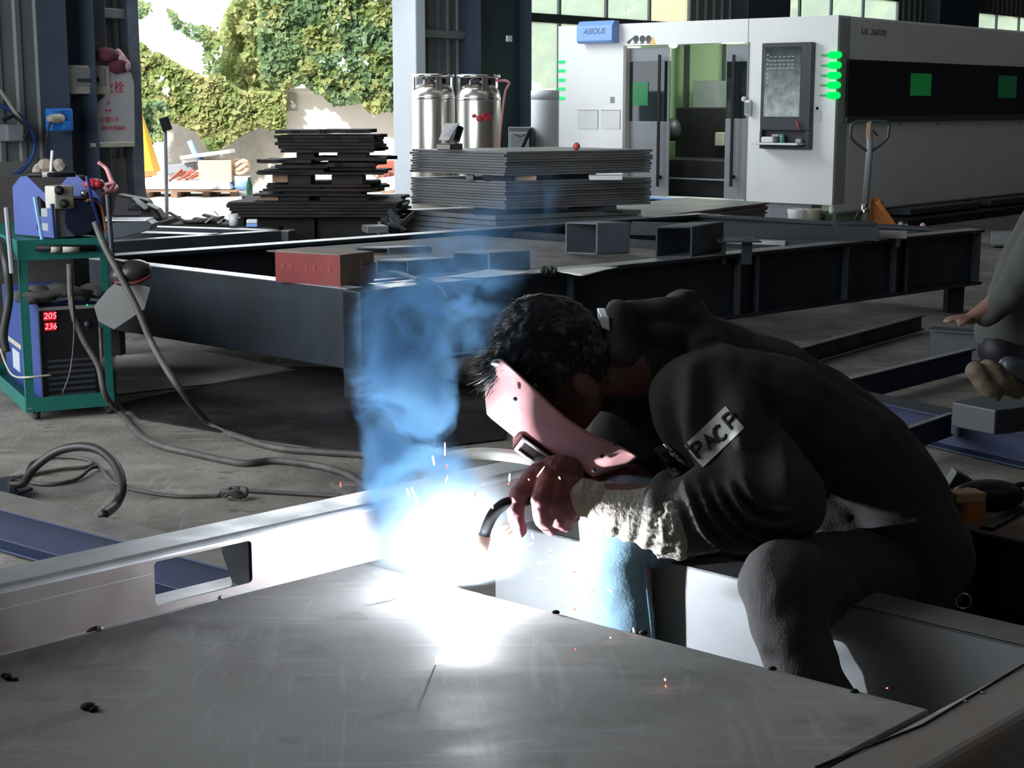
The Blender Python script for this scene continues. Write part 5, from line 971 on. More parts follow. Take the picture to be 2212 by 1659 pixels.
sm.tube([p + Z * .001 for p in (s0, s1, s2_)], .0018, 5); ob('weld_seam', sm, M_rust, wk)
for px, py in ((2085, 1516), (2122, 1497)): ob('weld_tack', MB().ell(pz(px, py, TP) + Z * .001, (.004, .004, .002), n=6), M_chrome, wk, smooth=True)
for q in (P1 + dl * 1.2 + dp * .3, P2 + db * .6 - nB * .1, D1b - dd * .2 + nd * .05, D0b + nd * .05): ob('support_leg', MB().mm(q.x - .03, q.x + .03, q.y - .03, q.y + .03, 0, TP - .06 if q.y < 2.6 else TP - .18), M_dark, wk)
q = A0 + na_ * .05; ob('support_leg', MB().mm(q.x - .03, q.x + .03, q.y - .03, q.y + .03, 0, TP - .006), M_dark, wk)
floorbeam((1500, 1210), (1900, 1310), .26, .24, .20, 'low beam hidden behind the workpiece carrying the welder\'s feet', m_=M_blue, ext=(.35, .1)) if 0 else None
# spatter lumps on the plate
for i, (px, py, s) in enumerate(((193, 1532, .012), (205, 1536, .009), (183, 1529, .008), (20, 1467, .010), (12, 1463, .008), (34, 1470, .006))):
    ob('weld_spatter', MB().ell(pz(px, py, TP) + Z * s * .3, (s, s * .7, s * .5), Matrix.Rotation(i * .7, 3, 'Z'), n=8), M_rust, wk, smooth=True)
# ================================================================ WELDING CART
Cc = pz(66, 912, 0); Yc = Cc.y
Cc = V((py_(58, 886, Yc).x, Yc, 0)); Cr = pz(244, 900, 0); ac = atan2(Cr.y - Cc.y, Cr.x - Cc.x)
ac = radians(27)
exc = V((cos(ac), sin(ac), 0)); eyc = V((-sin(ac), cos(ac), 0))
WC = abs((ppl(247, 860, Cc, eyc) - Cc).dot(exc)); DCt = 1.15
ct = thing('welding_cart', 'green angle-iron cart on small castors holding the blue welding machine', 'cart', tuple(Cc), ac)
def cf(px, py, d=0): p = ppl(px, py, Cc + eyc * d, eyc); return (p - Cc).dot(exc), p.z
zbt = cf(150, 883)[1]; zbb = cf(150, 850)[1]; ztt = cf(130, 516)[1]; ztb = cf(130, 560)[1]
zb0, zb1 = cf(150, 884)[1], cf(150, 853)[1]
def cl(*a, m=0): return MB().mm(*a, m)
for (x, y, sx, sy) in ((0, 0, 1, 1), (WC, 0, -1, 1), (0, DCt, 1, -1), (WC, DCt, -1, -1)):
    x2, y2 = x + sx * .038, y + sy * .038; t_ = .004; mb = MB()
    mb.mm(min(x, x2), max(x, x2), min(y, y + sy * t_), max(y, y + sy * t_), zb0, ztt); mb.mm(min(x, x + sx * t_), max(x, x + sx * t_), min(y, y2), max(y, y2), zb0, ztt); ob('post', mb, M_green, ct, local=True)
for y in (-.004, DCt): ob('lower_rail', cl(0, WC, y, y + .004, zb0, zb1), M_green, ct, local=True, bevel=.001); ob('upper_rail', cl(0, WC, y, y + .004, ztb, ztt), M_green, ct, local=True, bevel=.001)
for x in (-.004, WC): ob('lower_rail', cl(x, x + .004, 0, DCt, zb0, zb1), M_green, ct, local=True, bevel=.001); ob('upper_rail', cl(x, x + .004, 0, DCt, ztb, ztt), M_green, ct, local=True, bevel=.001)
ob('base_shelf', cl(0, WC, 0, DCt, zb0, zb0 + .006), M_green, ct, local=True); ob('top_shelf', cl(0, WC, 0, DCt, ztt - .02, ztt - .012), M_green, ct, local=True)
for x, y in ((.05, .05), (WC - .02, .03), (.03, DCt - .06), (WC - .05, DCt - .06)):
    w_ = ob('castor', MB().mm(x - .018, x - .014, y - .01, y + .02, .03, zb0).mm(x + .014, x + .018, y - .01, y + .02, .03, zb0), M_mgrey, ct, local=True)
    ob('castor_wheel', MB().lathe([(.026, -.014), (.034, -.010), (.034, .010), (.026, .014)], (x, y + .012, .034), (1, .3, 0), 16), M_rubber, w_, local=True, smooth=True)
for x in (.01, .02, WC - .02): ob('bolt', MB().lathe([(.004, 0), (.004, .003)], (x, -.004, zb0 + .02), (0, -1, 0), 6), M_mgrey, ct, local=True)
# tool roll on the top rail
a = cf(75, 535); b_ = cf(205, 535)
ob('rail_grip', MB().tube([(a[0], -.02, a[1]), (b_[0], -.02, b_[1])], .016, 10), M_black, ct, local=True, smooth=True)
for x0, x1 in ((107, 128), (132, 168)): p = cf(x0, 537); q = cf(x1, 537); ob('grip_band', MB().tube([(p[0], -.022, p[1]), (q[0], -.022, q[1])], .0175, 10), M_beige, ct, local=True, smooth=True)
# steel bars standing at the cart
ob('steel_bar', MB().tube([py_(14, 448, Yc - .04), py_(26, 590, Yc - .04)], .013, 8), M_mgrey, label='grey bar standing against the left corner of the cart', cat='bar')
ob('steel_bar', MB().tube([py_(232, 420, Yc + .15), py_(243, 560, Yc + .15)], .012, 8), M_dgrey, label='dark grey bar standing at the right corner of the cart', cat='bar')
# welding power source
zw1 = cf(150, 655, .06)[1]; x0 = cf(85, 700, .06)[0]; x1 = WC - .045
wm = thing('welding_machine', 'blue-sided welding power source with two red digit displays inside the cart', 'welding machine', tuple(Cc + eyc * .06), ac)
off = Matrix.Translation((0, 0, 0))
zf = zb0 + .008
ob('housing', MB().mm(x0 - .002, x1, .02, 1.02, zf, zw1), M_bluep, wm, local=True, bevel=.006)
ob('front_panel', MB().mm(x0, x1 - .003, 0, .02, zf + .005, zw1 - .003), M_black, wm, local=True, bevel=.005)
xs0 = cf(92, 690, .06)[0]; ob('front_trim', MB().mm(x0, x1 - .003, -.006, 0, zw1 - .03, zw1 - .012), M_mgrey, wm, local=True, bevel=.003)
for k, (a, b_, t_) in enumerate(((93, 121, '205'), (96, 121, '236'))):
    y0_, y1_ = ((674, 691), (697, 713))[k]; xa, z1_ = cf(a, y0_, .06); xb, z0_ = cf(b_, y1_, .06)
    dsp = ob('display', MB().mm(xa, xb, -.008, -.002, z0_, z1_), mat('display_red', (.1, 0, 0), .3, 0, 0, emit=(1, .01, .03), es=.55) if k == 0 else bpy.data.materials['display_red'], wm, local=True)
    text(t_, dsp, emis('digits', (1, .25, .3), 2.2) if k == 0 else bpy.data.materials['digits'], (z1_ - z0_) * 1.0, frame(Cc + eyc * .051 + exc * ((xa + xb) / 2) + Z * ((z0_ + z1_) / 2), exc, Z), 'digits', shear=.15)
xa, z1_ = cf(188, 659, .055); ob('green_lamp', MB().ell((xa, -.004, z1_), .005, n=8), M_ledg, wm, local=True, smooth=True)
for px, py in ((188, 700), (160, 690)): xa, za_ = cf(px, py, .06); ob('dial', MB().lathe([(.016, 0), (.016, .006), (.012, .016), (.0, .016)], (xa, 0, za_), (0, -1, 0), 16), M_dgrey, wm, local=True, smooth=True)
for k in range(7): xa = x0 + .03; ob('vent_slat', MB().mm(xa, x1 - .03, -.004, 0, zf + .05 + k * .028, zf + .062 + k * .028), M_dgrey, wm, local=True)
q = ppl(15, 745, Cc + exc * .045, exc); 
sp_ = Cc + exc * (x0 - .0025)
for px0, px1, py0, py1, m_, nm in ((18, 45, 735, 745, M_beige, 'side_lettering'), (30, 42, 757, 798, M_jamb, 'side_sticker')):
    a = ppl(px0, py1, sp_, exc); b_ = ppl(px1, py0, sp_, exc); ya = (a - Cc).dot(eyc) - .06; yb = (b_ - Cc).dot(eyc) - .06
    za2 = ppl((px0 + px1) / 2, py1, sp_, exc).z; zb2_ = ppl((px0 + px1) / 2, py0, sp_, exc).z; ob(nm, MB().mm(x0 - .005, x0 - .003, min(ya, yb), max(ya, yb), za2, zb2_), m_, wm, local=True)
# folded cloths and bags stuffed on top of the power source
cb_ = MB()
for k in range(5):
    xa = .03 + k * (WC - .10) / 4; cb_.ell((xa + .02, .12 + .03 * (k % 2), zw1 + .035 + .012 * (k % 3)), (.07, .14, .035), Matrix.Rotation(.3 * (k % 2), 3, 'Y'), n=12)
cb_.tube([(.0, .02, zw1 + .06), (.1, .0, zw1 + .05), (.2, .01, zw1 + .07), (WC - .05, .02, zw1 + .04)], .02, 8)
o = ob('folded_cloth', cb_, mat('grimy_cloth', (.04, .038, .036), .9, 0, .3, 14, .2), smooth=True, label='grimy dark cloths stuffed on top of the welding machine', cat='cloth'); o.matrix_world = WM[ct.name]
# wire feeder on the cart top
af = ac + radians(20); fx = V((cos(af), sin(af), 0)); fy = V((-sin(af), cos(af), 0)); fo = Cc + eyc * .06 + exc * cf(118, 515, .06)[0]
fd = thing('wire_feeder', 'blue wire feeder with carry frame and two black knobs on the cart top', 'wire feeder', tuple(fo + Z * ztt), af)
def cfl(px, py, d=.05): p = ppl(px, py, fo + fy * (d - .05), fy); return (p - fo).dot(fx), p.z - ztt
def side(x, th, d0=0):
    M0 = frame(V((x, d0, 0)), (0, 1, 0), (0, 0, 1)); h = cfl(55, 385)[1]
    outer = [(0, 0), (.36, 0), (.36, h * .80), (.28, h * .98), (.22, h), (0, h * .62)]; inner = [(.05, h * .34), (.15, h * .34), (.15, h * .62), (.12, h * .68), (.05, h * .55)]; inner2 = [(.05, .03), (.15, .03), (.15, h * .24), (.05, h * .24)]
    return curve_plate([outer, inner, inner2], th, M0, None, 'side_plate')
xL = cfl(118, 500)[0]; xR = cfl(222, 480)[0]; 
ob('side_plate', side(0, .006), M_bluep, fd); 
hb_ = cfl(190, 378)[1]
ob('side_plate', side(xR, .006), M_bluep, fd)
x60 = 0.0
ob('top_bar', MB().tube([(x60, .22, hb_), (cfl(188, 380)[0], .10, hb_)], .012, 8), M_black, fd, local=True, smooth=True); p0 = cfl(122, 378); p1 = cfl(146, 378); ob('grip_label', MB().tube([(p0[0] + .03, .18, hb_), (p1[0] + .03, .16, hb_)], .0135, 8), M_wht, fd, local=True)
ob('strut', MB().tube([(cfl(70, 425)[0], -.02, cfl(70, 425)[1]), (cfl(86, 515)[0], -.02, 0.0)], .009, 6), M_lblue, fd, local=True)
for k, (a, b_, c, d) in enumerate(((112, 440, 118, 515), (188, 380, 200, 440), (200, 440, 222, 510))): p = cfl(a, b_, .03); q = cfl(c, d, .03); ob('frame_bar', MB().sweep(rect(.014, .014), (p[0], -.012, p[1]), (q[0], -.012, q[1]), V((0, 1, 0))), M_bluep, fd, local=True, bevel=.002)
p0 = cfl(112, 452); p1 = cfl(150, 400); bx_ = ob('control_box', MB().mm(p0[0], p1[0] + .005, -.03, .06, p0[1], p1[1]), M_beige, fd, local=True, bevel=.008)
for px, py in ((126, 411), (137, 440)): x_, z_ = cfl(px, py, .02); ob('knob', MB().lathe([(.022, 0), (.021, .012), (.014, .014), (.012, .03), (.0, .03)], (x_, -.03, z_), (0, -1, 0), 16), M_black, bx_, local=True, smooth=True)
ob('lower_box', MB().mm(p0[0] + .01, p1[0] + .02, -.005, .12, 0, p0[1]), M_mgrey, fd, local=True, bevel=.006)
ob('motor_housing', MB().mm(p1[0], xR - .004, .03, .28, .0, hb_ * .62), M_black, fd, local=True, bevel=.012)
sx, sz = cfl(170, 500); ob('wire_spool', MB().lathe([(.085, 0), (.085, .01), (.03, .012), (.03, .06), (.085, .062), (.085, .072)], (sx, .05, .09), (0, -1, 0), 24), mat('spool_navy', (.02, .025, .06), .4, 0, .2, 9), fd, local=True, smooth=False)
for k in range(4): ob('drive_roller', MB().lathe([(.018, 0), (.018, .02)], (cfl(168 + 8 * (k % 2), 0)[0], .03, hb_ * .52 + .05 * (k // 2)), (0, -1, 0), 12), M_black if k % 2 else M_chrome, fd, local=True, smooth=True)
ob('wire_guide', MB().tube(smooth_path([V((sx, .0, .1)), V((sx + .05, -.01, .17)), V((xR - .01, .0, .14)), V((xR, -.02, .02))]), .008, 6), M_orange, fd, local=True, smooth=True)
rh = py_(200, 398, Yc + .45); ob('red_connector', MB().ell(rh, (.045, .06, .03), n=12).ell(rh + V((.03, 0, .0)), (.03, .05, .025), n=10), M_redp, smooth=True, label='red plastic connector lying behind the wire feeder', cat='connector')
ob('pink_hose', MB().tube(smooth_path([py_(212, 350, Yc + .9), py_(230, 365, Yc + .9), py_(241, 392, Yc + .8), py_(252, 405, Yc + .7), py_(240, 416, Yc + .6), py_(226, 402, Yc + .6), py_(246, 396, Yc + .6), py_(236, 412, Yc + .6), py_(208, 430, Yc + .5), py_(200, 450, Yc + .5)]), .011, 6), M_pink, smooth=True, label='looped pink gas hose behind the wire feeder', cat='hose')
ob('steel_rod', MB().tube([py_(113, 325, Yc + .5), py_(110, 372, Yc + .5)], .008, 6), M_wht, label='thin white rod standing above the wire feeder', cat='rod')
for k, (px, py, r_) in enumerate(((100, 352, .04), (130, 352, .035), (84, 362, .035))): ob('crumpled_paper', MB().ell(py_(px, py + 6, Yc + 1.2), (r_ * 1.3, r_, r_), Matrix.Rotation(k, 3, 'Y'), n=7), M_cardgrey, label=('crumpled brown paper behind the feeder by the white rod', 'crumpled brown paper right of the white rod', 'small crumpled paper left of the white rod')[k], cat='paper')
A = py_(70, 382, Yc + 1.2); ob('shelf_box', MB().mm(A.x - .25, A.x + .22, A.y - .05, A.y + .25, 0, A.z - .0), M_rust, bevel=.01, label='dark cabinet behind the cart carrying crumpled papers', cat='cabinet')
# welding helmet hanging on the cart corner with its grey bib
hc = py_(282, 590, Yc - .02); hl = thing('welding_helmet', 'dark welding helmet hung upside down on the right corner of the cart', 'helmet', tuple(hc))
hm = MB(); R_ = Matrix.Rotation(-.25, 3, 'Y'); hm.ell(hc, (.10, .09, .062), R_, n=20); ob('shell', hm, M_black if 0 else mat('helmet_black', (.025, .022, .022), .35, 0, .1, 8), hl, smooth=True)
ob('rim', MB().tube(smooth_path([hc + R_ @ V(p) for p in ((-.06, -.085, -.02), (.03, -.088, -.045), (.095, -.03, -.035))]), .008, 6), M_redp if 0 else mat('dull_red_rim', (.12, .02, .02), .5, 0, 0), hl, smooth=True)
ob('strap', MB().tube(smooth_path([hc + V((-.02, -.05, .05)), hc + V((-.07, -.03, .06)), py_(232, 560, Yc - .02)]), .009, 6), M_black, hl)
fs_ = MB(); pp_ = [(258, 604), (325, 622), (312, 668), (246, 712), (212, 694), (203, 662), (232, 626)]; fs_.prism([py_(a, b_, Yc - .06) for i, (a, b_) in enumerate(pp_)], (0, .004, 0)); ob('face_shield', fs_, mat('grey_shield', (.13, .13, .127), .35, 0, .1, 6, alpha=1), hl, bevel=.001)
# rags, clothes on the left
ob('black_hose', MB().tube(smooth_path([py_(2, 520, Yc + .25), py_(12, 560, Yc), py_(20, 640, Yc - .01), py_(8, 720, Yc), py_(14, 760, Yc)]), .02, 8), M_blackc, smooth=True, label='thick black hose looped at the left side of the cart', cat='hose')
# ---------------------------------------------------------------- cables
def cable(name, pts, r, m_, label, k=8): return ob(name, MB().tube(smooth_path(pts, k), r, 8), m_, smooth=True, label=label, cat='cable')
g_ = lambda px, py, z=.016: pz(px, py, z)
cable('torch_cable', [py_(205, 480, Yc - .02), py_(225, 530, Yc - .06), py_(262, 600, Yc - .12), py_(298, 670, Yc - .16), py_(330, 745, Yc - .2), py_(385, 835, Yc - .35), g_(455, 917), g_(520, 945), g_(600, 968), g_(700, 977), g_(800, 985), g_(880, 1010)], .016, M_cable, 'thick grey torch cable curving from the feeder over the floor into the smoke')
cable('ground_cable', [py_(150, 570, Yc + .02), py_(155, 660, Yc - .0), py_(178, 730, Yc - .01), py_(212, 790, Yc - .02), py_(228, 855, Yc - .03), g_(262, 893), g_(300, 938), g_(345, 962), g_(420, 980), g_(520, 1000), g_(590, 995), g_(680, 1005), g_(750, 1025), g_(800, 1060), g_(850, 1090)], .015, M_cable, 'grey ground cable from the cart base across the floor toward the smoke')
cable('thin_cable', [g_(-60, 1050, .01), g_(0, 1035, .01), g_(60, 1027, .01), g_(130, 1014, .01), g_(190, 1008, .01), g_(196, 997, .012), g_(170, 989, .01), g_(110, 988, .01), g_(70, 1000, .01), g_(58, 1020, .012), g_(60, 1040, .01), g_(110, 1046, .01), g_(165, 1035, .01), g_(195, 1012, .02), g_(215, 1010, .01), g_(232, 1030, .01), g_(250, 1045, .01), g_(290, 1058, .01), g_(380, 1072, .01), g_(478, 1070, .01)], .008, M_cable, 'thin looped brown cable on the floor at the left', 6)
cable('thin_cable', [g_(530, 1060, .01), g_(600, 1064, .01), g_(700, 1070, .01), g_(780, 1078, .01), g_(850, 1100, .01)], .008, M_cable, 'thin brown cable running from the knot toward the smoke', 6)
kn = MB(); kc = g_(505, 1064, .03)
for k in range(3): kn.tube([kc + V((.05 * cos(t_ + k) * (1 - .15 * k), .03 * sin(t_ * 1.0 + k), .012 * sin(2 * t_ + k))) for t_ in [2 * pi * i / 14 for i in range(15)]], .009, 6)
ob('cable_knot', kn, M_cable, smooth=True, label='lumpy cable knot on the concrete floor left of the smoke', cat='knot')
cable('thin_cable', [py_(155, 640, Yc - .02), py_(160, 720, Yc - .03), py_(152, 800, Yc - .03), py_(135, 850, Yc - .02)], .004, M_cable, 'very thin wire hanging down the front of the welding machine', 5)
cable('thin_cable', [py_(0, 752, Yc + .35), py_(14, 790, Yc + .3), py_(30, 812, Yc + .1), py_(60, 815, Yc - .01), py_(110, 810, Yc + .04)], .005, M_beige, 'thin pale wire hanging around the left post of the cart', 5)
# ground magnet with the arched black lead
gmg = thing('ground_magnet', 'flat steel ground clamp block with a bolt at the left floor', 'clamp', tuple(g_(35, 1070, 0)))
q = [g_(-60, 1070, .0), g_(0, 1098, .0), g_(72, 1070, .0), g_(20, 1046, .0)]; ob('plate', MB().prism(ccw([p + Z * .02 for p in q]), Z * .012), M_dark, gmg, bevel=.002)
ob('block', MB().prism(ccw([p * 1.0 for p in (g_(-20, 1070, 0), g_(5, 1082, 0), g_(40, 1070, 0), g_(10, 1058, 0))]), Z * .02), M_rust, gmg)
bb = g_(25, 1062, .034); ob('bolt', MB().lathe([(.022, 0), (.022, .02), (.012, .022), (.012, .05), (.0, .05)], bb, Z, 8), M_dgrey, gmg)
cable('black_lead', [bb + Z * .03, py_(50, 1043, bb.y), py_(75, 1010, bb.y + .05), py_(120, 977, bb.y + .05), py_(170, 965, bb.y), py_(215, 973, bb.y - .1), py_(250, 1005, bb.y - .25), py_(264, 1050, bb.y - .4), py_(250, 1090, bb.y - .5), g_(222, 1112, .17)], .017, M_blackc, 'stiff black lead arching up from the ground clamp at the left')
# ================================================================ PEOPLE
import bmesh
pp = py_
def remesh(mb, vox, it=4, fac=.6, name='body'):
    me = mesh_of(mb, name); bm = bmesh.new(); bm.from_mesh(me); bmesh.ops.recalc_face_normals(bm, faces=bm.faces); bm.to_mesh(me); bm.free()
    o = bpy.data.objects.new('tmp', me); COL.objects.link(o)
    r = o.modifiers.new('r', 'REMESH'); r.mode = 'VOXEL'; r.voxel_size = vox
    if it: s = o.modifiers.new('s', 'SMOOTH'); s.iterations = it; s.factor = fac
    dg = bpy.context.evaluated_depsgraph_get(); out = bpy.data.meshes.new_from_object(o.evaluated_get(dg))
    bpy.data.objects.remove(o); bpy.data.meshes.remove(me); out.polygons.foreach_set('use_smooth', [True] * len(out.polygons)); out.name = name
    return out
def displace(me, fn):
    n = len(me.vertices); co = np.empty(n * 3, 'f'); me.vertices.foreach_get('co', co); co = co.reshape(-1, 3)
    no = np.empty(n * 3, 'f'); me.vertex_normals.foreach_get('vector', no); no = no.reshape(-1, 3)
    h = fn(co, no); co = co + (no * h[:, None] if h.ndim == 1 else h); me.vertices.foreach_set('co', co.astype('f').ravel()); me.update()
def link(name, me, mats, par):
    me.transform(WM[par.name].inverted()); return ob(name, me, mats, par)
def nz(co, s, off=0):
    return np.array([noise.noise(V((float(a) * s + off, float(b) * s, float(c) * s))) for a, b, c in co])
M_hood = mat('black_hoodie_cloth', (.045, .038, .040), .95, 0, .12, 30, .25, bscale=260)
M_jean = mat('grey_work_trousers', (.036, .034, .034), .95, 0, .15, 14, .25, bscale=220)
M_jean_lit = mat('arc_lit_trousers', (.12, .20, .26), .95, 0, .18, 60, .25, bscale=240)  # same trousers as the grey leg, arc light put into the colour
M_skin = mat('skin', (.15, .075, .058), .55, 0, .08, 12)
M_hair = mat('black_hair', (.008, .007, .007), .45, 0, .1, 10)
M_mask = mat('red_fibre_mask', (.60, .30, .30), .55, 0, .06, 9, .05, col2=(.42, .16, .17), amt=.35)
M_gaunt = mat('fuzzy_grey_gauntlet', (.33, .30, .26), .95, 0, .18, 20, .5, bscale=150)
M_gleather = mat('maroon_glove_leather', (.16, .055, .065), .7, 0, .2, 16, .3, bscale=60)
we = thing('person', 'crouching welder in a black hoodie bent over the arc, face behind a pink mask', 'person', (.72, 2.86, 0))
# ---- head frame
HC = pp(1192, 788, 2.76); fdir = V((-.57, 0, -.82)).normalized(); udir = V((-.82, 0, .57)).normalized(); ldir = V((0, -1, 0))
HR = Matrix((( fdir.x, ldir.x, udir.x), (fdir.y, ldir.y, udir.y), (fdir.z, ldir.z, udir.z)))
def hd(f, l, u): return HC + fdir * f + ldir * l + udir * u
nb = pp(1455, 800, 2.82)
b = MB(); b.ell(hd(-.005, 0, .02), (.094, .074, .088), HR, 20); b.ell(hd(.022, 0, -.045), (.066, .06, .075), HR, 18); b.ell(hd(.05, 0, -.095), (.03, .032, .024), HR, 12)
b.cap(hd(.085, 0, -.015), hd(.105, 0, -.045), .010, .013, 10); b.ell(hd(.078, .03, .0), (.014, .02, .012), HR, 10); b.ell(hd(.078, -.03, .0), (.014, .02, .012), HR, 10)
b.ell(hd(.086, 0, -.072), (.010, .025, .008), HR, 10)
for s in (1, -1): b.ell(hd(-.012, s * .074, -.062), (.020, .010, .032), HR, 12); b.ell(hd(-.022, s * .080, -.055), (.012, .006, .024), HR, 10)
b.chain([hd(-.03, 0, -.04), hd(-.065, 0, -.10), nb], [.058, .055, .062])
S = [pp(1945, 1160, 2.86), pp(1900, 1045, 2.86), pp(1790, 930, 2.85), pp(1650, 858, 2.84), pp(1545, 815, 2.83)]
b.chain(S + [nb], [.095, .085, .085, .085, .07, .055])
shL = pp(1512, 868, 2.66); elL = pp(1672, 1095, 2.53); wrL = pp(1262, 1074, 2.575)
shR = pp(1475, 830, 3.0); elR = pp(1490, 1040, 2.98); wrR = pp(1285, 1050, 2.74)
for s_, e_, w_ in ((shL, elL, wrL), (shR, elR, wrR)): b.chain([S[3], s_, e_, w_], [.06, .052, .038, .026])
hiL = pp(1905, 1225, 2.75); knL = pp(1690, 1258, 2.43); anL = pp(1800, 1600, 2.39)
hiR = pp(1905, 1205, 3.0); knR = pp(1345, 1120, 2.70); anR = pp(1375, 1500, 2.70)
knR = V((knR.x, knR.y, knR.z))
for h_, k_, a_ in ((hiL, knL, anL), (hiR, knR, anR)):
    b.chain([S[0], h_, k_, a_], [.08, .07, .05, .034]); b.chain([a_, a_ + V((-.02, -.0, -.06)), a_ + V((-.15, -.03, -.085))], [.036, .036, .028])
b.ell(wrR + V((-.05, -.01, -.01)), (.045, .025, .03), n=12)
me = remesh(b, .006, 3, .5, 'body'); body = link('body', me, M_skin, we)
for s in (1, -1): e_ = ob('eye', MB().ell(hd(.074, s * .03, -.008), .012, n=10), M_wht, body, smooth=True)
# ---- hair
b = MB(); b.ell(hd(-.018, 0, .022), (.100, .081, .104), HR, 28)
b.ell(hd(-.055, 0, -.045), (.060, .066, .06), HR, 18); b.ell(hd(.052, 0, .075), (.038, .058, .036), HR, 16)
me = remesh(b, .005, 3, .5, 'hair')
displace(me, lambda co, no: nz(co, 45) * .005 + nz(co, 120, 5) * .0025)
bm = bmesh.new(); bm.from_mesh(me); kill = []
for v in bm.verts:
    d = v.co - HC; f_, l_, u_ = d.dot(fdir), d.dot(ldir), d.dot(udir)
    if (u_ < .05 and f_ > .03 + .3 * max(0, u_)) or (u_ < -.028 and f_ > -.038): kill.append(v)
bmesh.ops.delete(bm, geom=kill, context='VERTS')
bm.verts.ensure_lookup_table(); bm.normal_update(); rnd = random.Random(3); base = [(v.co.copy(), v.normal.copy()) for v in bm.verts]
for i in range(2600):
    p, n_ = rnd.choice(base); d = p - HC; f_, u_ = d.dot(fdir), d.dot(udir)
    flow = (fdir * .9 + udir * (.25 if u_ > 0 else -.5) + ldir * rnd.gauss(0, .35) + V((rnd.gauss(0, .25), 0, rnd.gauss(0, .25)))).normalized()
    L = rnd.uniform(.012, .028) * (1.25 if (f_ > .02 and u_ > .02) else .8); w = .0009; sd_ = n_.cross(flow).normalized() * w
    m1 = p + flow * L * .5 + n_ * L * .22; e1 = p + flow * L + n_ * L * rnd.uniform(.05, .32)
    vs = [bm.verts.new(q) for q in (p - sd_, p + sd_, m1 + sd_ * .8, m1 - sd_ * .8, e1)]
    try: bm.faces.new((vs[0], vs[1], vs[2], vs[3])); bm.faces.new((vs[3], vs[2], vs[4]))
    except Exception: pass
bm.to_mesh(me); bm.free(); me.polygons.foreach_set('use_smooth', [True] * len(me.polygons)); link('hair', me, M_hair, we)
# ---- hoodie
b = MB()
for dy, rs in ((-.13, [.100, .098, .094, .094, .080]), (0, [.118, .114, .108, .112, .104]), (.14, [.100, .098, .094, .094, .080])): b.chain([p + V((0, dy, 0)) for p in S], rs)
for dy in (-.08, .1): b.chain([pp(1800, 1085, 2.84 + dy), pp(1700, 1000, 2.84 + dy), pp(1560, 900, 2.84 + dy)], [.10, .11, .10])
b.chain([S[4] + V((.03, -.10, -.03)), shL + V((.0, .01, .0)), elL + V((.01, 0, .01)), pp(1475, 1110, 2.545)], [.085, .088, .078, .070], 20)
b.chain([S[4] + V((.03, .12, -.03)), shR, elR, pp(1390, 1050, 2.86)], [.085, .085, .068, .058], 18)
b.chain([pp(1545, 940, 2.86), pp(1440, 925, 2.86), pp(1385, 900, 2.88), pp(1345, 962, 2.90)], [.10, .090, .088, .072], 18)
# neck of the hoodie and the bunched hood
b.chain([pp(1550, 805, 2.83), pp(1440, 790, 2.82), pp(1366, 782, 2.81), pp(1335, 808, 2.80)], [.10, .092, .084, .072], 20)
b.chain([pp(1470, 860, 2.82), pp(1390, 850, 2.82)], [.09, .07], 18)
b.ell(pp(1430, 705, 2.83), (.085, .11, .040), Matrix.Rotation(.06, 3, 'Y'), 20); b.ell(pp(1478, 668, 2.84), (.044, .10, .034), n=18); b.ell(pp(1500, 730, 2.83), (.06, .12, .05), n=16)
b.chain([pp(1338, 672, 2.74), pp(1330, 668, 2.83), pp(1338, 672, 2.92)], [.018, .020, .018]); b.chain([pp(1338, 680, 2.74), pp(1345, 760, 2.72)], [.02, .03]); b.chain([pp(1338, 680, 2.92), pp(1345, 760, 2.94)], [.02, .03])
b.chain([pp(1360, 670, 2.76), pp(1440, 668, 2.76), pp(1500, 640, 2.80)], [.024, .028, .020])
me = remesh(b, .006, 5, .6, 'hoodie')
eA_ = np.array(elL); sA_ = np.array(shL); cA_ = np.array(pp(1450, 1108, 2.545)); crease = np.array(pp(1548, 1052, 2.47))
def folds(co, no):
    h = nz(co, 9) * .010 + nz(co, 24, 7) * .004
    front = np.clip((2.70 - co[:, 1]) / .08, 0, 1)
    C = np.array(pp(1688, 1012, 2.5)); dx = co[:, 0] - C[0]; dz = co[:, 2] - C[2]; r = np.sqrt(dx ** 2 + dz ** 2); ang = np.degrees(np.arctan2(dz, dx))
    aw = np.clip((-ang - 78) / 18, 0, 1) * np.clip((172 + ang) / 18, 0, 1)
    w = front * aw * np.clip((r - .045) / .02, 0, 1) * np.clip((.185 - r) / .03, 0, 1)
    ph = r * 265 + ang * .022 + nz(co, 11, 3) * 2.2; wav = np.sin(ph)
    h += w * (np.clip(wav, -.35, 1) - .2) * .014
    # long soft folds along the upper arm
    q = co - sA_; ax = (crease - sA_) / np.linalg.norm(crease - sA_); t = q @ ax; pr = q - np.outer(t, ax); ac_ = pr[:, 0] * .8 + pr[:, 2] * .6
    w2 = np.exp(-((t - .10) / .10) ** 2) * front * (co[:, 0] < sA_[0] + .12)
    h += w2 * np.sin(ac_ * 88 + t * 24 + nz(co, 10, 9) * 1.6) * .0115
    return h
displace(me, folds); hoodie_bvh = None
bmh = bmesh.new(); bmh.from_mesh(me); hoodie_bvh = BVHTree.FromBMesh(bmh)
hoodie = link('hoodie', me, M_hood, we)
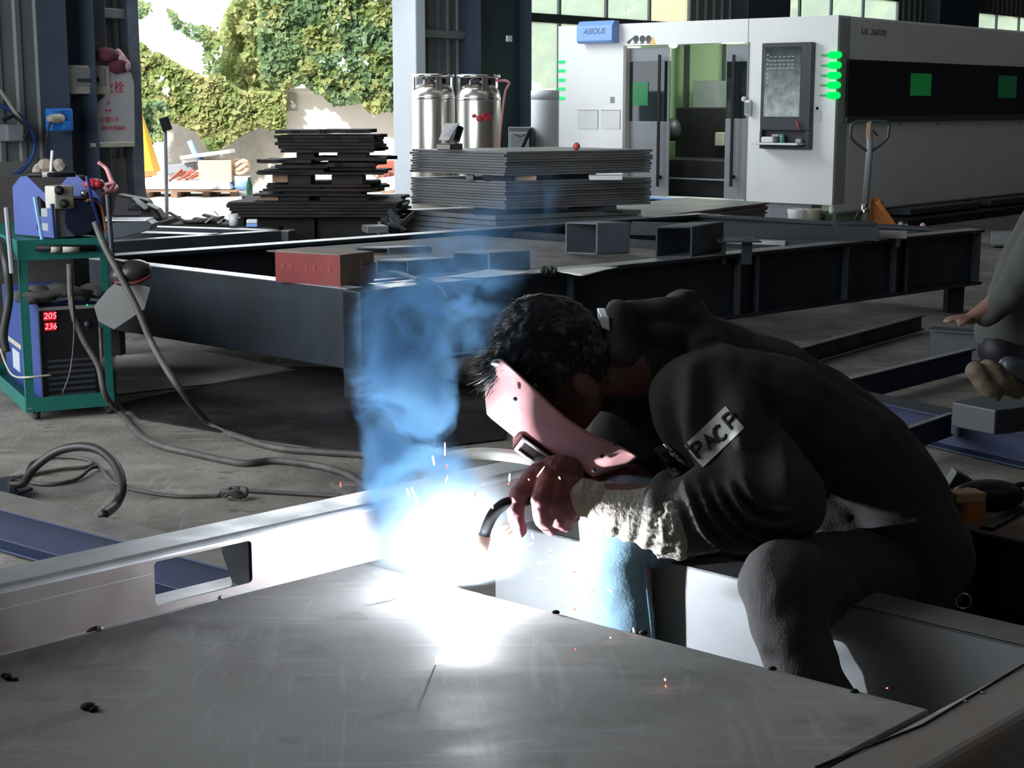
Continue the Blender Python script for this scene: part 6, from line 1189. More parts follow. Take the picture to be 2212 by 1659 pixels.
def patch(corners, nx, ny, m_, lift=.0022):
    mb = MB(); vs = []
    for j in range(ny + 1):
        for i in range(nx + 1):
            a = V(corners[0]).lerp(V(corners[1]), i / nx); c = V(corners[3]).lerp(V(corners[2]), i / nx); p = a.lerp(c, j / ny)
            d = ray(p.x, p.y).normalized(); hit = hoodie_bvh.ray_cast(EP, d); q = hit[0] if hit[0] else pp(p.x, p.y, 2.56); vs.append((q - d * lift))
    mb.add(vs, [(j * (nx + 1) + i, j * (nx + 1) + i + 1, (j + 1) * (nx + 1) + i + 1, (j + 1) * (nx + 1) + i) for j in range(ny) for i in range(nx)])
    return mb
M_ptch = mat('white_patch', (.50, .50, .47), .7, 0, .05, 30); M_pinkk = mat('patch_black', (.012, .012, .012), .8, 0, 0)
pt_ = ob('chest_patch', patch([(1478, 962), (1567, 877), (1608, 924), (1518, 1010)], 14, 8, M_ptch, .003), M_ptch, we, smooth=True)
def glyphs(strokes, c, ax, ay, w, par, name):
    mb = MB()
    for st in strokes:
        pts = []
        for x, y in st:
            p = V((c[0] + ax[0] * x + ay[0] * y, c[1] + ax[1] * x + ay[1] * y)); d = ray(p.x, p.y).normalized(); hit = hoodie_bvh.ray_cast(EP, d); q = hit[0] if hit[0] else pp(p.x, p.y, 2.56); pts.append(q - d * .0042)
        mb.tube(pts, w, 5)
    return ob(name, mb, M_pinkk, par, kind='stuff') if 0 else ob(name, mb, M_pinkk, par)
ex_ = (.722, -.69); ey_ = (-.65, -.76)           # reading direction and up of the big patch, in pixels
def put(ch, cx, cy, s, par, ex=ex_, ey=ey_, w=.0032, nm='patch_letter'):
    arc_ = lambda a0, a1, rx, ry, ox=0, oy=0: [(ox + rx * cos(radians(a0 + (a1 - a0) * i / 8)), oy + ry * sin(radians(a0 + (a1 - a0) * i / 8))) for i in range(9)]
    G = {'P': [[(-.35, -.5), (-.35, .5)], [(-.35, .5)] + arc_(90, -90, .42, .26, -.05, .24) + [(-.35, -.02)]],
         'C': [arc_(50, 310, .42, .5)], 'A': [[(-.4, -.5), (0, .5), (.4, -.5)], [(-.22, -.12), (.22, -.12)]], 'R': [[(-.35, -.5), (-.35, .5)], [(-.35, .5)] + arc_(90, -90, .4, .26, -.05, .24) + [(-.35, -.02)], [(0, -.02), (.38, -.5)]],
         'B': [[(-.3, -.5), (-.3, .5)], arc_(90, -90, .35, .24, -.3, .25), arc_(90, -90, .42, .26, -.3, -.25)], 'S': [arc_(40, 270, .34, .26, 0, .24) + arc_(90, -140, .34, .26, 0, -.25)]}
    for st in G[ch]: pass
    glyphs([[(x * s, y * s) for x, y in st] for st in G[ch]], (cx, cy), ex, ey, w, par, nm)
for ch, cx, cy in (('P', 1579, 907), ('C', 1556, 935), ('A', 1532, 951), ('P', 1508, 970)): put(ch, cx, cy, 31, pt_)
p2 = ob('side_patch', patch([(1410, 968), (1438, 957), (1490, 1010), (1455, 1031)], 8, 8, mat('grey_patch', (.20, .20, .19), .7, 0, .05, 30), .003), bpy.data.materials['grey_patch'], we, smooth=True)
p3 = ob('patch_emblem', patch([(1430, 980), (1455, 972), (1470, 1000), (1448, 1012)], 4, 4, M_pinkk, .0042), M_pinkk, p2, smooth=True)
for ch, cx, cy in (('B', 1442, 992), ('S', 1450, 988), ('S', 1458, 984)):
    s_ = 12; mbw = len(bpy.data.objects)
    put(ch, cx, cy, s_, p2, (.85, -.52), (-.5, -.85), .0010)
for o_ in list(p2.children):
    if o_.name.startswith('patch_letter'): o_.data.materials.clear(); o_.data.materials.append(M_ptch); o_.location = (-.0, -.003, 0)
cl_ = MB(); cl_.prism([pp(1297, 684, 2.72), pp(1316, 684, 2.715), pp(1318, 716, 2.71), pp(1300, 708, 2.715)], (0, .12, 0)); ob('shirt_collar', cl_, M_wht, we, bevel=.002)
# ---- trousers
b = MB(); b.ell(pp(1945, 1215, 2.87), (.118, .17, .12), n=20)
b.chain([hiL, pp(1850, 1246, 2.63), pp(1692, 1262, 2.435), pp(1700, 1340, 2.41), pp(1736, 1440, 2.39), pp(1785, 1565, 2.385)], [.105, .082, .078, .064, .057, .057], 20)
b.chain([hiR, pp(1600, 1150, 2.84), pp(1400, 1128, 2.73)], [.10, .085, .072], 18)
me = remesh(b, .007, 4, .6, 'trousers')
def tfold(co, no):
    d = co - np.array(pp(1790, 1345, 2.44)); r = np.sqrt((d ** 2).sum(1)); w = np.exp(-(r / .12) ** 2)
    return nz(co, 8, 2) * .009 + nz(co, 26) * .003 + w * np.sin(r * 120 + nz(co, 10) * 3) * .004
displace(me, tfold); link('trousers', me, M_jean, we)
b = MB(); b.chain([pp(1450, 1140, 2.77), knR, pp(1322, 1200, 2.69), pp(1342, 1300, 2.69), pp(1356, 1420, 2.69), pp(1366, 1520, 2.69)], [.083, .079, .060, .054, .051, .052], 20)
me = remesh(b, .006, 3, .5, 'trouser_leg'); displace(me, lambda co, no: nz(co, 10, 4) * .005 + nz(co, 40) * .0015); o_ = link('trouser_leg', me, M_jean_lit, we); o_['label'] = 'denim trouser leg coloured pale for the blue light of the arc'
ob('side_seam', MB().tube([pp(1388, 1180, 2.655), pp(1394, 1250, 2.65), pp(1402, 1320, 2.65), pp(1408, 1380, 2.65)], .0016, 4), M_jean_lit, o_)
for k_, a_ in (('L', anL), ('R', anR)):
    q = a_ + V((0, 0, -.04)); s = MB(); s.chain([q + V((.01, 0, .02)), q + V((.0, 0, -.02)), q + V((-.10, -.02, -.045)), q + V((-.16, -.03, -.055))], [.050, .052, .044, .036], 16); me = remesh(s, .006, 3, .5, 'shoe'); link('shoe', me, M_black, we)
zs_ = min(anL.z, anR.z) - .14
fr_ = thing('foot_rest', 'low steel box hidden under the plate carrying the welder\'s feet', 'box', (anL.x, anL.y, 0))
for a_ in (anL, anR): ob('block', MB().mm(a_.x - .24, a_.x + .08, a_.y - .12, a_.y + .07, 0, a_.z - .128), M_dark, fr_, bevel=.004)
sz_ = pp(1945, 1215, 2.87); so = thing('stool', 'low work stool under the crouching welder', 'stool', (sz_.x, sz_.y, 0))
ob('seat', MB().mm(sz_.x - .13, sz_.x + .08, sz_.y - .12, sz_.y + .12, sz_.z - .16, sz_.z - .12), M_brown, so, bevel=.006)
for a, c in ((-.11, -.1), (.06, -.1), (-.11, .1), (.06, .1)): ob('leg', MB().mm(sz_.x + a - .015, sz_.x + a + .015, sz_.y + c - .015, sz_.y + c + .015, 0, sz_.z - .16), M_brown, so)
# ---- glove with gauntlet
b = MB(); b.chain([pp(1250, 1068, 2.575), pp(1300, 1088, 2.57), pp(1345, 1108, 2.56), pp(1395, 1115, 2.55), pp(1432, 1118, 2.545), pp(1458, 1122, 2.543)], [.030, .036, .045, .050, .060, .068], 22)
me = remesh(b, .0035, 3, .5, 'gauntlet')
ax_ = np.array((pp(1440, 1118, 2.545) - pp(1250, 1068, 2.575)).normalized()); o0 = np.array(pp(1250, 1068, 2.575))
def gf(co, no):
    t = (co - o0) @ ax_; below = np.clip((o0[2] - .01 - co[:, 2] - t * .15) / .03, 0, 1)
    return np.sin(t * 210 + nz(co, 16) * 2.5) * .0022 * (.2 + below) + nz(co, 60, 3) * .0009 + nz(co, 230, 1) * .0007 + (np.exp(-((t - .155) / .015) ** 2)) * (.003 + nz(co, 120, 8) * .004)
displace(me, gf); gau = link('gauntlet', me, M_gaunt, we); gau['label'] = 'fuzzy pale grey glove gauntlet'
b = MB(); b.ell(pp(1198, 1032, 2.592), (.052, .026, .038), Matrix.Rotation(-.35, 3, 'Y'), 18); b.cap(pp(1245, 1065, 2.58), pp(1215, 1045, 2.588), .030, .031, 16); b.ell(pp(1168, 1030, 2.585), (.030, .024, .026), n=14)
fg = [([(1150, 1032, 2.575), (1120, 1068, 2.558), (1113, 1108, 2.556), (1122, 1146, 2.572)], [0.0159, 0.0159, 0.0147, 0.0130]),
      ([(1180, 1034, 2.566), (1166, 1080, 2.545), (1172, 1120, 2.548), (1190, 1142, 2.566)], [0.0165, 0.0165, 0.0153, 0.0130]),
      ([(1206, 1046, 2.566), (1196, 1092, 2.548), (1206, 1124, 2.552), (1222, 1134, 2.572)], [0.0159, 0.0153, 0.0142, 0.0124]),
      ([(1228, 1060, 2.570), (1222, 1092, 2.556), (1230, 1110, 2.562), (1240, 1116, 2.58)], [0.0142, 0.0136, 0.0124, 0.0106]),
      ([(1215, 1050, 2.612), (1175, 1062, 2.632), (1140, 1078, 2.628)], [.016, .014, .012])]
for pts, rs in fg: b.chain([pp(*p) for p in pts], rs, 14)
me = remesh(b, .0022, 3, .5, 'glove'); displace(me, lambda co, no: nz(co, 60) * .0016 + nz(co, 150, 4) * .0007); gl_ = link('glove', me, M_gleather, we); gl_['label'] = 'maroon leather welding glove closed on the torch'
# far hand helping under the handle
b = MB(); b.ell(pp(1245, 1052, 2.72), (.045, .028, .03), n=14)
for k in range(4): b.chain([pp(1230 - 8 * k, 1040 + 10 * k, 2.70), pp(1205 - 6 * k, 1062 + 10 * k, 2.66), pp(1200 - 4 * k, 1084 + 8 * k, 2.64)], [.012, .011, .009], 10)
b.chain([pp(1250, 1035, 2.70), pp(1215, 1030, 2.67), pp(1195, 1034, 2.655)], [.014, .012, .010], 10); b.chain([pp(1270, 1056, 2.73), pp(1330, 1060, 2.79), pp(1410, 1052, 2.88)], [.032, .047, .056], 14)
me = remesh(b, .003, 3, .5, 'glove'); link('glove', me, M_gleather, we)
# ---- mask
rows = [[(1086, 777, 2.66), (1070, 776, 2.70), (1053, 785, 2.76)], [(1148, 834, 2.640), (1112, 856, 2.665), (1078, 876, 2.71), (1058, 889, 2.76)],
        [(1200, 884, 2.640), (1158, 900, 2.665), (1112, 910, 2.71), (1090, 914, 2.76)], [(1236, 914, 2.640), (1192, 932, 2.665), (1142, 940, 2.71), (1122, 938, 2.76)],
        [(1290, 945, 2.640), (1244, 966, 2.665), (1192, 976, 2.71), (1174, 974, 2.76)], [(1318, 955, 2.642), (1282, 988, 2.668), (1240, 1008, 2.71), (1222, 1006, 2.76)],
        [(1336, 962, 2.650), (1312, 1000, 2.67), (1282, 1028, 2.71), (1270, 1034, 2.76)], [(1377, 985, 2.68), (1372, 991, 2.71), (1350, 1003, 2.76)]]
b = MB(); vs = []; nn = 15
for r_ in rows:
    pts = [pp(*p) for p in r_]; mir = [V((p.x, 2 * 2.76 - p.y, p.z)) for p in reversed(pts[:-1])]; al = smooth_path(pts + mir, 8)
    L = [0]; 
    for i in range(1, len(al)): L.append(L[-1] + (al[i] - al[i - 1]).length)
    for k in range(nn):
        d = L[-1] * k / (nn - 1); i = max(j for j in range(len(L)) if L[j] <= d + 1e-9); i = min(i, len(al) - 2); f_ = (d - L[i]) / max(L[i + 1] - L[i], 1e-9); vs.append(al[i].lerp(al[i + 1], f_))
vs = [v + fdir * (.05 * max(0, (v.y - 2.74) / .12)) for v in vs]
b.add(vs, [(i * nn + j, i * nn + j + 1, (i + 1) * nn + j + 1, (i + 1) * nn + j) for i in range(len(rows) - 1) for j in range(nn - 1)])
mk = thing('welding_mask', 'pink-red fibre welding mask covering the bent welder\'s face', 'mask', tuple(HC + fdir * .15))
sh_ = ob('shell', b, M_mask, mk, smooth=True); bm = bmesh.new(); bm.from_mesh(sh_.data); cr = bm.edges.layers.float.new('crease_edge')
for e_ in bm.edges:
    i0, i1 = sorted(v.index for v in e_.verts)
    if i1 == i0 + 1 and i0 // nn == i1 // nn and i0 // nn in (1, 6): e_[cr] = .9
bm.to_mesh(sh_.data); bm.free()
s = sh_.modifiers.new('sub', 'SUBSURF'); s.levels = 2; s.render_levels = 2; s = sh_.modifiers.new('s', 'SOLIDIFY'); s.thickness = .003; s.offset = 0
cw = pp(1160, 962, 2.76); R_ = Matrix(((udir.x, 0, fdir.x), (udir.y, 1, fdir.y), (udir.z, 0, fdir.z)))
wf = MB(); 
for a, c, d, e2 in ((-.036, 0, .008, .112), (.036, 0, .008, .112), (0, -.052, .080, .008), (0, .052, .080, .008)): wf.box(cw + udir * a + V((0, c, 0)) + fdir * .006, (d, e2, .026), R_)
ob('window_frame', wf, M_mask, mk, bevel=.001)
wf = MB()
for a_, f0_, du, df in ((-.034, .006, .007, .026), (.034, .006, .007, .026), (0, -.005, .072, .005), (0, .018, .072, .005)): wf.box(cw + udir * a_ + fdir * f0_ + V((0, -.059, 0)), (du, .005, df), R_)
ob('window_rim', wf, M_wht, mk, bevel=.001)  # white rim puts the arc-lit window edges into the colour
ob('window_glass', MB().box(cw + fdir * .009, (.066, .098, .003), R_), M_black, mk); ob('side_glass', MB().box(cw + V((0, -.0565, 0)) + fdir * .006, (.056, .0012, .015), R_), mat('mask_side_glass', (.06, .055, .05), .25, 0, .2, 20), mk)
ob('lens_clip', MB().box(pp(1218, 1020, 2.74), (.052, .09, .010), R_), M_mask, mk, bevel=.002)
for px, py in ((1158, 832), (1113, 862), (1328, 958), (1283, 1016), (1300, 985)): ob('rivet', MB().ell(pp(px, py, 2.645), .004, n=8), M_dgrey, mk, smooth=True)
ob('headband', MB().tube(smooth_path([pp(1072, 785, 2.68), pp(1062, 782, 2.76), pp(1072, 785, 2.84)]), .006, 6), M_wht, mk, smooth=True)
# ---- key ring
kr = thing('key_ring', 'steel key ring and clip dangling from the welder\'s waist', 'key ring', tuple(pp(2081, 1298, 2.74)))
kc_ = pp(2081, 1298, 2.74); rr = 17 / F * 2.8
ob('ring', MB().tube([kc_ + V((rr * cos(t_), 0, rr * sin(t_))) for t_ in [2 * pi * i / 24 for i in range(25)]], .0014, 6, cap=False), M_chrome, kr, smooth=True)
ob('clip', MB().tube([pp(2076, 1192, 2.74), pp(2075, 1228, 2.74)], .003, 6), M_chrome, kr, smooth=True); ob('chain', MB().tube([pp(2075, 1228, 2.74), pp(2079, 1262, 2.74), pp(2081, 1280, 2.74)], .0014, 5), M_chrome, kr)
# ---- torch
M_tblack = mat('torch_black_rubber', (.004, .004, .005), .7, 0, .1, 20, spec=.12)
ARC = pz(1002, 1268, TP) + Z * .012
tc_ = thing('welding_torch', 'curved welding torch with copper nozzle held in the maroon glove', 'torch', tuple(pp(1112, 1083, 2.555)))
ob('handle', MB().tube(smooth_path([pp(1110, 1084, 2.565), pp(1160, 1062, 2.582), pp(1240, 1035, 2.600), pp(1262, 1020, 2.605)]), [.0155] * 19, 12), M_tblack, tc_, smooth=True)
ob('neck', MB().tube(smooth_path([pp(1112, 1083, 2.555), pp(1088, 1090, 2.555), pp(1066, 1110, 2.557), pp(1052, 1138, 2.560), pp(1045, 1162, 2.563)]), .0098, 12), M_tblack, tc_, smooth=True)
ob('nozzle', MB().tube([pp(1046, 1156, 2.563), pp(1040, 1182, 2.565), pp(1033, 1205, 2.567)], [.0118, .0118, .0085], 14), mat('copper', (.75, .30, .14), .35, .9, .1, 12), tc_, smooth=True)
ob('contact_tip', MB().tube([pp(1033, 1205, 2.567), pp(1029, 1216, 2.567)], [.004, .003], 8), bpy.data.materials['copper'], tc_, smooth=True)
hp = smooth_path([pp(1250, 1025, 2.66), pp(1205, 1012, 2.69), pp(1150, 992, 2.72), pp(1050, 980, 2.85), pp(985, 984, 3.15), pp(938, 996, 3.9), pp(905, 1002, 5.2), g_(870, 1012)], 6)
ob('hose', MB().tube(hp, .0115, 10), M_palec, tc_, smooth=True)
# ================================================================ SECOND WORKER
w2 = thing('person', 'second worker in a dark grey jacket crouching at the right edge of the picture', 'person', (1.85, 5.45, 0))
Y2 = 5.4
b = MB(); hc2 = pp(2330, 420, Y2); b.ell(hc2, (.095, .08, .11), n=18); b.cap(hc2, pp(2330, 500, Y2 + .05), .055, .06); b.chain([pp(2330, 500, Y2 + .05), pp(2330, 600, Y2 + .1), pp(2340, 700, Y2 + .1)], [.08, .12, .12])
hw = pp(2098, 688, Y2 - .1); b.chain([pp(2260, 520, Y2), pp(2180, 635, Y2 - .09), hw], [.05, .04, .024]); b.ell(hw + V((-.03, 0, .0)), (.035, .03, .015), n=12)
for k in range(4): b.chain([hw + V((-.04, -.024 + k * .016, .002)), hw + V((-.07, -.026 + k * .017, .0)), hw + V((-.098 + abs(k - 1.4) * .008, -.028 + k * .018, -.012))], [.009, .008, .006], 8)
b.chain([hw + V((-.01, -.03, 0)), hw + V((-.035, -.045, -.01)), hw + V((-.055, -.047, -.018))], [.010, .009, .007], 8)
b.chain([pp(2340, 700, Y2 + .1), pp(2210, 752, Y2 + .02), pp(2300, 800, Y2 + .04), pp(2240, 808, Y2 - .06)], [.08, .05, .04, .03])
me = remesh(b, .009, 3, .5, 'body'); link('body', me, M_skin, w2)
b = MB(); b.chain([pp(2275, 515, Y2 + .05), pp(2222, 615, Y2 + .06), pp(2188, 715, Y2 + .06)], [.14, .135, .125], 20); b.chain([pp(2250, 530, Y2 - .05), pp(2180, 635, Y2 - .10), pp(2126, 686, Y2 - .1)], [.08, .062, .036], 18)
me = remesh(b, .011, 4, .6, 'jacket'); displace(me, lambda co, no: nz(co, 7) * .018 + nz(co, 18) * .006); link('jacket', me, mat('dark_grey_jacket', (.040, .042, .040), .9, 0, .1, 10), w2)
b = MB(); b.chain([pp(2300, 730, Y2 + .1), pp(2165, 755, Y2 + .02), pp(2200, 770, Y2), pp(2300, 800, Y2)], [.12, .085, .07, .06], 18); me = remesh(b, .011, 4, .6, 'trousers'); link('trousers', me, M_black, w2)
b = MB(); b.chain([pp(2108, 802, Y2 - .15), pp(2135, 838, Y2 - .15), pp(2150, 850, Y2 - .15)], [.034, .034, .028], 16); b.chain([pp(2135, 800, Y2 - .13), pp(2165, 822, Y2 - .12), pp(2195, 840, Y2 - .1)], [.040, .046, .034], 16); me = remesh(b, .007, 2, .5, 'shoe'); displace(me, lambda co, no: nz(co, 30) * .006)
o_ = link('shoe', me, mat('tan_work_shoe', (.11, .08, .055), .8, 0, .3, 12, .2), w2)
b = MB(); b.cap(pp(2180, 792, Y2 - .12), pp(2230, 808, Y2 - .1), .038, .045); ob('sock', b, M_dgrey, w2, smooth=True)
kb = MB(); a = pp(2150, 868, Y2 - .1); 
# ================================================================ ARC, SMOKE, SPARKS
ar = thing('welding_arc', 'blinding white welding arc at the plate corner', 'arc', tuple(ARC))
b = MB(); b.ell(ARC - Z * .004, (.006, .006, .005), n=14); ob('arc_core', b, emis('arc_core', (.9, .96, 1), 200), ar, smooth=True)
l = bpy.data.lights.new('arc_light', 'POINT'); l.energy = 27; l.color = (.86, .93, 1); l.shadow_soft_size = .006
lo = bpy.data.objects.new('arc_light', l); COL.objects.link(lo); lo.location = ARC + Z * .014 + V((0.004, -.0, 0)); 
def nodevol(name, build, col, aniso=.2):
    m = bpy.data.materials.new(name); m.use_nodes = True; nt = m.node_tree; nt.nodes.clear(); n = nt.nodes; L = nt.links
    tc = n.new('ShaderNodeTexCoord'); vs = n.new('ShaderNodeVolumeScatter'); vs.inputs['Anisotropy'].default_value = aniso
    va = n.new('ShaderNodeVolumeAbsorption'); ad = n.new('ShaderNodeAddShader'); out = n.new('ShaderNodeOutputMaterial')
    dens = build(n, L, tc); vs.inputs[0].default_value = (*col, 1); va.inputs[0].default_value = (*col, 1)
    L.new(dens, vs.inputs['Density']); ml = n.new('ShaderNodeMath'); ml.operation = 'MULTIPLY'; ml.inputs[1].default_value = 1.0; L.new(dens, ml.inputs[0]); L.new(ml.outputs[0], va.inputs['Density'])
    L.new(vs.outputs[0], ad.inputs[0]); L.new(va.outputs[0], ad.inputs[1]); L.new(ad.outputs[0], out.inputs['Volume']); return m
path = [(975, 1225, 95, .35), (925, 1150, 120, .7), (890, 1070, 125, 1.0), (885, 985, 100, 1.05), (880, 900, 112, 1.0), (880, 810, 128, 1.1), (905, 720, 150, .75), (945, 630, 170, .30), (1020, 530, 165, .12), (1105, 430, 135, .06), (1150, 360, 80, .0)]
YS = 2.70; pw = [(pp(a, c, YS), r / F * YS, dn) for a, c, r, dn in path]; z0_, z1_ = pw[0][0].z, pw[-1][0].z
def math_(n, L, op, a, b_=None, c=None, clamp=False):
    m = n.new('ShaderNodeMath'); m.operation = op; m.use_clamp = clamp
    for i, x in enumerate((a, b_, c)):
        if x is None: continue
        if isinstance(x, (int, float)): m.inputs[i].default_value = x
        else: L.new(x, m.inputs[i])
    return m.outputs[0]
def smoke(n, L, tc):
    nzv = n.new('ShaderNodeTexNoise'); nzv.inputs['Scale'].default_value = 7; nzv.inputs['Detail'].default_value = 3; L.new(tc.outputs['Object'], nzv.inputs['Vector'])
    sb_ = n.new('ShaderNodeVectorMath'); sb_.operation = 'SUBTRACT'; L.new(nzv.outputs['Color'], sb_.inputs[0]); sb_.inputs[1].default_value = (.5, .5, .5)
    sc_ = n.new('ShaderNodeVectorMath'); sc_.operation = 'SCALE'; sc_.inputs['Scale'].default_value = .16; L.new(sb_.outputs[0], sc_.inputs[0])
    ad = n.new('ShaderNodeVectorMath'); ad.operation = 'ADD'; L.new(tc.outputs['Object'], ad.inputs[0]); L.new(sc_.outputs[0], ad.inputs[1])
    sp = n.new('ShaderNodeSeparateXYZ'); L.new(ad.outputs[0], sp.inputs[0])
    t = math_(n, L, 'DIVIDE', math_(n, L, 'SUBTRACT', sp.outputs[2], z0_), z1_ - z0_, clamp=True)
    def curve(vals, lo, hi):
        c = n.new('ShaderNodeFloatCurve'); cu = c.mapping.curves[0]; pts = [((p[0].z - z0_) / (z1_ - z0_), (v - lo) / (hi - lo)) for p, v in zip(pw, vals)]
        cu.points[0].location = pts[0]; cu.points[1].location = pts[-1]
        for q in pts[1:-1]: cu.points.new(*q)
        c.mapping.update(); L.new(t, c.inputs['Value']); return math_(n, L, 'ADD', math_(n, L, 'MULTIPLY', c.outputs[0], hi - lo), lo)
    xs = curve([p[0].x for p in pw], -.4, .2); rs_ = curve([p[1] for p in pw], 0, .2); dn = curve([p[2] for p in pw], 0, 1.2)
    dx = math_(n, L, 'DIVIDE', math_(n, L, 'SUBTRACT', sp.outputs[0], xs), rs_); dy = math_(n, L, 'DIVIDE', math_(n, L, 'SUBTRACT', sp.outputs[1], YS), math_(n, L, 'MULTIPLY', rs_, .8))
    r2 = math_(n, L, 'ADD', math_(n, L, 'MULTIPLY', dx, dx), math_(n, L, 'MULTIPLY', dy, dy)); fall = math_(n, L, 'SUBTRACT', 1.0, r2, clamp=True)
    n2 = n.new('ShaderNodeTexNoise'); n2.inputs['Scale'].default_value = 11; n2.inputs['Detail'].default_value = 5; n2.inputs['Roughness'].default_value = .62; n2.inputs['Distortion'].default_value = .9; L.new(tc.outputs['Object'], n2.inputs['Vector'])
    mr = n.new('ShaderNodeMapRange'); mr.interpolation_type = 'SMOOTHSTEP'; mr.inputs[1].default_value = .44; mr.inputs[2].default_value = .62; mr.inputs[3].default_value = .16; mr.inputs[4].default_value = 1.8; L.new(n2.outputs[0], mr.inputs[0])
    return math_(n, L, 'MULTIPLY', math_(n, L, 'MULTIPLY', math_(n, L, 'MULTIPLY', fall, dn), mr.outputs[0]), SMOKE_D)
SMOKE_D = 34.0
b = MB(); nr = 18; vs = []
for p, r_, dn in pw:
    for j in range(nr): w = 2 * pi * j / nr; vs.append(V((p.x + (r_ * 1.12 + .05) * cos(w), YS + (r_ * .9 + .05) * sin(w), p.z if p is not pw[0][0] else TP + .004)))
b.add(vs, [(i * nr + j, i * nr + (j + 1) % nr, (i + 1) * nr + (j + 1) % nr, (i + 1) * nr + j) for i in range(len(pw) - 1) for j in range(nr)] + [tuple(range(nr - 1, -1, -1)), tuple(range((len(pw) - 1) * nr, len(pw) * nr))])
me = mesh_of(b, 'smoke_plume'); bm = bmesh.new(); bm.from_mesh(me); bmesh.ops.recalc_face_normals(bm, faces=bm.faces); bm.to_mesh(me); bm.free()
sm_ = ob('smoke_plume', me, nodevol('smoke_volume', smoke, (.26, .56, .95)), label='blue welding smoke billowing up from the arc', cat='smoke', kind='stuff')
def fume(n, L, tc):
    sb_ = n.new('ShaderNodeVectorMath'); sb_.operation = 'DISTANCE'; L.new(tc.outputs['Object'], sb_.inputs[0]); sb_.inputs[1].default_value = tuple(FC)
    f_ = math_(n, L, 'SUBTRACT', 1.0, math_(n, L, 'DIVIDE', sb_.outputs['Value'], FR), clamp=True)
    n2 = n.new('ShaderNodeTexNoise'); n2.inputs['Scale'].default_value = 18; n2.inputs['Detail'].default_value = 3; L.new(tc.outputs['Object'], n2.inputs['Vector'])
    mr = n.new('ShaderNodeMapRange'); mr.inputs[1].default_value = .35; mr.inputs[2].default_value = .65; mr.inputs[3].default_value = .5; mr.inputs[4].default_value = 1.4; L.new(n2.outputs[0], mr.inputs[0])
    return math_(n, L, 'MULTIPLY', math_(n, L, 'MULTIPLY', math_(n, L, 'POWER', f_, 1.3), mr.outputs[0]), FUME_D)
FC = ARC + V((-.035, .125, .03)); FR = .165; FUME_D = 9.0  # fume ball added to imitate lens bloom round the arc
b = MB(); b.ell(FC, FR, n=24)
b.v = [V((p.x, p.y, max(p.z, TP + .006))) for p in b.v]
me = mesh_of(b, 'bloom_fume'); bm = bmesh.new(); bm.from_mesh(me); bmesh.ops.recalc_face_normals(bm, faces=bm.faces); bm.to_mesh(me); bm.free()
me.transform(Matrix.Identity(4)); o_ = ob('bloom_fume', me, nodevol('bloom_fume_volume', fume, (.75, .88, 1.0), 0), label='thin fume haze around the arc standing in for lens bloom', cat='smoke', kind='stuff')
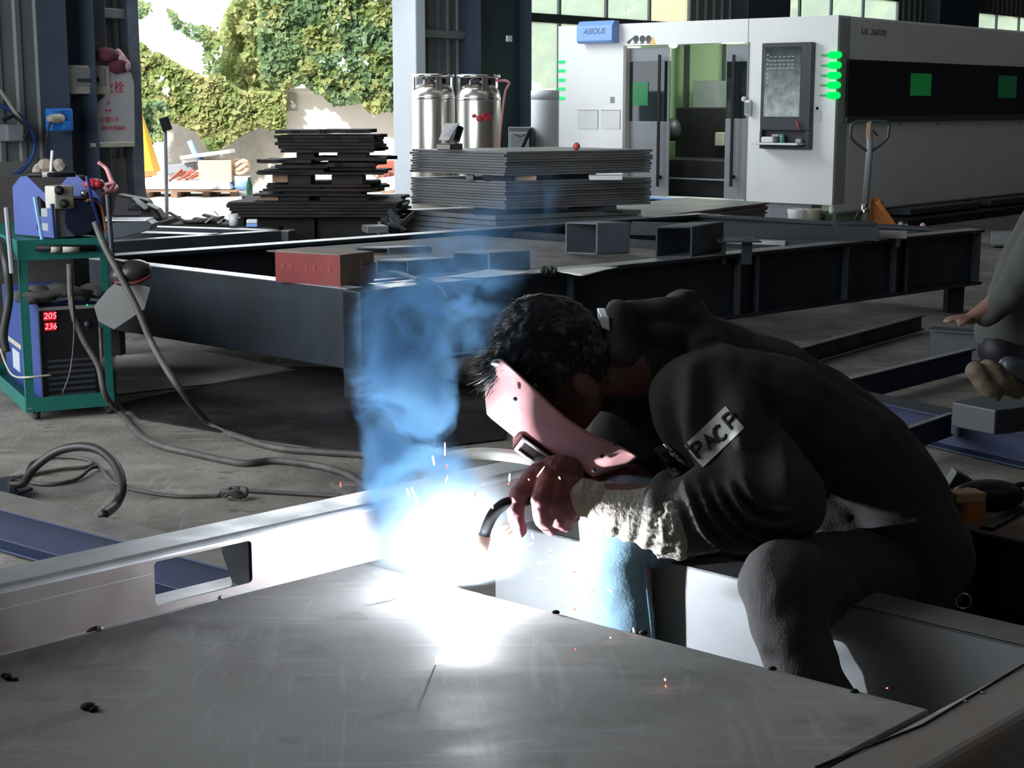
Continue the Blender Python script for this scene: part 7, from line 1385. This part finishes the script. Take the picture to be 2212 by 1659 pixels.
# sparks
M_sp = emis('spark_hot', (1, .45, .22), 9); M_sp2 = emis('spark_red', (1, .12, .06), 4); M_sp3 = emis('spark_white', (1, .82, .68), 12)
sp_ = [(961, 956, 961, 984, 1), (934, 985, 938, 1004, 2), (965, 1004, 966, 1012, 0), (967, 1028, 963, 1042, 1), (735, 1042, 736, 1052, 0), (879, 1055, 884, 1072, 2), (889, 1053, 903, 1085, 2), (1101, 1023, 1100, 1040, 2), (1099, 1043, 1098, 1047, 0), (1028, 1062, 1025, 1074, 0), (1176, 1008, 1160, 1030, 1), (1141, 1035, 1143, 1037, 1), (1207, 1030, 1210, 1035, 1),
       (972, 1084, 976, 1106, 2), (975, 1110, 978, 1132, 2), (989, 1110, 990, 1140, 2), (1000, 1130, 1001, 1134, 2), (1008, 1126, 1008, 1142, 2), (1022, 1142, 1024, 1145, 2), (740, 1172, 737, 1181, 1), (787, 1287, 805, 1284, 0), (876, 1287, 880, 1280, 2), (942, 1418, 941, 1442, 1), (1436, 1466, 1437, 1470, 1), (1438, 1480, 1438, 1484, 0), (1062, 1090, 1064, 1098, 2),
       (1242, 1402, 1243, 1403, 0), (1318, 1377, 1319, 1378, 1), (1914, 1487, 1918, 1486, 0), (1183, 1203, 1192, 1203, 2), (1158, 1220, 1205, 1209, 1), (1158, 1214, 1170, 1214, 2), (1163, 1247, 1175, 1250, 2), (1237, 1259, 1250, 1265, 2), (1238, 1236, 1243, 1236, 0), (1180, 1277, 1185, 1281, 1), (1198, 1273, 1202, 1279, 2), (1215, 1298, 1224, 1311, 2), (1238, 1316, 1244, 1317, 0), (1255, 1318, 1267, 1331, 2),
       (1238, 1332, 1241, 1333, 1), (1284, 1290, 1286, 1304, 2), (1297, 1308, 1307, 1320, 2), (1311, 1270, 1320, 1280, 2), (1367, 1356, 1369, 1366, 1), (1278, 1272, 1282, 1276, 0), (1238, 1172, 1250, 1173, 2), (1244, 1178, 1258, 1184, 2), (1118, 1180, 1128, 1178, 2), (1135, 1182, 1152, 1172, 2), (1108, 1226, 1122, 1221, 2), (1090, 1236, 1100, 1232, 2), (1110, 1205, 1131, 1192, 1), (1085, 1134, 1092, 1126, 0), (1092, 1146, 1104, 1136, 0), (1096, 1156, 1108, 1146, 0), (1148, 1152, 1152, 1164, 2), (1185, 1188, 1190, 1190, 2), (1190, 1300, 1194, 1304, 2), (1012, 1098, 1018, 1080, 2), (948, 1170, 944, 1150, 2), (962, 1165, 958, 1140, 2)]
rs2 = random.Random(5)
for a, c, d, e_, k in sp_:
    Y = 2.50 + rs2.uniform(-.05, .07) if c < 1350 else 2.3
    if c >= 1355 and a < 1500: Y = pz(a, c, TP + .01).y
    if a == 1914: Y = 2.3
    p = pp(a, c, Y); q = pp(d, e_, Y + rs2.uniform(-.01, .01)); w = .0016 if k == 2 else .0013
    if (q - p).length < .002: q = p + V((.001, 0, .001)); w = .0022
    o_ = ob('spark', MB().tube([p, p.lerp(q, .5), q], [w * .5, w, w * .6], 5), (M_sp2, M_sp, M_sp3)[k], label='small glowing weld spark flying from the arc', cat='spark', group='flying weld sparks')
